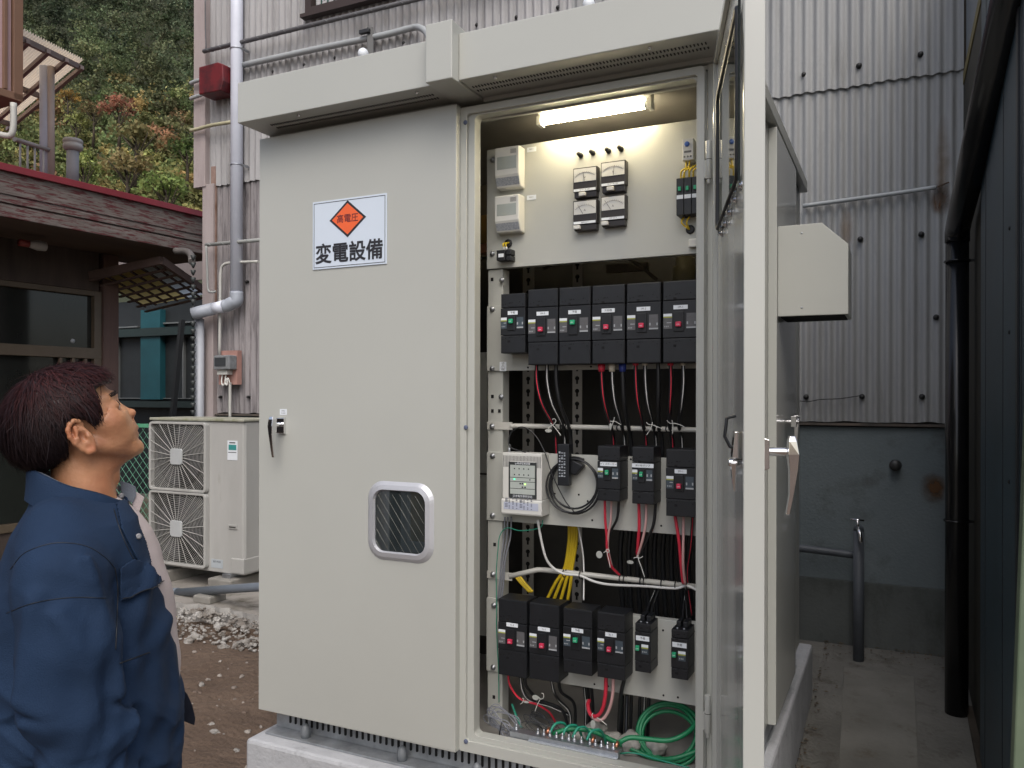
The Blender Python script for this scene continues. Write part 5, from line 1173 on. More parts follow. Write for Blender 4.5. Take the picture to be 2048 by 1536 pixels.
m.build('control_panel', [mat('panel_black', (.03, .035, .035), .5), WHITEP, mat('panel_pale', (.42, .46, .43), .5), INK], b)
for dx, f, cc in ((px0 + .022, .49, (.05, 1, .45)), ((px0 + px1) / 2 + .010, .65, (.45, 1, .15))):
    m = MB(); m.box(dx - .002, dx + .002, YA + .0006, YA + .0018, zc - hgt * f - .002, zc - hgt * f + .002); m.build('indicator_lamp', emat('led_%d' % int(cc[0] * 100), cc, 1.6), b)
m = MB(); m.box(x0 + .010, x1 - .012, YA - .0022, YA - .0012, zb + .018, zm - .010)
for c in range(8):
    for r in range(9):
        if (c * 7 + r * 3) % 4: m.box(x0 + .015 + c * .0135, x0 + .015 + c * .0135 + (.010 if c in (0, 4) else .005), YA - .0026, YA - .0023, zb + .021 + r * .0045, zb + .0235 + r * .0045, 1)
m.build('instruction_sticker', [mat('lilac_sticker', (.42, .45, .55), .5), mat('grey_print', (.13, .14, .18), .6)], b)
q = PY(1019, 900, YA + .03); m = MB(); m.cyl((q.x, YA + .03, zt - .001), (q.x, YA + .03, zt + .016), .004, 10); m.lathe((q.x, YA + .03, zt + .016), (0, 0, 1), [(0, .0025), (.004, .005), (.007, .005), (.011, .002)], 10); m.build('aerial_socket', ZINC, b)

# ---- cables ----
def cable(name, pts, r, material, label, group=None, stripe=None, n=8):
    P3 = spline([PY(a, b_, c) for a, b_, c in pts], n)
    m = MB(); m.tube(P3, r, 10); o = m.build(name, material); tag(o, label, 'cable', group)
    if stripe:
        m = MB(); m.tube([p + Vector((r * .25, -r * .80, 0)) for p in P3], r * .32, 6); m.build('stripe', stripe, o)
    return o
REDW = mat('red_cable', (.60, .03, .06), .4); PINKW = mat('pink_cable', (.60, .36, .35), .45); WHW = mat('white_cable', (.62, .62, .60), .45)
BLKC = mat('black_cable', (.013, .014, .016), .38); GRNW = mat('green_cable', (.012, .21, .085), .4); GRYW = mat('grey_cable', (.19, .20, .23), .5); TEAL = mat('teal_wire', (.02, .26, .17), .45)
G1 = 'black cables under the top row of breakers'
CAB = {}
rows = [(1073, 1106, 'r'), (1094, 1124, 'w'), (1112, 1136, ''), (1203, 1221, 'r'), (1224, 1243, 'w'), (1245, 1256, 'b'), (1271, 1286, 'r'), (1290, 1306, 'w'), (1316, 1318, ''), (1341, 1339, 'r'), (1366, 1358, 'w')]
for k, (a, e_, c) in enumerate(rows):
    bow = 0 if a > 1300 else 1
    st = {'r': REDW, 'w': WHW}.get(c)
    nm = {'r': 'black cable with a red line', 'w': 'black cable with a white line', 'b': 'black cable with a blue cap', '': 'plain black cable'}[c]
    CAB[a] = cable('cable', [(a, 722, 2.42), (a + 1, 765, 2.42), (a + (e_ - a) * .35, 808, 2.43), (e_, 848, 2.478), (e_ + 6, 880, 2.53), (e_ + 8, 960, 2.56)], .0062, BLKC,
          nm + ', ' + ['leftmost', 'second', 'third', 'fourth', 'fifth', 'sixth', 'seventh', 'eighth', 'ninth', 'tenth', 'rightmost'][k] + ' of those hanging under the top breakers', G1, st)
for px, mm, nm in ((1203, REDW, 'red'), (1224, mat('cream_cap', (.55, .50, .40), .5), 'cream'), (1245, mat('blue_cap', (.02, .04, .22), .5), 'blue')):
    q = PY(px, 728, 2.42); m = MB(); m.lathe((q.x, 2.42, q.z + .002), (0, 0, -1), [(0, .0125), (.016, .0115), (.026, .009)], 14)
    m.build('end_cap', mm, CAB[px])
m = MB()
for px in (1271, 1290, 1341, 1366):
    q = PY(px, 728, 2.42); m = MB(); m.lathe((q.x, 2.42, q.z + .003), (0, 0, -1), [(0, .010), (.007, .009)], 12)
    m.build('end_cap', REDW if px in (1271, 1341) else mat('cream_cap', (.55, .50, .40), .5), CAB[px])
# middle row leads
G2 = 'leads under the middle row of breakers'
cable('cable', [(1210, 998, 2.43), (1211, 1040, 2.43), (1214, 1072, 2.44), (1215, 1098, 2.45), (1222, 1130, 2.47), (1240, 1150, 2.50)], .0042, REDW, 'red lead under the left breaker of the middle row', G2)
cable('cable', [(1223, 998, 2.43), (1222, 1040, 2.43), (1217, 1072, 2.44), (1217, 1098, 2.455), (1224, 1132, 2.48)], .0036, PINKW, 'pink lead under the left breaker of the middle row', G2)
cable('cable', [(1238, 1000, 2.43), (1235, 1035, 2.435), (1222, 1064, 2.45), (1217, 1100, 2.46), (1226, 1134, 2.49), (1248, 1160, 2.52), (1256, 1210, 2.55)], .0042, BLKC, 'black lead under the left breaker of the middle row', G2)
cable('cable', [(1278, 1004, 2.43), (1279, 1050, 2.43), (1277, 1080, 2.44), (1275, 1108, 2.46)], .005, REDW, 'red lead under the pump breaker in the middle row', G2)
cable('cable', [(1293, 1004, 2.43), (1292, 1045, 2.43), (1285, 1082, 2.44), (1275, 1114, 2.46)], .0042, PINKW, 'pink lead under the pump breaker in the middle row', G2)
cable('cable', [(1312, 1004, 2.43), (1307, 1050, 2.435), (1290, 1088, 2.45), (1278, 1120, 2.465), (1290, 1150, 2.51), (1300, 1210, 2.55)], .0048, BLKC, 'black lead under the pump breaker in the middle row', G2)
cable('cable', [(1350, 1028, 2.43), (1358, 1078, 2.43), (1363, 1130, 2.45), (1367, 1166, 2.47)], .005, REDW, 'red lead under the rightmost breaker of the middle row', G2)
cable('cable', [(1368, 1028, 2.43), (1367, 1090, 2.43), (1367, 1130, 2.44), (1371, 1168, 2.47)], .0042, PINKW, 'pink lead under the rightmost breaker of the middle row', G2)
cable('cable', [(1386, 1028, 2.44), (1382, 1090, 2.46), (1375, 1150, 2.50), (1384, 1230, 2.55)], .0046, BLKC, 'black lead under the rightmost breaker of the middle row', G2, REDW)
cable('cable', [(1076, 1040, 2.44), (1081, 1070, 2.45), (1091, 1112, 2.46), (1104, 1133, 2.475), (1128, 1147, 2.482), (1160, 1151, 2.484), (1190, 1163, 2.484), (1222, 1169, 2.484), (1290, 1172, 2.484), (1350, 1176, 2.484), (1374, 1171, 2.484), (1396, 1180, 2.484)], .0042, WHW, 'long white cable running along the lower support bar', None)
for k in range(4):
    cable('cable', [(1139 + k * 5, 1040, 2.60), (1138 + k * 5, 1085, 2.60), (1130 + k * 5, 1135, 2.60), (1112 + k * 10, 1165, 2.60), (1094 + k * 14, 1200, 2.60)], .0058, YELLOW, ['leftmost', 'second', 'third', 'rightmost'][k] + ' yellow cable in the bundle behind the lower support bar', 'yellow cables behind the lower bar')
for k in range(3):
    cable('cable', [(1028 + k * 4, 1148, 2.56), (1040 + k * 4, 1163, 2.56), (1060 + k * 3, 1184, 2.56)], .0048, YELLOW, ['left', 'middle', 'right'][k] + ' yellow cable of the short bunch above the leftmost bottom breakers', 'short yellow cables')
cable('cable', [(1156, 1050, 2.52), (1164, 1090, 2.52), (1168, 1130, 2.52), (1168, 1200, 2.46)], .0026, WHW, 'thin white wire dropping behind the lower bar onto the third bottom breaker')
for k, (a, e_) in enumerate(((1010, 999), (1016, 1003), (1023, 1007))):
    cable('cable', [(a, 1034, 2.45), (a - 2, 1075, 2.46), (e_ + 4, 1120, 2.455), (e_ + 1, 1165, 2.455), (e_ - 3, 1200, 2.46)], .0026, GRYW, ['left', 'middle', 'right'][k] + ' thin grey wire dropping from the alarm unit', 'grey wires under the alarm unit')
cable('cable', [(1086, 1040, 2.45), (1082, 1054, 2.45), (1060, 1060, 2.45), (1038, 1061, 2.45), (1014, 1056, 2.45), (1000, 1072, 2.45), (996, 1105, 2.455), (993, 1150, 2.46), (994, 1200, 2.46), (994, 1260, 2.46), (998, 1340, 2.46), (999, 1405, 2.46)], .0016, TEAL, 'thin green wire trailing down the left rail from the alarm unit')
# black adaptor and coil
q0, q1 = PY(1115, 888, 2.42), PY(1138, 972, 2.42)
b = empty('power_adaptor', (q0.x, YP, q1.z), 'black rectangular adaptor with white print beside the white alarm unit', 'adaptor')
m = MB(); m.box(q0.x, q1.x, 2.42, 2.445, q1.z, q0.z); m.build('case', BLACK, b, bevel=.002)
m = MB()
for k in range(9):
    zz = q0.z - .030 - k * .0095; 
    for c in range(3): m.box(q0.x + .005 + c * .0085 + (k % 2) * .001, q0.x + .011 + c * .0085, 2.4190, 2.4197, zz, zz + .003 + .003 * ((k + c) % 3 == 0))
m.build('print', mat('pale_print', (.35, .38, .42), .6), b)
q = PY(1152, 932, 2.46); b = empty('plug', (q.x, YP, q.z), 'black plug behind the coiled cable', 'plug')
m = MB(); m.hexa([Vector((q.x + a, y, q.z + c)) for y, a, c in ((2.44, -.022, -.020), (2.44, .004, -.030), (2.468, .004, -.030), (2.468, -.022, -.020), (2.44, -.020, .030), (2.44, .034, .004), (2.468, .034, .004), (2.468, -.020, .030))]); m.build('body', BLACK, b, bevel=.004)
pts = []; c0 = PY(1149, 972, 2.44)
for k in range(150):
    a = k / 150 * 2 * math.pi * 4.6; wob = 1 + .07 * math.sin(a * .37 + 1) + .02 * math.sin(a * 1.3)
    pts.append((c0.x - .004 + .086 * wob * math.cos(a + 1.2) + .003 * math.sin(k * .21), 2.452 - .018 * (k / 150) + .004 * math.sin(a * .5), c0.z + .002 + .086 * wob * math.sin(a + 1.2) - .006 * math.sin(a * .4)))
m = MB(); m.tube(pts, .0032, 8); tag(m.build('coiled_cable', BLKC), 'coil of black cable hanging on the middle plate', 'cable')
cable('cable', [(1052, 905, 2.43), (1020, 893, 2.43), (1022, 866, 2.44), (1045, 854, 2.44), (1070, 870, 2.44), (1090, 905, 2.435), (1105, 950, 2.432), (1130, 1000, 2.43), (1150, 1025, 2.43)], .0020, BLKC, 'thin black aerial lead arching above the alarm unit and crossing the coil')
# bottom: looping leads
cable('cable', [(1017, 1348, 2.43), (1020, 1368, 2.44), (1033, 1390, 2.45), (1048, 1401, 2.46), (1075, 1409, 2.48), (1100, 1425, 2.52), (1115, 1450, 2.56)], .0036, REDW, 'thin red lead curving away under the leftmost bottom breakers')
for k, pts_ in enumerate(([(1042, 1355, 2.44), (1046, 1380, 2.45), (1060, 1400, 2.47), (1100, 1412, 2.52), (1140, 1430, 2.56)], [(1050, 1356, 2.45), (1055, 1375, 2.46), (1080, 1400, 2.50), (1125, 1420, 2.54), (1140, 1470, 2.56)], [(1104, 1360, 2.45), (1108, 1380, 2.46), (1118, 1400, 2.50), (1140, 1425, 2.54), (1142, 1470, 2.56)], [(1118, 1362, 2.46), (1124, 1385, 2.48), (1150, 1410, 2.54), (1150, 1480, 2.58)])):
    cable('cable', pts_, .0055, BLKC, ['leftmost', 'second', 'third', 'rightmost'][k] + ' black cable sagging under the two leftmost bottom breakers', 'black cables sagging under the bottom breakers', WHW if k in (0, 2) else None)
cable('cable', [(1213, 1352, 2.43), (1212, 1388, 2.43), (1206, 1418, 2.44), (1194, 1432, 2.45), (1182, 1428, 2.46), (1177, 1410, 2.48), (1180, 1400, 2.50)], .0062, REDW, 'thick red cable looped under the 2L-1 breaker')
cable('cable', [(1228, 1354, 2.43), (1226, 1392, 2.43), (1218, 1422, 2.44), (1205, 1439, 2.445), (1190, 1437, 2.455), (1178, 1422, 2.47), (1175, 1400, 2.50)], .0052, PINKW, 'thick pink cable looped under the 2L-1 breaker')
cable('cable', [(1250, 1356, 2.44), (1243, 1388, 2.46), (1240, 1430, 2.50), (1238, 1490, 2.54)], .0062, BLKC, 'black cable dropping straight under the 2L-1 breaker')
for k in range(6):
    a = 1246 + k * 9 + (k > 2) * 8
    cable('cable', [(a, 1390, 2.56), (a - 1, 1430, 2.56), (a - 3, 1490, 2.58)], .0058, BLKC, ['first', 'second', 'third', 'fourth', 'fifth', 'sixth'][k] + ' from the left in the black cables standing behind the green coil', 'black cables behind the green coil', [None, GRYW, None, None, WHW, None][k])
for k in range(3):
    a = 1000 + 170 + k * 7
    cable('cable', [(a, 1375, 2.56), (a + 3, 1420, 2.57), (a + 1, 1480, 2.6)], .0055, BLKC, ['left', 'middle', 'right'][k] + ' black cable rising behind the red loop', 'black cables behind the red loop', WHW if k == 0 else None)
for k, (x0_, y0_, x1_, y1_) in enumerate(((1310, 1180, 1288, 1236), (1318, 1180, 1296, 1240), (1372, 1175, 1364, 1245), (1366, 1130, 1376, 1240))):
    cable('cable', [(x0_, y0_, 2.56), ((x0_ + x1_) / 2, (y0_ + y1_) / 2, 2.53), (x1_, y1_ + 14, 2.45)], .003 if k != 3 else .0022, BLKC, ['leftmost', 'second', 'third', 'rightmost'][k] + ' thin black wire coming down to the narrow breakers', 'wires to the narrow breakers', WHW if k in (0, 2) else None)
# black cable trunk seen behind, between bar levels
for k in range(9):
    a = 1245 + k * 17
    cable('cable', [(a, 1050, 2.66), (a - 4, 1120, 2.66), (a + 3, 1240, 2.68)], .0085, BLKC, ['first', 'second', 'third', 'fourth', 'fifth', 'sixth', 'seventh', 'eighth', 'ninth'][k] + ' from the left of the thick black cables deep behind the lower bar', 'thick black cables in the depth')
# green earth cables
cable('earth_cable', [(1098, 1480, 2.36), (1112, 1466, 2.40), (1145, 1458, 2.42), (1185, 1462, 2.44), (1225, 1480, 2.46), (1265, 1498, 2.47), (1310, 1516, 2.47), (1350, 1516, 2.47), (1400, 1500, 2.50)], .0078, GRNW, 'thick green earth cable sweeping from the bus bar across the cabinet floor')
cable('earth_cable', [(1228, 1498, 2.36), (1240, 1485, 2.40), (1262, 1475, 2.42), (1300, 1478, 2.43), (1340, 1480, 2.44), (1375, 1465, 2.47), (1398, 1440, 2.52), (1410, 1425, 2.6)], .0078, GRNW, 'thick green earth cable rising to the right above the coil')
pts = []; c0 = PY(1345, 1470, 2.52)
for k in range(120):
    a = k / 120 * 2 * math.pi * 3.2; w_ = 1 + .10 * math.sin(a * .31)
    pts.append((c0.x - .01 + .095 * w_ * math.cos(a + 2.5), 2.52 + .06 * math.sin(a + 2.5) * .8, c0.z + .0 + .070 * w_ * math.sin(a + 2.5) + .012 * math.sin(a * .45)))
m = MB(); m.tube(pts, .0065, 10); tag(m.build('earth_cable', GRNW), 'loose coil of thick green earth cable at the right of the cabinet floor', 'cable')
cable('earth_cable', [(1025, 1408, 2.50), (1033, 1430, 2.48), (1044, 1455, 2.45)], .004, TEAL, 'short teal earth wire behind the grey coil at the left')
cable('earth_cable', [(1230, 1508, 2.36), (1270, 1506, 2.40), (1330, 1522, 2.38), (1380, 1535, 2.38)], .0022, TEAL, 'thin teal wire lying along the floor under the green coil')
# grey coil
rng = random.Random(3); c0 = PY(1010, 1444, 2.40); m = MB(); pts = []
for k in range(220):
    a = k / 220 * 2 * math.pi * 11; ln = .050 + .014 * math.sin(a * .13 + 1); yaw_ = .35 * math.sin(a * .09)
    ex, ez = ln * math.cos(a), .020 * math.sin(a) * (1 + .8 * math.cos(a) ** 2)
    an = -.42 + yaw_
    pts.append((c0.x - .002 + ex * math.cos(an) - ez * math.sin(an), 2.385 + .030 * math.sin(a * .5 + 1), c0.z + .004 + ex * math.sin(an) + ez * math.cos(an) + .004 * math.sin(a * .7)))
m.tube(pts, .0016, 6); o = m.build('coiled_cable', GRYW); tag(o, 'tied hank of thin grey wire on the cabinet floor at the left', 'cable')
m = MB(); m.tube([(c0.x + .014, 2.352, c0.z - .004 + .022), (c0.x + .008, 2.350, c0.z - .01), (c0.x + .004, 2.354, c0.z - .030)], .0022, 6); m.build('tie', BLACK2, o)
c1 = PY(1085, 1452, 2.50); pts = []
for k in range(160):
    a = k / 160 * 2 * math.pi * 9; ln = .055 + .012 * math.sin(a * .17); an = -.35 + .3 * math.sin(a * .11)
    ex, ez = ln * math.cos(a), .018 * math.sin(a); pts.append((c1.x + ex * math.cos(an) - ez * math.sin(an), 2.50 + .03 * math.sin(a * .5), c1.z + ex * math.sin(an) + ez * math.cos(an)))
m = MB(); m.tube(pts, .0015, 6); tag(m.build('coiled_cable', mat('dark_grey_cable', (.05, .055, .06), .5)), 'dark tied hank of thin wire behind the bus bar', 'cable')
# sealing putty lumps
rng = random.Random(5); pm = mat('pale_putty', (.36, .35, .32), .8, var=.15, scale=20, bump=.5, bscale=60)
for k, (px, py, r_) in enumerate(((1160, 1478, .03), (1188, 1466, .036), (1222, 1486, .036), (1262, 1492, .042), (1310, 1498, .03))):
    q = PY(px, py, 2.48); bm = bmesh.new(); bmesh.ops.create_icosphere(bm, subdivisions=3, radius=r_)
    for v in bm.verts: v.co *= 1 + .22 * math.sin(v.co.x * 130 + k) * math.sin(v.co.y * 110 + 2 * k) + .1 * math.sin(v.co.z * 190); v.co.z *= .85
    me = bpy.data.meshes.new('putty'); bm.to_mesh(me); bm.free(); me.materials.append(pm)
    for p in me.polygons: p.use_smooth = True
    o = bpy.data.objects.new('sealing_putty', me); COL.objects.link(o); o.location = (q.x, 2.50, max(q.z, .40 + r_ * .6))
    tag(o, ['leftmost', 'second', 'third', 'fourth', 'rightmost'][k] + ' pale lump of sealing putty behind the earth bar', 'putty', 'putty lumps on the cabinet floor')
# earth bus bar
x0, x1 = ref(1021, 2.335), ref(1238, 2.335)
b = empty('earth_bar', ((x0 + x1) / 2, 2.34, .42), 'zinc earth bar carrying a row of bolts along the sill of the opening', 'earth bar')
m = MB(); m.box(x0, x1, 2.334, 2.350, .424, .464); m.box(x0, x1, 2.3505, 2.372, .458, .462); m.build('bar', ZINC, b, bevel=.001)
m = MB(); m.box(x0 + .07, x1 + .0, 2.322, 2.3335, .4485, .4515); m.build('marker_strip', mat('bright_strip', (.62, .66, .70), .2, .6), b)
for k, px in enumerate((1034, 1077, 1089, 1101, 1114, 1126, 1139, 1150, 1164, 1181, 1192, 1204, 1216, 1228)):
    xx = ref(px, 2.36); m = MB(); m.lathe((xx, 2.361, .4622), (0, 0, 1), [(0, .0085), (.003, .0085), (.003, .0062), (.008, .0062), (.008, .0032), (.018, .0030)], 6); m.build('bolt', ZINC, b)
for px in (1094, 1184, 1232):
    xx = ref(px, 2.36); m = MB(); m.tube([(xx, 2.362, .468), (xx + .004, 2.375, .480)], .006, 8); m.build('lug', mat('copper', (.60, .26, .16), .3, .9), b)
m = MB()
for px, t_ in ((1047, 'E1'), (1086, 'ED'), (1103, 'EA'), (1128, 'EB'), (1186, 'EC'), (1216, 'EL')):
    xx = ref(px, 2.333); m.box(xx - .010, xx + .010, 2.3330, 2.3338, .431, .442); m.text(t_, .009, xx, 2.3327, .4365, 1)
m.build('terminal_tags', [INK, WHITEP], b)
for k, (px0, px1) in enumerate(((1105, 1122), (1130, 1148), (1150, 1166), (1178, 1196))):
    xa, xb = ref(px0, 2.38), ref(px1, 2.38); m = MB(); m.tube(spline([(xa, 2.365, .47), (xa + .006, 2.375, .487), ((xa + xb) / 2, 2.39, .495), (xb, 2.42, .482), (xb + .004, 2.46, .42)], 5), .0042, 8)
    tag(m.build('earth_wire', TEAL), ['leftmost', 'second', 'third', 'rightmost'][k] + ' short green wire hooked over the earth bar', 'wire', 'short green wires on the earth bar')
# white tie tags
def tie(px, py, Y, arms, disc, label):
    o3 = PY(px, py, Y); m = MB()
    for arm in arms:
        m.tube(spline([PY(px + a, py + b_, Y - .004) for a, b_ in arm], 5), .0014, 6)
    o = m.build('cable_tie', mat('white_tie', (.62, .62, .58), .5)); tag(o, label, 'cable tie', 'white cable ties with round tags')
    if disc:
        dx, dy, rx, rz = disc; c = PY(px + dx, py + dy, Y - .006); m = MB(); n = 18
        vs = [(c.x + rx * math.cos(2 * math.pi * k / n), yy, c.z + rz * math.sin(2 * math.pi * k / n)) for yy in (c.y, c.y + .0015) for k in range(n)]
        m.add(vs, [tuple(range(n)), tuple(range(2 * n - 1, n - 1, -1))] + [(k, (k + 1) % n, n + (k + 1) % n, n + k) for k in range(n)]); m.build('round_tag', mat('tag_grey', (.40, .41, .38), .5), o)
tie(1107, 852, 2.468, [[(2, -15), (5, -10), (0, -3), (-8, 2), (-14, 12)], [(-6, -6), (2, 2), (10, 12), (15, 19)], [(2, -15), (-1, -14), (-2, -12)]], (-10, 9, .012, .006), 'white tie on the support bar, leftmost of the upper four')
tie(1227, 850, 2.468, [[(-12, -14), (-6, -8), (2, -8), (8, -5), (15, -1)], [(2, -16), (0, -8), (-3, 0), (-6, 10)]], (-6, 2, .004, .011), 'white tie on the support bar, second of the upper four')
tie(1305, 856, 2.468, [[(-12, -12), (-8, -8), (2, -6), (12, -2), (20, 1)], [(0, -12), (-3, 0), (-12, 14)]], None, 'white tie on the support bar, third of the upper four')
tie(1344, 852, 2.468, [[(-10, -12), (-4, -6), (4, -6), (16, -3), (26, 2)], [(0, -12), (2, 0), (1, 16)]], None, 'white tie on the support bar, rightmost of the upper four')
tie(1214, 1105, 2.44, [[(-6, 0), (-1, -3), (2, 0), (5, -3), (3, -7), (-2, -5)], [(0, -4), (2, 6), (5, 18), (7, 30)]], (-15, 4, .0105, .0115), 'white tie with a round tag around the leads of the left middle breaker')
tie(1276, 1118, 2.44, [[(-8, -2), (-2, -4), (3, -2), (8, -4), (10, -6)], [(0, -8), (2, 2), (7, 15), (12, 30), (14, 36)]], (-15, 6, .011, .0055), 'white tie with a tilted tag around the pump breaker leads')
tie(1080, 1395, 2.44, [[(-2, -1), (3, 3), (8, 0), (8, -7), (4, -9)], [(1, 4), (-4, 14), (-9, 28)]], (-8, 0, .012, .0085), 'white tie with an oval tag under the second bottom breaker')
tie(1050, 1402, 2.45, [[(-8, 6), (-4, 3), (-2, -4), (-4, -6)], [(-2, 0), (5, 2)]], (3, 2, .010, .004), 'crumpled white tie on the thin red lead')
tie(1187, 1432, 2.44, [[(0, -6), (-2, -2), (0, 4)], [(8, 3), (16, 8), (28, 18)]], (0, 16, .0085, .0135), 'white tie with a hanging oval tag on the red and pink loop')
m = MB()
for k, px in enumerate((1125, 1135, 1238, 1260, 1312, 1320, 1336, 1345)):
    c = PY(px, 857, 2.50); m = MB(); m.tube([(c.x + .011 * math.sin(a) * .25 + .003 * math.cos(a * .5), 2.50 + .0095 * math.sin(a), 1.446 + .0095 * math.cos(a)) for a in np.linspace(0, 6.28, 14)], .002, 6)
    tag(m.build('cable_band', BLACK2), 'black band round the upper support bar, ' + ['first', 'second', 'third', 'fourth', 'fifth', 'sixth', 'seventh', 'eighth'][k] + ' from the left', 'cable band', 'black bands on the support bars')
for k, px in enumerate((1129, 1162, 1242, 1250, 1283, 1290, 1325, 1353, 1376)):
    m = MB(); xx = ref(px, 2.49); m.tube([(xx + .003 * math.cos(a * .5), 2.494 + .0135 * math.sin(a), .955 + .012 * math.cos(a)) for a in np.linspace(0, 6.28, 14)], .002, 6)
    tag(m.build('cable_band', BLACK2), 'black band round the lower support bar, ' + ['first', 'second', 'third', 'fourth', 'fifth', 'sixth', 'seventh', 'eighth', 'ninth'][k] + ' from the left', 'cable band', 'black bands on the support bars')

# ---- warning sign on the left door ----
x0, x1, z0, z1 = -1.866, -1.551, CAMZ + .445, CAMZ + .684
o = MB(); o.box(x0, x1, 2.2465, 2.2495, z0, z1)
sign = tag(o.build('warning_sign', mat('sign_white', (.60, .67, .76), .4, var=.02), None, bevel=.0008), 'white high voltage warning sign with an orange diamond on the closed door', 'warning sign')
m = MB(); b_ = .006; ring_prism(m, [(x0 + b_, z0 + b_), (x1 - b_, z0 + b_), (x1 - b_, z1 - b_), (x0 + b_, z1 - b_)], [(x0 + b_ + .0018, z0 + b_ + .0018), (x1 - b_ - .0018, z0 + b_ + .0018), (x1 - b_ - .0018, z1 - b_ - .0018), (x0 + b_ + .0018, z1 - b_ - .0018)], 2.2458, 2.2464)
cx, cz = x0 + (x1 - x0) * .485, z1 - .072
def dia(r, f=1.0): return [(cx + r, cz), (cx, cz + r * f), (cx - r, cz), (cx, cz - r * f)]
m.prism(dia(.078, .82), 2.2458, 2.2464); m.build('border', INK, sign)
m = MB(); m.prism(dia(.066, .82), 2.2452, 2.2457); m.build('diamond', mat('sign_orange', (.80, .13, .035), .45), sign)
m = MB(); m.text('高電圧', .031, cx, 2.2449, cz, 0, bold=.012); m.build('small_lettering', mat('sign_maroon', (.12, .015, .02), .5), sign)
m = MB(); m.text('変電設備', .0725, (x0 + x1) / 2, 2.2455, z0 + .048, 0, bold=.022); m.build('lettering', INK, sign)
# =====================================================================================
# the man in the foreground, grown as smooth implicit surfaces
# =====================================================================================
mr = ray(150, 830); _t = 1.5
MP = Vector((mr[0] * _t, mr[1] * _t, 0)); _rd = MP.normalized()
MF = Vector((-_rd.y, _rd.x, 0)); MF = -MF if MF.x < 0 else MF          # the way he faces
MS = -_rd                                                             # his right side, towards the camera
def mp(px, py, s=0.0):
    """photo pixel -> (a, s, z) in the plane s of his body frame"""
    r = Vector(ray(px, py)); O = MP + MS * s
    lam = O.dot(MS) / Vector((r.x, r.y, 0)).dot(MS)
    p = Vector((r.x, r.y, 0)) * lam
    return np.array(((p - MP).dot(MF), s, CAMZ + r.z * lam))
def m2w(P):
    P = np.asarray(P); return np.array(MP)[None, :] * np.array([1, 1, 0]) + P[:, :1] * np.array(MF)[None] + P[:, 1:2] * np.array(MS)[None] + P[:, 2:3] * np.array([0, 0, 1.0])[None]
def surface_nets(fn, lo, hi, h):
    lo = np.array(lo, float); n = np.ceil((np.array(hi) - lo) / h).astype(int) + 1
    ax = [lo[i] + h * np.arange(n[i]) for i in range(3)]
    A, S, Z = np.meshgrid(*ax, indexing='ij'); d = fn(A.astype(np.float32), S.astype(np.float32), Z.astype(np.float32))
    ins = d < 0
    cs = np.zeros(tuple(n - 1), int); acc = np.zeros(tuple(n - 1) + (3,), np.float32); cnt = np.zeros(tuple(n - 1), np.float32)
    off = [(i, j, k) for i in (0, 1) for j in (0, 1) for k in (0, 1)]
    sl = lambda o: tuple(slice(o[i], n[i] - 1 + o[i]) for i in range(3))
    for o in off: cs += ins[sl(o)]
    for o in off:
        for x in range(3):
            if o[x] == 0:
                o2 = list(o); o2[x] = 1; d0, d1 = d[sl(o)], d[sl(o2)]; cr = (d0 < 0) != (d1 < 0)
                t = np.where(cr, d0 / np.where(cr, d0 - d1, 1), 0)
                for y in range(3): acc[..., y] += np.where(cr, (t if y == x else o[y]), 0)
                cnt += cr
    act = (cs > 0) & (cs < 8); idx = -np.ones(act.shape, int); ii = np.argwhere(act); idx[act] = np.arange(len(ii))
    V = lo + h * (ii + acc[act] / cnt[act][:, None]); F = []
    for x in range(3):
        y, z = (x + 1) % 3, (x + 2) % 3
        a0 = [slice(None)] * 3; a1 = [slice(None)] * 3; a0[x] = slice(0, n[x] - 1); a1[x] = slice(1, n[x])
        d0, d1 = d[tuple(a0)], d[tuple(a1)]; e = np.argwhere((d0 < 0) != (d1 < 0))
        e = e[(e[:, y] > 0) & (e[:, z] > 0) & (e[:, y] < n[y] - 1) & (e[:, z] < n[z] - 1)]
        if not len(e): continue
        flip = d0[tuple(e.T)] < 0
        def g(dy, dz): q = e.copy(); q[:, y] -= dy; q[:, z] -= dz; return idx[tuple(q.T)]
        Q = np.stack([g(1, 1), g(0, 1), g(0, 0), g(1, 0)], 1); Q[~flip] = Q[~flip][:, ::-1]; F.append(Q)
    return V, np.concatenate(F)
def ell(P, c, r, th=0.0):
    a, s, z = P[0] - c[0], P[1] - c[1], P[2] - c[2]; ct, st = math.cos(th), math.sin(th)
    f = a * ct + z * st; u = -a * st + z * ct
    k0 = np.sqrt((f / r[0]) ** 2 + (s / r[1]) ** 2 + (u / r[2]) ** 2) + 1e-6; k1 = np.sqrt((f / r[0] ** 2) ** 2 + (s / r[1] ** 2) ** 2 + (u / r[2] ** 2) ** 2) + 1e-6
    return k0 * (k0 - 1) / k1
def cone(P, p0, p1, r0, r1, sq=1.0):
    p0, p1 = np.array(p0), np.array(p1); d = p1 - p0; L = (d * d).sum() + 1e-9
    a, s, z = P[0] - p0[0], P[1] - p0[1], P[2] - p0[2]; t = np.clip((a * d[0] + s * d[1] + z * d[2]) / L, 0, 1)
    return np.sqrt((a - t * d[0]) ** 2 + ((s - t * d[1]) * sq) ** 2 + (z - t * d[2]) ** 2) - (r0 + t * (r1 - r0))
def smin(a, b, k): h = np.clip(.5 + .5 * (b - a) / k, 0, 1); return b * (1 - h) + a * h - k * h * (1 - h)
def ssub(a, b, k): return -smin(-a, b, k)
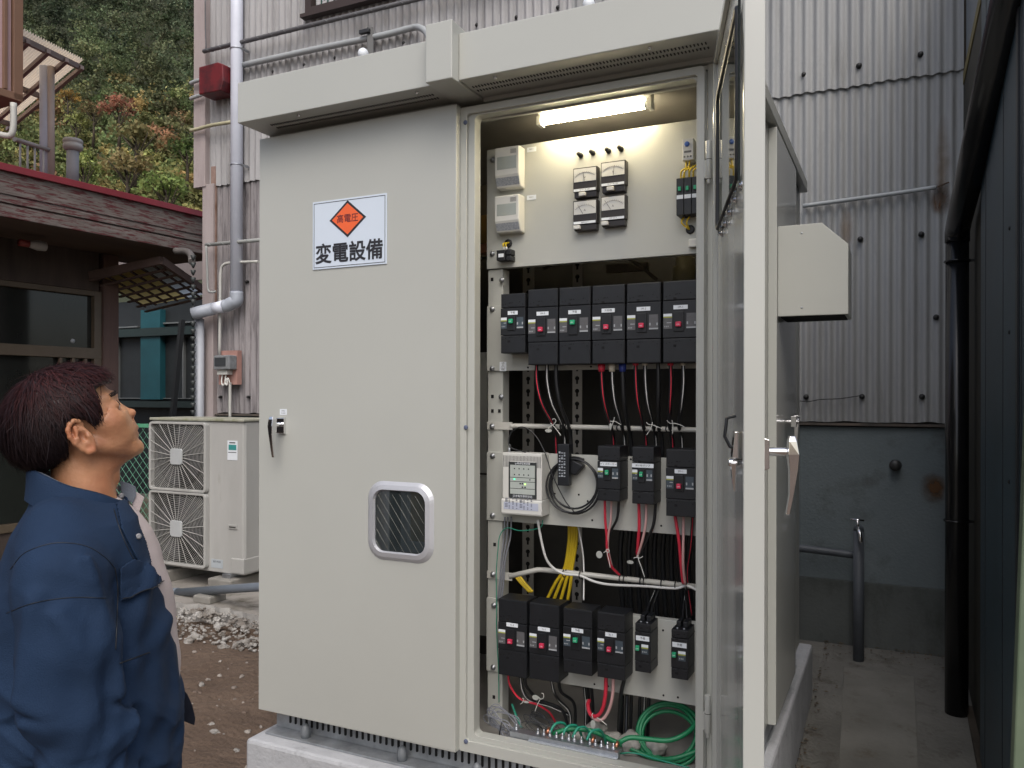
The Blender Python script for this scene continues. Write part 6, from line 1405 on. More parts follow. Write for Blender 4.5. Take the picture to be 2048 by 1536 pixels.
def polyd(A, Z, poly):
    d = np.full(A.shape, 1e9, np.float32); ins = np.zeros(A.shape, bool); n = len(poly)
    for i in range(n):
        (x0, y0), (x1, y1) = poly[i], poly[(i + 1) % n]; ex, ey = x1 - x0, y1 - y0; t = np.clip(((A - x0) * ex + (Z - y0) * ey) / (ex * ex + ey * ey + 1e-12), 0, 1)
        d = np.minimum(d, (A - x0 - t * ex) ** 2 + (Z - y0 - t * ey) ** 2)
        c = ((y0 > Z) != (y1 > Z)) & (A < (x1 - x0) * (Z - y0) / (y1 - y0 + 1e-12) + x0); ins ^= c
    d = np.sqrt(d); return np.where(ins, -d, d)
TH = R(31)
def sym(P, f):   # both sides at once
    return f((P[0], np.abs(P[1]), P[2]))
def skull(P): return ell(P, mp(126, 830), (.0885, .074, .0745), TH)
def headsdf(A, S, Z):
    P = (A, S, Z); Q = (A, np.abs(S), Z)
    d = skull(P)
    d = smin(d, ell(P, mp(212, 849), (.045, .058, .046), TH), .022)
    d = smin(d, ell(P, mp(232, 878), (.040, .042, .030), TH), .016)
    d = smin(d, cone(Q, mp(190, 893, .049), mp(262, 898, .014), .016, .016), .016)
    d = smin(d, ell(P, mp(275, 896), (.0120, .016, .0135)), .010)
    d = smin(d, ell(Q, mp(214, 846, .034), (.030, .022, .026), TH), .016); d = smin(d, ell(Q, mp(226, 872, .028), (.028, .020, .024)), .014)
    d = smin(d, ell(P, mp(257, 862), (.0150, .022, .018), TH), .008)
    d = smin(d, cone(Q, mp(270.5, 856, 0), mp(259, 861, .021), .0060, .003), .003)
    d = smin(d, cone(Q, mp(270.5, 870, 0), mp(260, 869, .019), .0062, .003), .004)
    d = ssub(d, cone(Q, mp(278, 863, 0), mp(262, 865, .025), .0022, .0016), .0025)
    d = smin(d, cone(P, mp(229, 814), mp(259, 828), .0066, .0085), .007)
    d = smin(d, ell(P, mp(262, 828), (.0090, .0090, .0078), TH), .005)
    d = smin(d, ell(Q, mp(253, 837, .0120), (.0085, .0062, .0062), TH), .003)
    d = smin(d, cone(P, mp(260, 835), mp(266, 848), .0048, .0044), .004)
    d = ssub(d, ell(Q, mp(264, 839, .0075), (.0040, .0036, .0045), TH), .0015)
    d = smin(d, cone(Q, mp(226, 792, 0), mp(212, 797, .036), .0075, .0085), .012)
    d = ssub(d, ell(Q, mp(238, 813, .029), (.012, .014, .010), TH), .009)
    d = smin(d, ell(Q, mp(224, 815, .030), (.0140, .0150, .0125), TH), .004)
    d = ssub(d, cone(Q, mp(241, 812, .024), mp(226, 820, .046), .0012, .0010), .002)
    # cheek fold and jaw creases
    d = ssub(d, cone(Q, mp(250, 842, .022), mp(249, 876, .034), .0030, .0022), .006)
    for a_, b_, s0, s1 in (((216, 812), (208, 822), .052, .060), ((215, 816), (207, 829), .052, .060), ((217, 820), (210, 835), .050, .058), ((226, 824), (236, 832), .044, .030), ((206, 776), (222, 778), .045, .020), ((203, 783), (219, 786), .048, .028), ((240, 880), (246, 893), .036, .026)):
        d = ssub(d, cone(Q, mp(a_[0], a_[1], s0), mp(b_[0], b_[1], s1), .0016, .0010), .003)
    d = ssub(d, cone(Q, mp(246, 836, .0195), mp(250, 843, .021), .0022, .0018), .003)
    # neck
    nk = cone(P, mp(160, 885), mp(172, 1030), .049, .056)
    nk = smin(nk, cone(P, mp(200, 930), mp(248, 908), .030, .016), .02)
    nk = smin(nk, cone(Q, mp(165, 905, .046), mp(225, 1010, .014), .0085, .0085), .012)
    nk = smin(nk, ell(P, mp(229, 957), (.009, .010, .013)), .014)
    d = smin(d, nk, .013)
    # ears
    hx = [(165, 850, .074), (157, 844, .080), (147, 843, .084), (139, 850, .087), (135.5, 862, .088), (140, 876, .086), (151, 889, .083), (165, 899, .079), (178, 905, .076), (186, 902, .074), (187, 893, .072)]
    hr = [.0030, .0036, .004, .0042, .004, .004, .0042, .005, .0062, .0058, .004]
    e = None
    for i in range(len(hx) - 1):
        c = cone(Q, mp(hx[i][0], hx[i][1], hx[i][2]), mp(hx[i + 1][0], hx[i + 1][1], hx[i + 1][2]), hr[i], hr[i + 1]); e = c if e is None else smin(e, c, .003)
    pl = ell(Q, mp(163, 875, .076), (.016, .0055, .030), R(50) - math.pi / 2 + R(84)); e = smin(e, pl, .005)
    e = smin(e, cone(Q, mp(150, 857, .083), mp(158, 878, .083), .0036, .0040), .004); e = smin(e, cone(Q, mp(158, 878, .083), mp(172, 891, .079), .0040, .0034), .004)
    d = smin(d, e, .004)
    d = ssub(d, ell(Q, mp(168, 874, .082), (.0085, .0065, .0095), TH), .004)
    d = smin(d, ell(Q, mp(177, 874, .078), (.0045, .0045, .006), TH), .004)
    d = ssub(d, cone(Q, mp(146, 856, .088), mp(149, 876, .088), .0022, .0020), .002)
    return d
def mesh_obj(name, V, F, material, parent=None, label=None, smooth=True):
    V = m2w(V); me = bpy.data.meshes.new(name)
    org = np.array(parent_origin(parent)) if parent else np.array([MP.x, MP.y, 0.0])
    N = len(F); k = F.shape[1]; me.vertices.add(len(V)); me.vertices.foreach_set('co', (V - org).astype(np.float32).ravel()); me.loops.add(k * N); me.loops.foreach_set('vertex_index', F.ravel().astype(np.int32))
    me.polygons.add(N); me.polygons.foreach_set('loop_start', np.arange(0, k * N, k, dtype=np.int32)); me.polygons.foreach_set('loop_total', np.full(N, k, np.int32)); me.update(calc_edges=True)
    me.polygons.foreach_set('use_smooth', np.full(N, smooth)); me.materials.append(material); me.validate()
    o = bpy.data.objects.new(name, me); COL.objects.link(o)
    if parent: o.parent = parent
    else: o.location = org
    return o
# torso loft used by body, shirt and jacket
def loft(tab):
    ys = []; rows = []
    for y, b, f, hw in tab:
        pb, pf = mp(b, y), mp(f, y); rows.append(((pb[2] + pf[2]) / 2, (pb[0] + pf[0]) / 2, (pf[0] - pb[0]) / 2, hw))
    rows = sorted(rows); zs, ca, ha, hw = map(np.array, zip(*rows))
    def f(P, e=2.3):
        Z = P[2]; c = np.interp(Z, zs, ca); h = np.interp(Z, zs, ha); w = np.interp(Z, zs, hw)
        q = (np.abs((P[0] - c) / h) ** e + np.abs(P[1] / w) ** e) ** (1 / e); dd_ = (q - 1) * np.minimum(h, w)
        return np.maximum(dd_, np.maximum(zs[0] - Z, Z - zs[-1]))
    return f
JT = [(968, 95, 190, .05), (990, 64, 222, .085), (1012, 55, 256, .120), (1035, 40, 276, .155), (1065, 20, 284, .180), (1110, 2, 298, .195), (1180, -18, 319, .200), (1250, -34, 335, .202), (1320, -42, 349, .200), (1400, -46, 362, .203), (1480, -46, 361, .208), (1560, -40, 357, .210), (1640, -34, 352, .205)]
ST = [(y, b + 22, f + x, w) for (y, b, f, w), x in zip(JT, (-8, -6, -4, 2, 14, 20, 18, 14, 5, -4, -6, -8, -10))]
jt, st_ = loft(JT), loft([(y, b, f, w * .62) for y, b, f, w in ST])
rs = np.random.RandomState(2); WD = [(rs.normal(size=3) * 9, rs.uniform(0, 6.28)) for _ in range(7)]
def warp(P): return sum(np.sin(P[0] * k[0] + P[1] * k[1] + P[2] * k[2] + ph) for k, ph in WD) / 3.0
def jacket(A, S, Z):
    P = (A, S, Z); d = jt(P); Q = (A, np.abs(S), Z)
    # shoulders and sleeves (the near arm follows the picture)
    sh = cone(P, mp(120, 1062, .12), mp(122, 1150, .19), .052, .062); d = smin(d, sh, .05)
    arm = cone(P, mp(122, 1160, .205), mp(136, 1300, .225), .068, .0715, 1.15)
    arm = smin(arm, cone(P, mp(136, 1300, .225), mp(142, 1412, .228), .0715, .069, 1.15), .02)
    arm = smin(arm, cone(P, mp(146, 1425, .226), mp(196, 1600, .215), .066, .058, 1.1), .012)
    arm = smin(arm, cone(P, mp(196, 1600, .215), mp(262, 1720, .185), .058, .048), .02)
    far = cone(P, mp(150, 1120, -.19), mp(140, 1330, -.235), .066, .066); far = smin(far, cone(P, mp(140, 1330, -.235), mp(262, 1560, -.20), .064, .046), .02)
    # folds on the near sleeve: ridges that stand off the cloth
    def ridge(p, q, r0, r1, k=.016):
        nonlocal arm
        arm = smin(arm, cone(P, mp(*p), mp(*q), r0, r1), k)
    ridge((50, 1440, .262), (235, 1392, .252), .011, .009, .022); ridge((252, 1452, .243), (120, 1512, .262), .010, .006, .022)
    ridge((236, 1378, .255), (254, 1452, .240), .010, .009, .022); ridge((176, 1120, .258), (232, 1350, .255), .007, .011, .025)
    ridge((70, 1200, .262), (44, 1400, .262), .008, .009, .03); ridge((120, 1230, .278), (200, 1400, .262), .005, .009, .025)
    ridge((95, 1540, .258), (235, 1490, .255), .007, .009, .025)
    arm = ssub(arm, cone(P, mp(262, 1402, .235), mp(225, 1412, .275), .006, .003), .02)
    arm = ssub(arm, cone(P, mp(20, 1430, .25), mp(110, 1455, .30), .006, .003), .02)
    d = smin(d, arm, .016); d = smin(d, far, .02)
    # folds on the trunk
    for p, q, r0, r1 in (((255, 1215, .16), (315, 1420, .12), .012, .010), ((250, 1290, .175), (285, 1500, .16), .012, .012), ((325, 1300, .08), (345, 1480, .07), .010, .010), ((300, 1150, .12), (255, 1250, .17), .008, .010),
                         ((262, 1330, .18), (335, 1240, .09), .006, .008)):
        d = smin(d, cone(P, mp(*p), mp(*q), r0, r1), .028)
    w = warp(P); slz = np.clip((1.30 - Z) / .2, 0, 1)
    d = d + .0030 * np.sin(58 * (Z + .45 * A) + 2.2 * w) * slz * np.clip(np.abs(S) / .12, .3, 1) + .0022 * np.sin(95 * (Z * .5 - A) + 3.1 * w + 40 * S) * slz
    rid = lambda q: 1 - np.abs(np.sin(q))
    m1 = rid(34 * (Z * .9 + A * .55 + S * .3) + 2.6 * w); m2 = rid(27 * (Z * .5 - A * .9) + 2.3 * w + 1.0); m3 = rid(70 * (Z + .2 * A) + 3.5 * w)
    d = d - (.0042 * m1 ** 3 + .0036 * m2 ** 4 + .0014 * m3 ** 2) * slz
    # neck hole
    d = ssub(d, cone(P, mp(160, 900), mp(172, 1018), .055, .060), .006)
    return d
def z_of(y): return CAMZ - (y - HOR) / F_PX * _t
SKIN = bpy.data.materials.new('skin'); SKIN.use_nodes = True; _n = SKIN.node_tree; _b = _n.nodes['Principled BSDF']; _b.inputs['Roughness'].default_value = .48; _b.inputs['Subsurface Weight'].default_value = .08; _b.inputs['Subsurface Radius'].default_value = (.02, .008, .004); _b.inputs['Subsurface Scale'].default_value = .3
_tc = _n.nodes.new('ShaderNodeTexCoord'); _z1 = _n.nodes.new('ShaderNodeTexNoise'); _z1.inputs['Scale'].default_value = 16; _z1.inputs['Detail'].default_value = 6; _cr = _n.nodes.new('ShaderNodeValToRGB')
_cr.color_ramp.elements[0].position = .32; _cr.color_ramp.elements[0].color = (.32, .140, .072, 1); _cr.color_ramp.elements[1].position = .66; _cr.color_ramp.elements[1].color = (.47, .245, .128, 1)
_n.links.new(_tc.outputs['Object'], _z1.inputs['Vector']); _n.links.new(_z1.outputs['Fac'], _cr.inputs[0]); _n.links.new(_cr.outputs[0], _b.inputs['Base Color'])
_z2 = _n.nodes.new('ShaderNodeTexNoise'); _z2.inputs['Scale'].default_value = 150; _z2.inputs['Detail'].default_value = 3; _bp = _n.nodes.new('ShaderNodeBump'); _bp.inputs['Strength'].default_value = .6; _bp.inputs['Distance'].default_value = .0015
_n.links.new(_tc.outputs['Object'], _z2.inputs['Vector']); _n.links.new(_z2.outputs['Fac'], _bp.inputs['Height']); _n.links.new(_bp.outputs[0], _b.inputs['Normal'])

hV, hF = surface_nets(headsdf, (-.17, -.11, 1.26), (.16, .11, 1.66), .0026)
# body under the clothes, coarser, sharing the same mesh as the head and neck
a0 = mp(155, 1200)[0]
def bodysdf(A, S, Z):
    P = (A, S, Z); Q = (A, np.abs(S), Z)
    d = ell(P, (a0 - .005, 0, 1.16), (.105, .165, .20)); d = smin(d, ell(P, (a0, 0, .92), (.105, .155, .12)), .06); d = smin(d, cone(P, (a0 - .03, 0, 1.28), mp(172, 1010), .06, .048), .05)
    d = smin(d, cone(Q, (a0 - .01, .165, 1.25), (a0 - .01, .215, .98), .045, .036), .03); d = smin(d, cone(Q, (a0 - .01, .215, .98), (a0 + .09, .18, .80), .034, .024), .015)
    # hands in the trouser pockets: palm, four bent fingers, thumb
    d = smin(d, ell(Q, (a0 + .11, .165, .765), (.022, .014, .045), R(15)), .01)
    for k in range(4): d = smin(d, cone(Q, (a0 + .095 + .013 * k, .162, .735), (a0 + .100 + .016 * k, .150, .665 + .006 * abs(k - 1.5)), .0085, .0075), .003)
    d = smin(d, cone(Q, (a0 + .135, .160, .775), (a0 + .155, .150, .725), .0095, .008), .005)
    d = smin(d, cone(Q, (a0, .085, .86), (a0 + .01, .095, .48), .078, .052), .03); d = smin(d, cone(Q, (a0 + .01, .095, .48), (a0 - .01, .10, .09), .05, .036), .015)
    d = smin(d, cone(Q, (a0 - .03, .10, .06), (a0 + .12, .115, .045), .036, .028), .02)
    return d
bV, bF = surface_nets(bodysdf, (a0 - .20, -.30, 0.0), (a0 + .24, .30, 1.36), .008)
person = mesh_obj('person', np.concatenate([hV, bV]), np.concatenate([hF, bF + len(hV)]), SKIN)
tag(person, 'man with dark reddish hair in an open navy work jacket, looking up at the cabinet', 'person')

# skin tint: lips, ears and nose redder, jaw a little greyer (colour that belongs to the skin); shade painted into the ear hollow, darker under the nose
_hv = hV; _tint = np.ones((len(person.data.vertices), 4), np.float32)
if len(person.data.vertices) == len(hV) + len(bV):
    def spot(px, py, s_, r, col, a=1.0):
        c = mp(px, py, s_); dq = ((_hv[:, 0] - c[0]) ** 2 + (np.abs(_hv[:, 1]) - s_) ** 2 + (_hv[:, 2] - c[2]) ** 2) / r ** 2
        w_ = (a * np.exp(-dq * 1.5))[:, None]; _tint[:len(_hv), :3] *= (1 - w_) + w_ * np.array(col)
    for px, py, s_ in ((274, 857, 0), (271, 860, .009), (266, 862, .017), (274, 870, 0), (271, 870, .010), (266, 869, .017)): spot(px, py, s_, .0062, (.62, .42, .50), .8)
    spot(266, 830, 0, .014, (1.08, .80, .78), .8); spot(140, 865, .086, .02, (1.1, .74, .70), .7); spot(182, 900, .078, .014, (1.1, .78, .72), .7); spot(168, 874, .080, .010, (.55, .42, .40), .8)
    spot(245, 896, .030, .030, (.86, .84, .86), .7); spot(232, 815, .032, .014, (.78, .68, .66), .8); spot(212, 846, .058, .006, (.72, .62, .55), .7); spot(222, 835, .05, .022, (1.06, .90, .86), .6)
    spot(215, 960, .045, .05, (1.02, .80, .78), .7); spot(263, 845, .006, .008, (.82, .76, .74), .6)
_at = person.data.color_attributes.new('tint', 'FLOAT_COLOR', 'POINT'); _at.data.foreach_set('color', _tint.ravel())
_an = _n.nodes.new('ShaderNodeAttribute'); _an.attribute_name = 'tint'; _mm = _n.nodes.new('ShaderNodeMixRGB'); _mm.blend_type = 'MULTIPLY'; _mm.inputs[0].default_value = 1
_n.links.new(_cr.outputs[0], _mm.inputs[1]); _n.links.new(_an.outputs['Color'], _mm.inputs[2]); _n.links.new(_mm.outputs[0], _b.inputs['Base Color'])

# eyes
m = MB()
for sg in (1, -1):
    c = m2w([mp(225.6, 814.6, .030 * sg)])[0]; q = mp(225.6, 814.6, .030 * sg)
    k = MB(); k.lathe((0, 0, 0), (0, 0, 1), [(-.0125 * math.cos(a), .0125 * math.sin(a) + 1e-5) for a in np.linspace(0, math.pi, 14)], 16); k.v = [tuple(Vector(v) + Vector(c)) for v in k.v]
    k.build('eyeball', mat('eye_white', (.40, .36, .34), .2, var=.05), person)
    g = Vector(c) + (MF * math.cos(TH + .15) + Vector((0, 0, 1)) * math.sin(TH + .15)).normalized() * .0092
    k = MB(); k.lathe(g, (MF * math.cos(TH + .15) + Vector((0, 0, 1)) * math.sin(TH + .15)), [(0, .0060), (.003, .0052), (.0042, .002)], 14); k.build('iris', mat('dark_iris', (.015, .009, .006), .1), person)
# hair
def haircol(name, cols):
    m = bpy.data.materials.new(name); m.use_nodes = True; b = m.node_tree.nodes['Principled BSDF']; b.inputs['Roughness'].default_value = .6; b.inputs['Specular IOR Level'].default_value = .18
    at = m.node_tree.nodes.new('ShaderNodeAttribute'); at.attribute_name = 'leafcol'; m.node_tree.links.new(at.outputs['Color'], b.inputs['Base Color']); return m
HL = [(232, 758), (221, 767), (205, 771), (191, 779), (188, 790), (199, 806), (198, 822), (194, 834), (202, 842), (211, 850), (208, 862), (196, 858), (184, 848), (172, 841), (156, 838), (143, 838), (135, 848), (131, 862), (134, 880), (138, 900), (134, 918), (110, 930), (80, 950), (-60, 960), (-80, 600), (240, 600)]
hlp = [tuple(mp(x, y)[[0, 2]]) for x, y in HL]
def hairbase(P):
    d = skull(P); d = smin(d, ell(P, mp(103, 868), (.066, .064, .062)), .03); return smin(d, ell(P, mp(160, 806), (.058, .060, .042), TH), .03)
def hairsdf(A, S, Z):
    P = (A, S, Z); pd = polyd(A[:, :1, :], Z[:, :1, :], hlp); off = .0035 + .0095 * np.clip(-pd / .035, 0, 1) ** .7
    w = warp((A * 3, S * 3, Z * 3)); d = hairbase(P) - off + .0012 * np.sin(260 * (A * .5 + Z) + 3 * w) - .002 * w / 2
    return np.maximum(d, pd)
HB = mat('hair_base', (.012, .006, .007), .5, var=.3)
kV, kF = surface_nets(hairsdf, (-.19, -.115, 1.36), (.09, .115, 1.66), .0034)
hair = mesh_obj('hair', kV, kF, HB, person)
# strands lying over the base
rs = np.random.RandomState(9)
P0 = kV[rs.randint(0, len(kV), 15000)]
eps = .002
def hfield(X): return hairsdf(X[:, 0][:, None, None], X[:, 1][:, None, None], X[:, 2][:, None, None])[:, 0, 0]
def hbase1(X): return hairbase((X[:, 0], X[:, 1], X[:, 2]))
def hgrad(X):
    g = np.stack([hbase1(X + np.array(e_) * eps) - hbase1(X - np.array(e_) * eps) for e_ in ((1, 0, 0), (0, 1, 0), (0, 0, 1))], 1); return g / (np.linalg.norm(g, axis=1)[:, None] + 1e-9)
crown = mp(62, 775)
pdP = polyd(P0[:, 0], P0[:, 2], hlp); P0 = P0[(hbase1(P0) > .001)]
L_ = rs.uniform(.018, .050, len(P0)); wv = rs.uniform(.00045, .0010, len(P0))
hue = rs.uniform(0, 1, len(P0)); 
pts = [P0 + hgrad(P0) * rs.uniform(-.001, .0012, (len(P0), 1))]
lift = rs.uniform(-.0004, .0013, (len(P0), 1)); fly = rs.uniform(0, 1, (len(P0), 1)) < .035; lift = np.where(fly, lift + rs.uniform(.0008, .0028, (len(P0), 1)), lift); nse = rs.normal(size=(len(P0), 3)) * np.where(fly, .55, .30)
for k in range(5):
    X = pts[-1]; n = hgrad(X); f = X - crown; f = f / (np.linalg.norm(f, axis=1)[:, None] + .02)
    back = np.clip((crown[0] + .05 - X[:, :1]) / .08, 0, 1); side = np.clip(np.abs(X[:, 1:2]) / .07, 0, 1)
    f = f + np.array([.15, 0, -.75]) * side + np.array([.1, 0, -.9]) * back + nse; f = f - n * (f * n).sum(1)[:, None]; f /= np.linalg.norm(f, axis=1)[:, None] + 1e-9
    pts.append(X + f * (L_ / 5)[:, None] + n * lift)
T_ = np.stack(pts, 1); n0 = hgrad(P0); dr = T_[:, 1] - T_[:, 0]; dr /= np.linalg.norm(dr, axis=1)[:, None] + 1e-9; sd_ = np.cross(dr, n0)
# keep strands from growing far over the face
tip = T_[:, -1]; ok = polyd(tip[:, 0], tip[:, 2], hlp) < rs.uniform(.001, .006, len(tip)); T_, sd_, wv, hue = T_[ok], sd_[ok], wv[ok], hue[ok]
wid = np.array([1, 1, .9, .75, .5, .12])[None, :, None]
Lf = T_ - sd_[:, None, :] * wv[:, None, None] * wid; Rt = T_ + sd_[:, None, :] * wv[:, None, None] * wid
SV = np.stack([Lf, Rt], 2).reshape(-1, 3); base = (np.arange(len(T_)) * 12)[:, None, None]; q = np.array([[2 * k, 2 * k + 1, 2 * k + 3, 2 * k + 2] for k in range(5)])[None]
SF = (base + q).reshape(-1, 4)
so = mesh_obj('hair_strands', SV, SF, haircol('hair_strand', None), hair, smooth=False)
u_ = hue[:, None]; red = np.clip((T_[:, 0, 2:3] - 1.50) / .12, 0, 1)
cc = np.array([.010, .006, .008]) * (1 - u_) + np.array([.056, .014, .014]) * u_ * (.10 + 1.1 * red)
if len(so.data.vertices) == len(SV):
    at = so.data.color_attributes.new('leafcol', 'FLOAT_COLOR', 'POINT'); at.data.foreach_set('color', np.concatenate([np.repeat(cc, 12, 0), np.ones((len(SV), 1))], 1).astype(np.float32).ravel())
so['kind'] = 'stuff'
# eyebrows
m = MB(); rng = random.Random(2)
for sg in (1, -1):
    k_ = []
    for i in range(70):
        f = rng.random(); p = mp(231 - 20 * f + rng.uniform(-1.5, 1.5), 787 + 6 * f + rng.uniform(-3, 3), (.012 + .030 * f) * sg); X = np.array([p]);
        for _ in range(8):
            dv = headsdf(X[:, 0][:, None, None], X[:, 1][:, None, None], X[:, 2][:, None, None])[0, 0, 0]; X[0, 0] -= dv * .8
        w0 = Vector(m2w(X)[0]); dirn = (MF * .35 + Vector((0, 0, 1)) * .5 + MS * sg * .5).normalized(); m.tube([w0 - dirn * .002, w0 + dirn * .005 + MF * .002], [.0007, .0002], 4)
m.build('eyebrows', mat('brow_hair', (.03, .018, .016), .6), person)

# ---------------- clothes ----------------
def cloth(name, c, v=.12, rough=.85, stripes=False):
    return mat(name, c, rough, var=v, scale=7, bump=.35, bscale=420, spec=.25)
NAV = cloth('navy_cloth', (.0095, .0245, .058)); 
jV, jF = surface_nets(jacket, (-.30, -.34, .76), (.30, .33, 1.42), .0052)
jk = mesh_obj('jacket', jV, jF, NAV, person)
shV, shF = surface_nets(lambda A, S, Z: st_((A, S, Z), 2.0) - .004 + .0015 * np.sin(70 * (Z + A) + 2 * warp((A, S, Z))), (-.30, -.2, .80), (.32, .2, 1.38), .006)
shirt = mesh_obj('shirt', shV, shF, cloth('pinkish_white_cloth', (.50, .43, .42), .05), person)
def trsdf(A, S, Z):
    P = (A, S, Z); Q = (A, np.abs(S), Z)
    d = ell(P, (a0, 0, .88), (.135, .185, .15)); d = smin(d, cone(Q, (a0, .09, .84), (a0 + .012, .10, .48), .100, .080), .03); d = smin(d, cone(Q, (a0 + .012, .10, .48), (a0 - .01, .105, .10), .080, .070), .02)
    d = smin(d, ell(Q, (a0 + .10, .170, .76), (.06, .035, .10)), .03)
    d = np.maximum(d, .075 - Z); return d + .004 * np.sin(40 * Z + 2 * warp(P)) * np.clip((.7 - Z) * 3, 0, 1)
tV, tF = surface_nets(trsdf, (a0 - .22, -.30, .05), (a0 + .25, .30, .92), .009); mesh_obj('trousers', tV, tF, cloth('grey_navy_cloth', (.025, .030, .042)), person)
def shoe(A, S, Z):
    P = (A, S, Z); Q = (A, np.abs(S), Z); d = cone(Q, (a0 - .05, .105, .055), (a0 + .16, .125, .040), .050, .040); d = smin(d, cone(Q, (a0 - .02, .105, .07), (a0 - .02, .105, .12), .05, .048), .02); return np.maximum(d, .004 - Z)
qV, qF = surface_nets(shoe, (a0 - .13, -.2, 0), (a0 + .24, .2, .16), .007)
mesh_obj('shoes', qV, qF, mat('black_work_shoe', (.02, .018, .017), .5), person)
# collar: a standing band round the neck, open at the throat
def collar(name, mt, r_top, r_bot, ytop, ybot, phi0, phi1, th, n=60):
    V = []; 
    for i in range(n + 1):
        ph = phi0 + (phi1 - phi0) * i / n; c, s_ = math.cos(ph), math.sin(ph); f = (1 + c) / 2      # f = 1 at the throat
        for rr, lift_ in ((r_bot, 0), ((r_top[0] * .5 + r_bot[0] * .5 - .002, r_top[1] * .45 + r_bot[1] * .55), .5), (r_top, 1)):
            yy = (ybot[0] * (1 - f) + ybot[1] * f) * (1 - lift_) + (ytop[0] * (1 - f) + ytop[1] * f) * lift_
            cx = mp(158, yy)[0]; z = z_of(yy) + .002 * math.sin(ph * 5 + lift_ * 2)
            for t in (0, th): V.append((cx + (rr[0] + t) * c, (rr[1] + t) * s_, z))
    F = []
    for i in range(n):
        a = i * 6; b = a + 6
        F += [(a + 1, b + 1, b + 3, a + 3), (a + 3, b + 3, b + 5, a + 5), (a + 5, b + 5, b + 4, a + 4), (a + 4, b + 4, b + 2, a + 2), (a + 2, b + 2, b, a)]
    V = m2w(np.array(V)); me = MB(); me.add([tuple(v) for v in V], F, 0, True)
    for e_ in (0, n * 6): me.add([tuple(V[e_ + k]) for k in (0, 1, 3, 5, 4, 2)], [(0, 1, 2, 3, 4, 5)])
    o = me.build(name, mt, jk); sb = o.modifiers.new('sub', 'SUBSURF'); sb.levels = 1; sb.render_levels = 1; return o
collar('collar', NAV, (.080, .082), (.082, .104), (930, 1004), (996, 1054), R(8), R(352), .006)
collar('collar_lining', cloth('grey_lining', (.16, .18, .21)), (.0765, .078), (.083, .100), (932, 1003), (985, 1040), R(10), R(350), .002)
# things sewn on the near side of the jacket: found by looking from the camera onto the cloth
from mathutils.bvhtree import BVHTree
W_ = m2w(jV); bvh = BVHTree.FromPolygons([tuple(v) for v in W_], [tuple(int(i) for i in f) for f in jF])
CO = Vector((0, 0, CAMZ))
def onj(px, py, lift=.0015):
    r = Vector(ray(px, py)).normalized(); h = bvh.ray_cast(CO, r)
    if h[0] is None: return None
    n = h[1] if h[1].dot(r) < 0 else -h[1]
    return h[0] + n * lift
def seam(name, pts, r, material, dash=False, lift=.0004):
    P = [Vector((x, y, 0)) for x, y in pts]; P = spline(P, 14); run = []; m = MB(); c = 0
    for p in P:
        q = onj(p.x, p.y, lift)
        if q is None or (run and (q - run[-1]).length > .02):
            if len(run) > 2: m.tube(run, r, 4); c += 1
            run = []
            if q is None: continue
        run.append(q)
    if len(run) > 2: m.tube(run, r, 4)
    if m.v: return m.build(name, material, jk)
SEAMM = cloth('navy_seam', (.006, .014, .034))
seam('sleeve_seam', [(22, 1140), (50, 1108), (98, 1090), (140, 1088), (178, 1096), (210, 1116), (230, 1138)], .0008, SEAMM)
seam('sleeve_seam', [(230, 1138), (236, 1180), (234, 1240), (232, 1300)], .0012, SEAMM)
seam('panel_seam', [(14, 1228), (60, 1210), (110, 1200), (160, 1196), (212, 1198)], .0007, SEAMM)
seam('placket_seam', [(228, 1020), (240, 1060), (262, 1110), (288, 1150)], .0010, SEAMM)
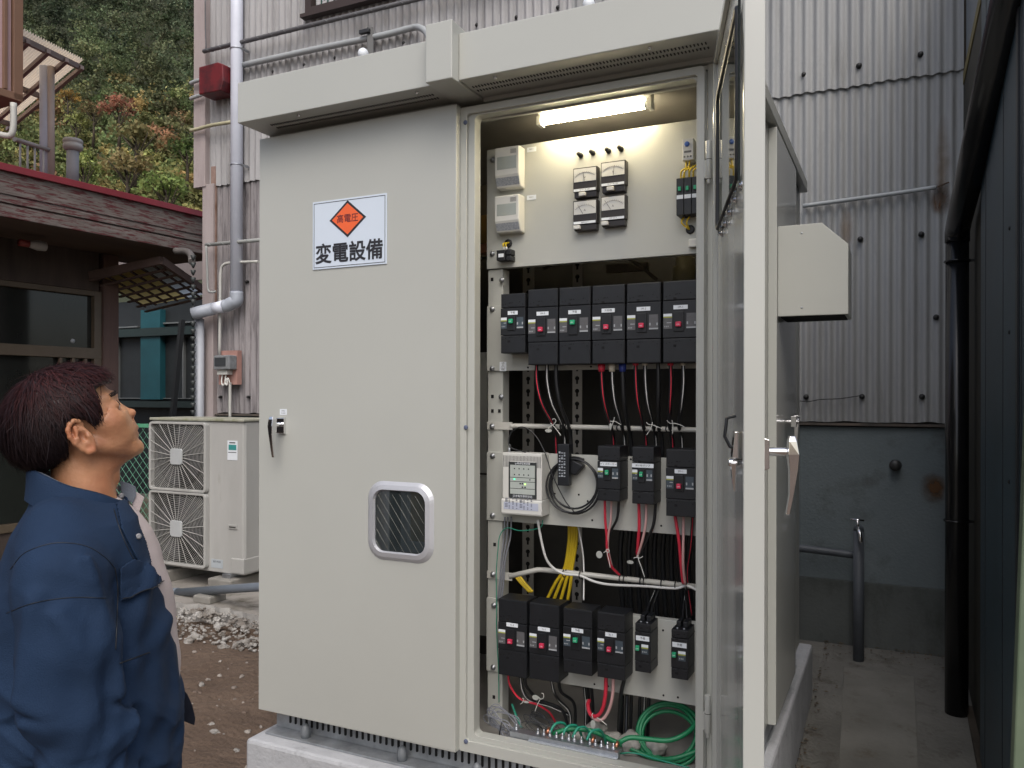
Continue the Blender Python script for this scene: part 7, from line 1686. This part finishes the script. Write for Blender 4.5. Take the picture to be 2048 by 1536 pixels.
def patch(name, poly, material, lift=.004, step=1.5, edge=None):
    xs = np.arange(min(p[0] for p in poly), max(p[0] for p in poly) + step, step); ysx = np.arange(min(p[1] for p in poly), max(p[1] for p in poly) + step, step)
    XX, YY = np.meshgrid(xs, ysx, indexing='ij'); dd__ = polyd(XX, YY, poly); m = MB(); ok_ = {}
    for i in range(len(xs)):
        for j in range(len(ysx)):
            if dd__[i, j] < step * .5:
                q = onj(XX[i, j], YY[i, j], lift)
                if q is not None: ok_[(i, j)] = len(m.v); m.v.append(tuple(q))
    for (i, j) in ok_:
        c_ = [(i, j), (i + 1, j), (i + 1, j + 1), (i, j + 1)]
        if all(c in ok_ for c in c_):
            pp_ = [Vector(m.v[ok_[c]]) for c in c_]
            if max((pp_[0] - p).length for p in pp_) < .03: m.f.append(tuple(ok_[c] for c in c_)); m.m.append(0); m.sm.append(True)
    if not m.f: return None
    o = m.build(name, material, jk, recalc=False); so_ = o.modifiers.new('solid', 'SOLIDIFY'); so_.thickness = .003; so_.offset = 0; return o
patch('pocket_flap', [(236, 1138), (262, 1122), (292, 1130), (322, 1162), (318, 1168), (262, 1200), (236, 1204)], NAV, .006)
patch('placket', [(232, 1010), (248, 1002), (270, 1040), (288, 1085), (300, 1130), (286, 1146), (264, 1106), (242, 1062)], NAV, .003)
seam('flap_stitching', [(238, 1200), (262, 1196), (296, 1180), (318, 1166)], .0011, SEAMM, lift=.010)
seam('pocket_edge', [(240, 1328), (262, 1320), (300, 1306)], .0012, SEAMM)
for px, py in ((243, 1001), (269, 1077)):
    q = onj(px, py, .008)
    if q:
        v = (CO - q).normalized(); m = MB(); m.lathe(q - v * .006, v, [(0, .0055), (.0045, .0053), (.006, .0042), (.0054, .002)], 14); m.build('snap', mat('dull_snap', (.20, .20, .21), .45, .5, var=.1), jk)
# the far front edge with pale lining at the throat, and the loose hem flap
def sheet(name, pts, s, material, th=.004):
    P = [mp(x, y, s) for x, y in pts]; Q = [p + np.array([0, -th, 0]) for p in P]; n = len(P); V = m2w(np.array(P + Q)); m = MB()
    m.add([tuple(v) for v in V], [tuple(range(n)), tuple(range(2 * n - 1, n - 1, -1))] + [(i, (i + 1) % n, n + (i + 1) % n, n + i) for i in range(n)]); return m.build(name, material, jk, bevel=.0012)
sheet('far_collar_point', [(240, 963), (258, 968), (272, 975), (273, 992), (266, 1008), (252, 1000), (243, 985)], -.030, cloth('grey_lining', (.16, .18, .21)))
sheet('far_collar_point', [(262, 1000), (272, 984), (289, 996), (276, 1034), (268, 1024)], -.035, cloth('pinkish_white_cloth', (.50, .43, .42)))
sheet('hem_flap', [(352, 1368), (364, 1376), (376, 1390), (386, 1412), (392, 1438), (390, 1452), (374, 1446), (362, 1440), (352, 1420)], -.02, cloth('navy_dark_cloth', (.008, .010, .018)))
m = MB(); q = Vector(m2w(np.array([mp(355, 1290, -.01)]))[0]); m.lathe(q, -MS, [(0, .004), (.003, .003)], 10); m.build('snap', mat('brass_snap', (.6, .4, .15), .3, 1), jk)
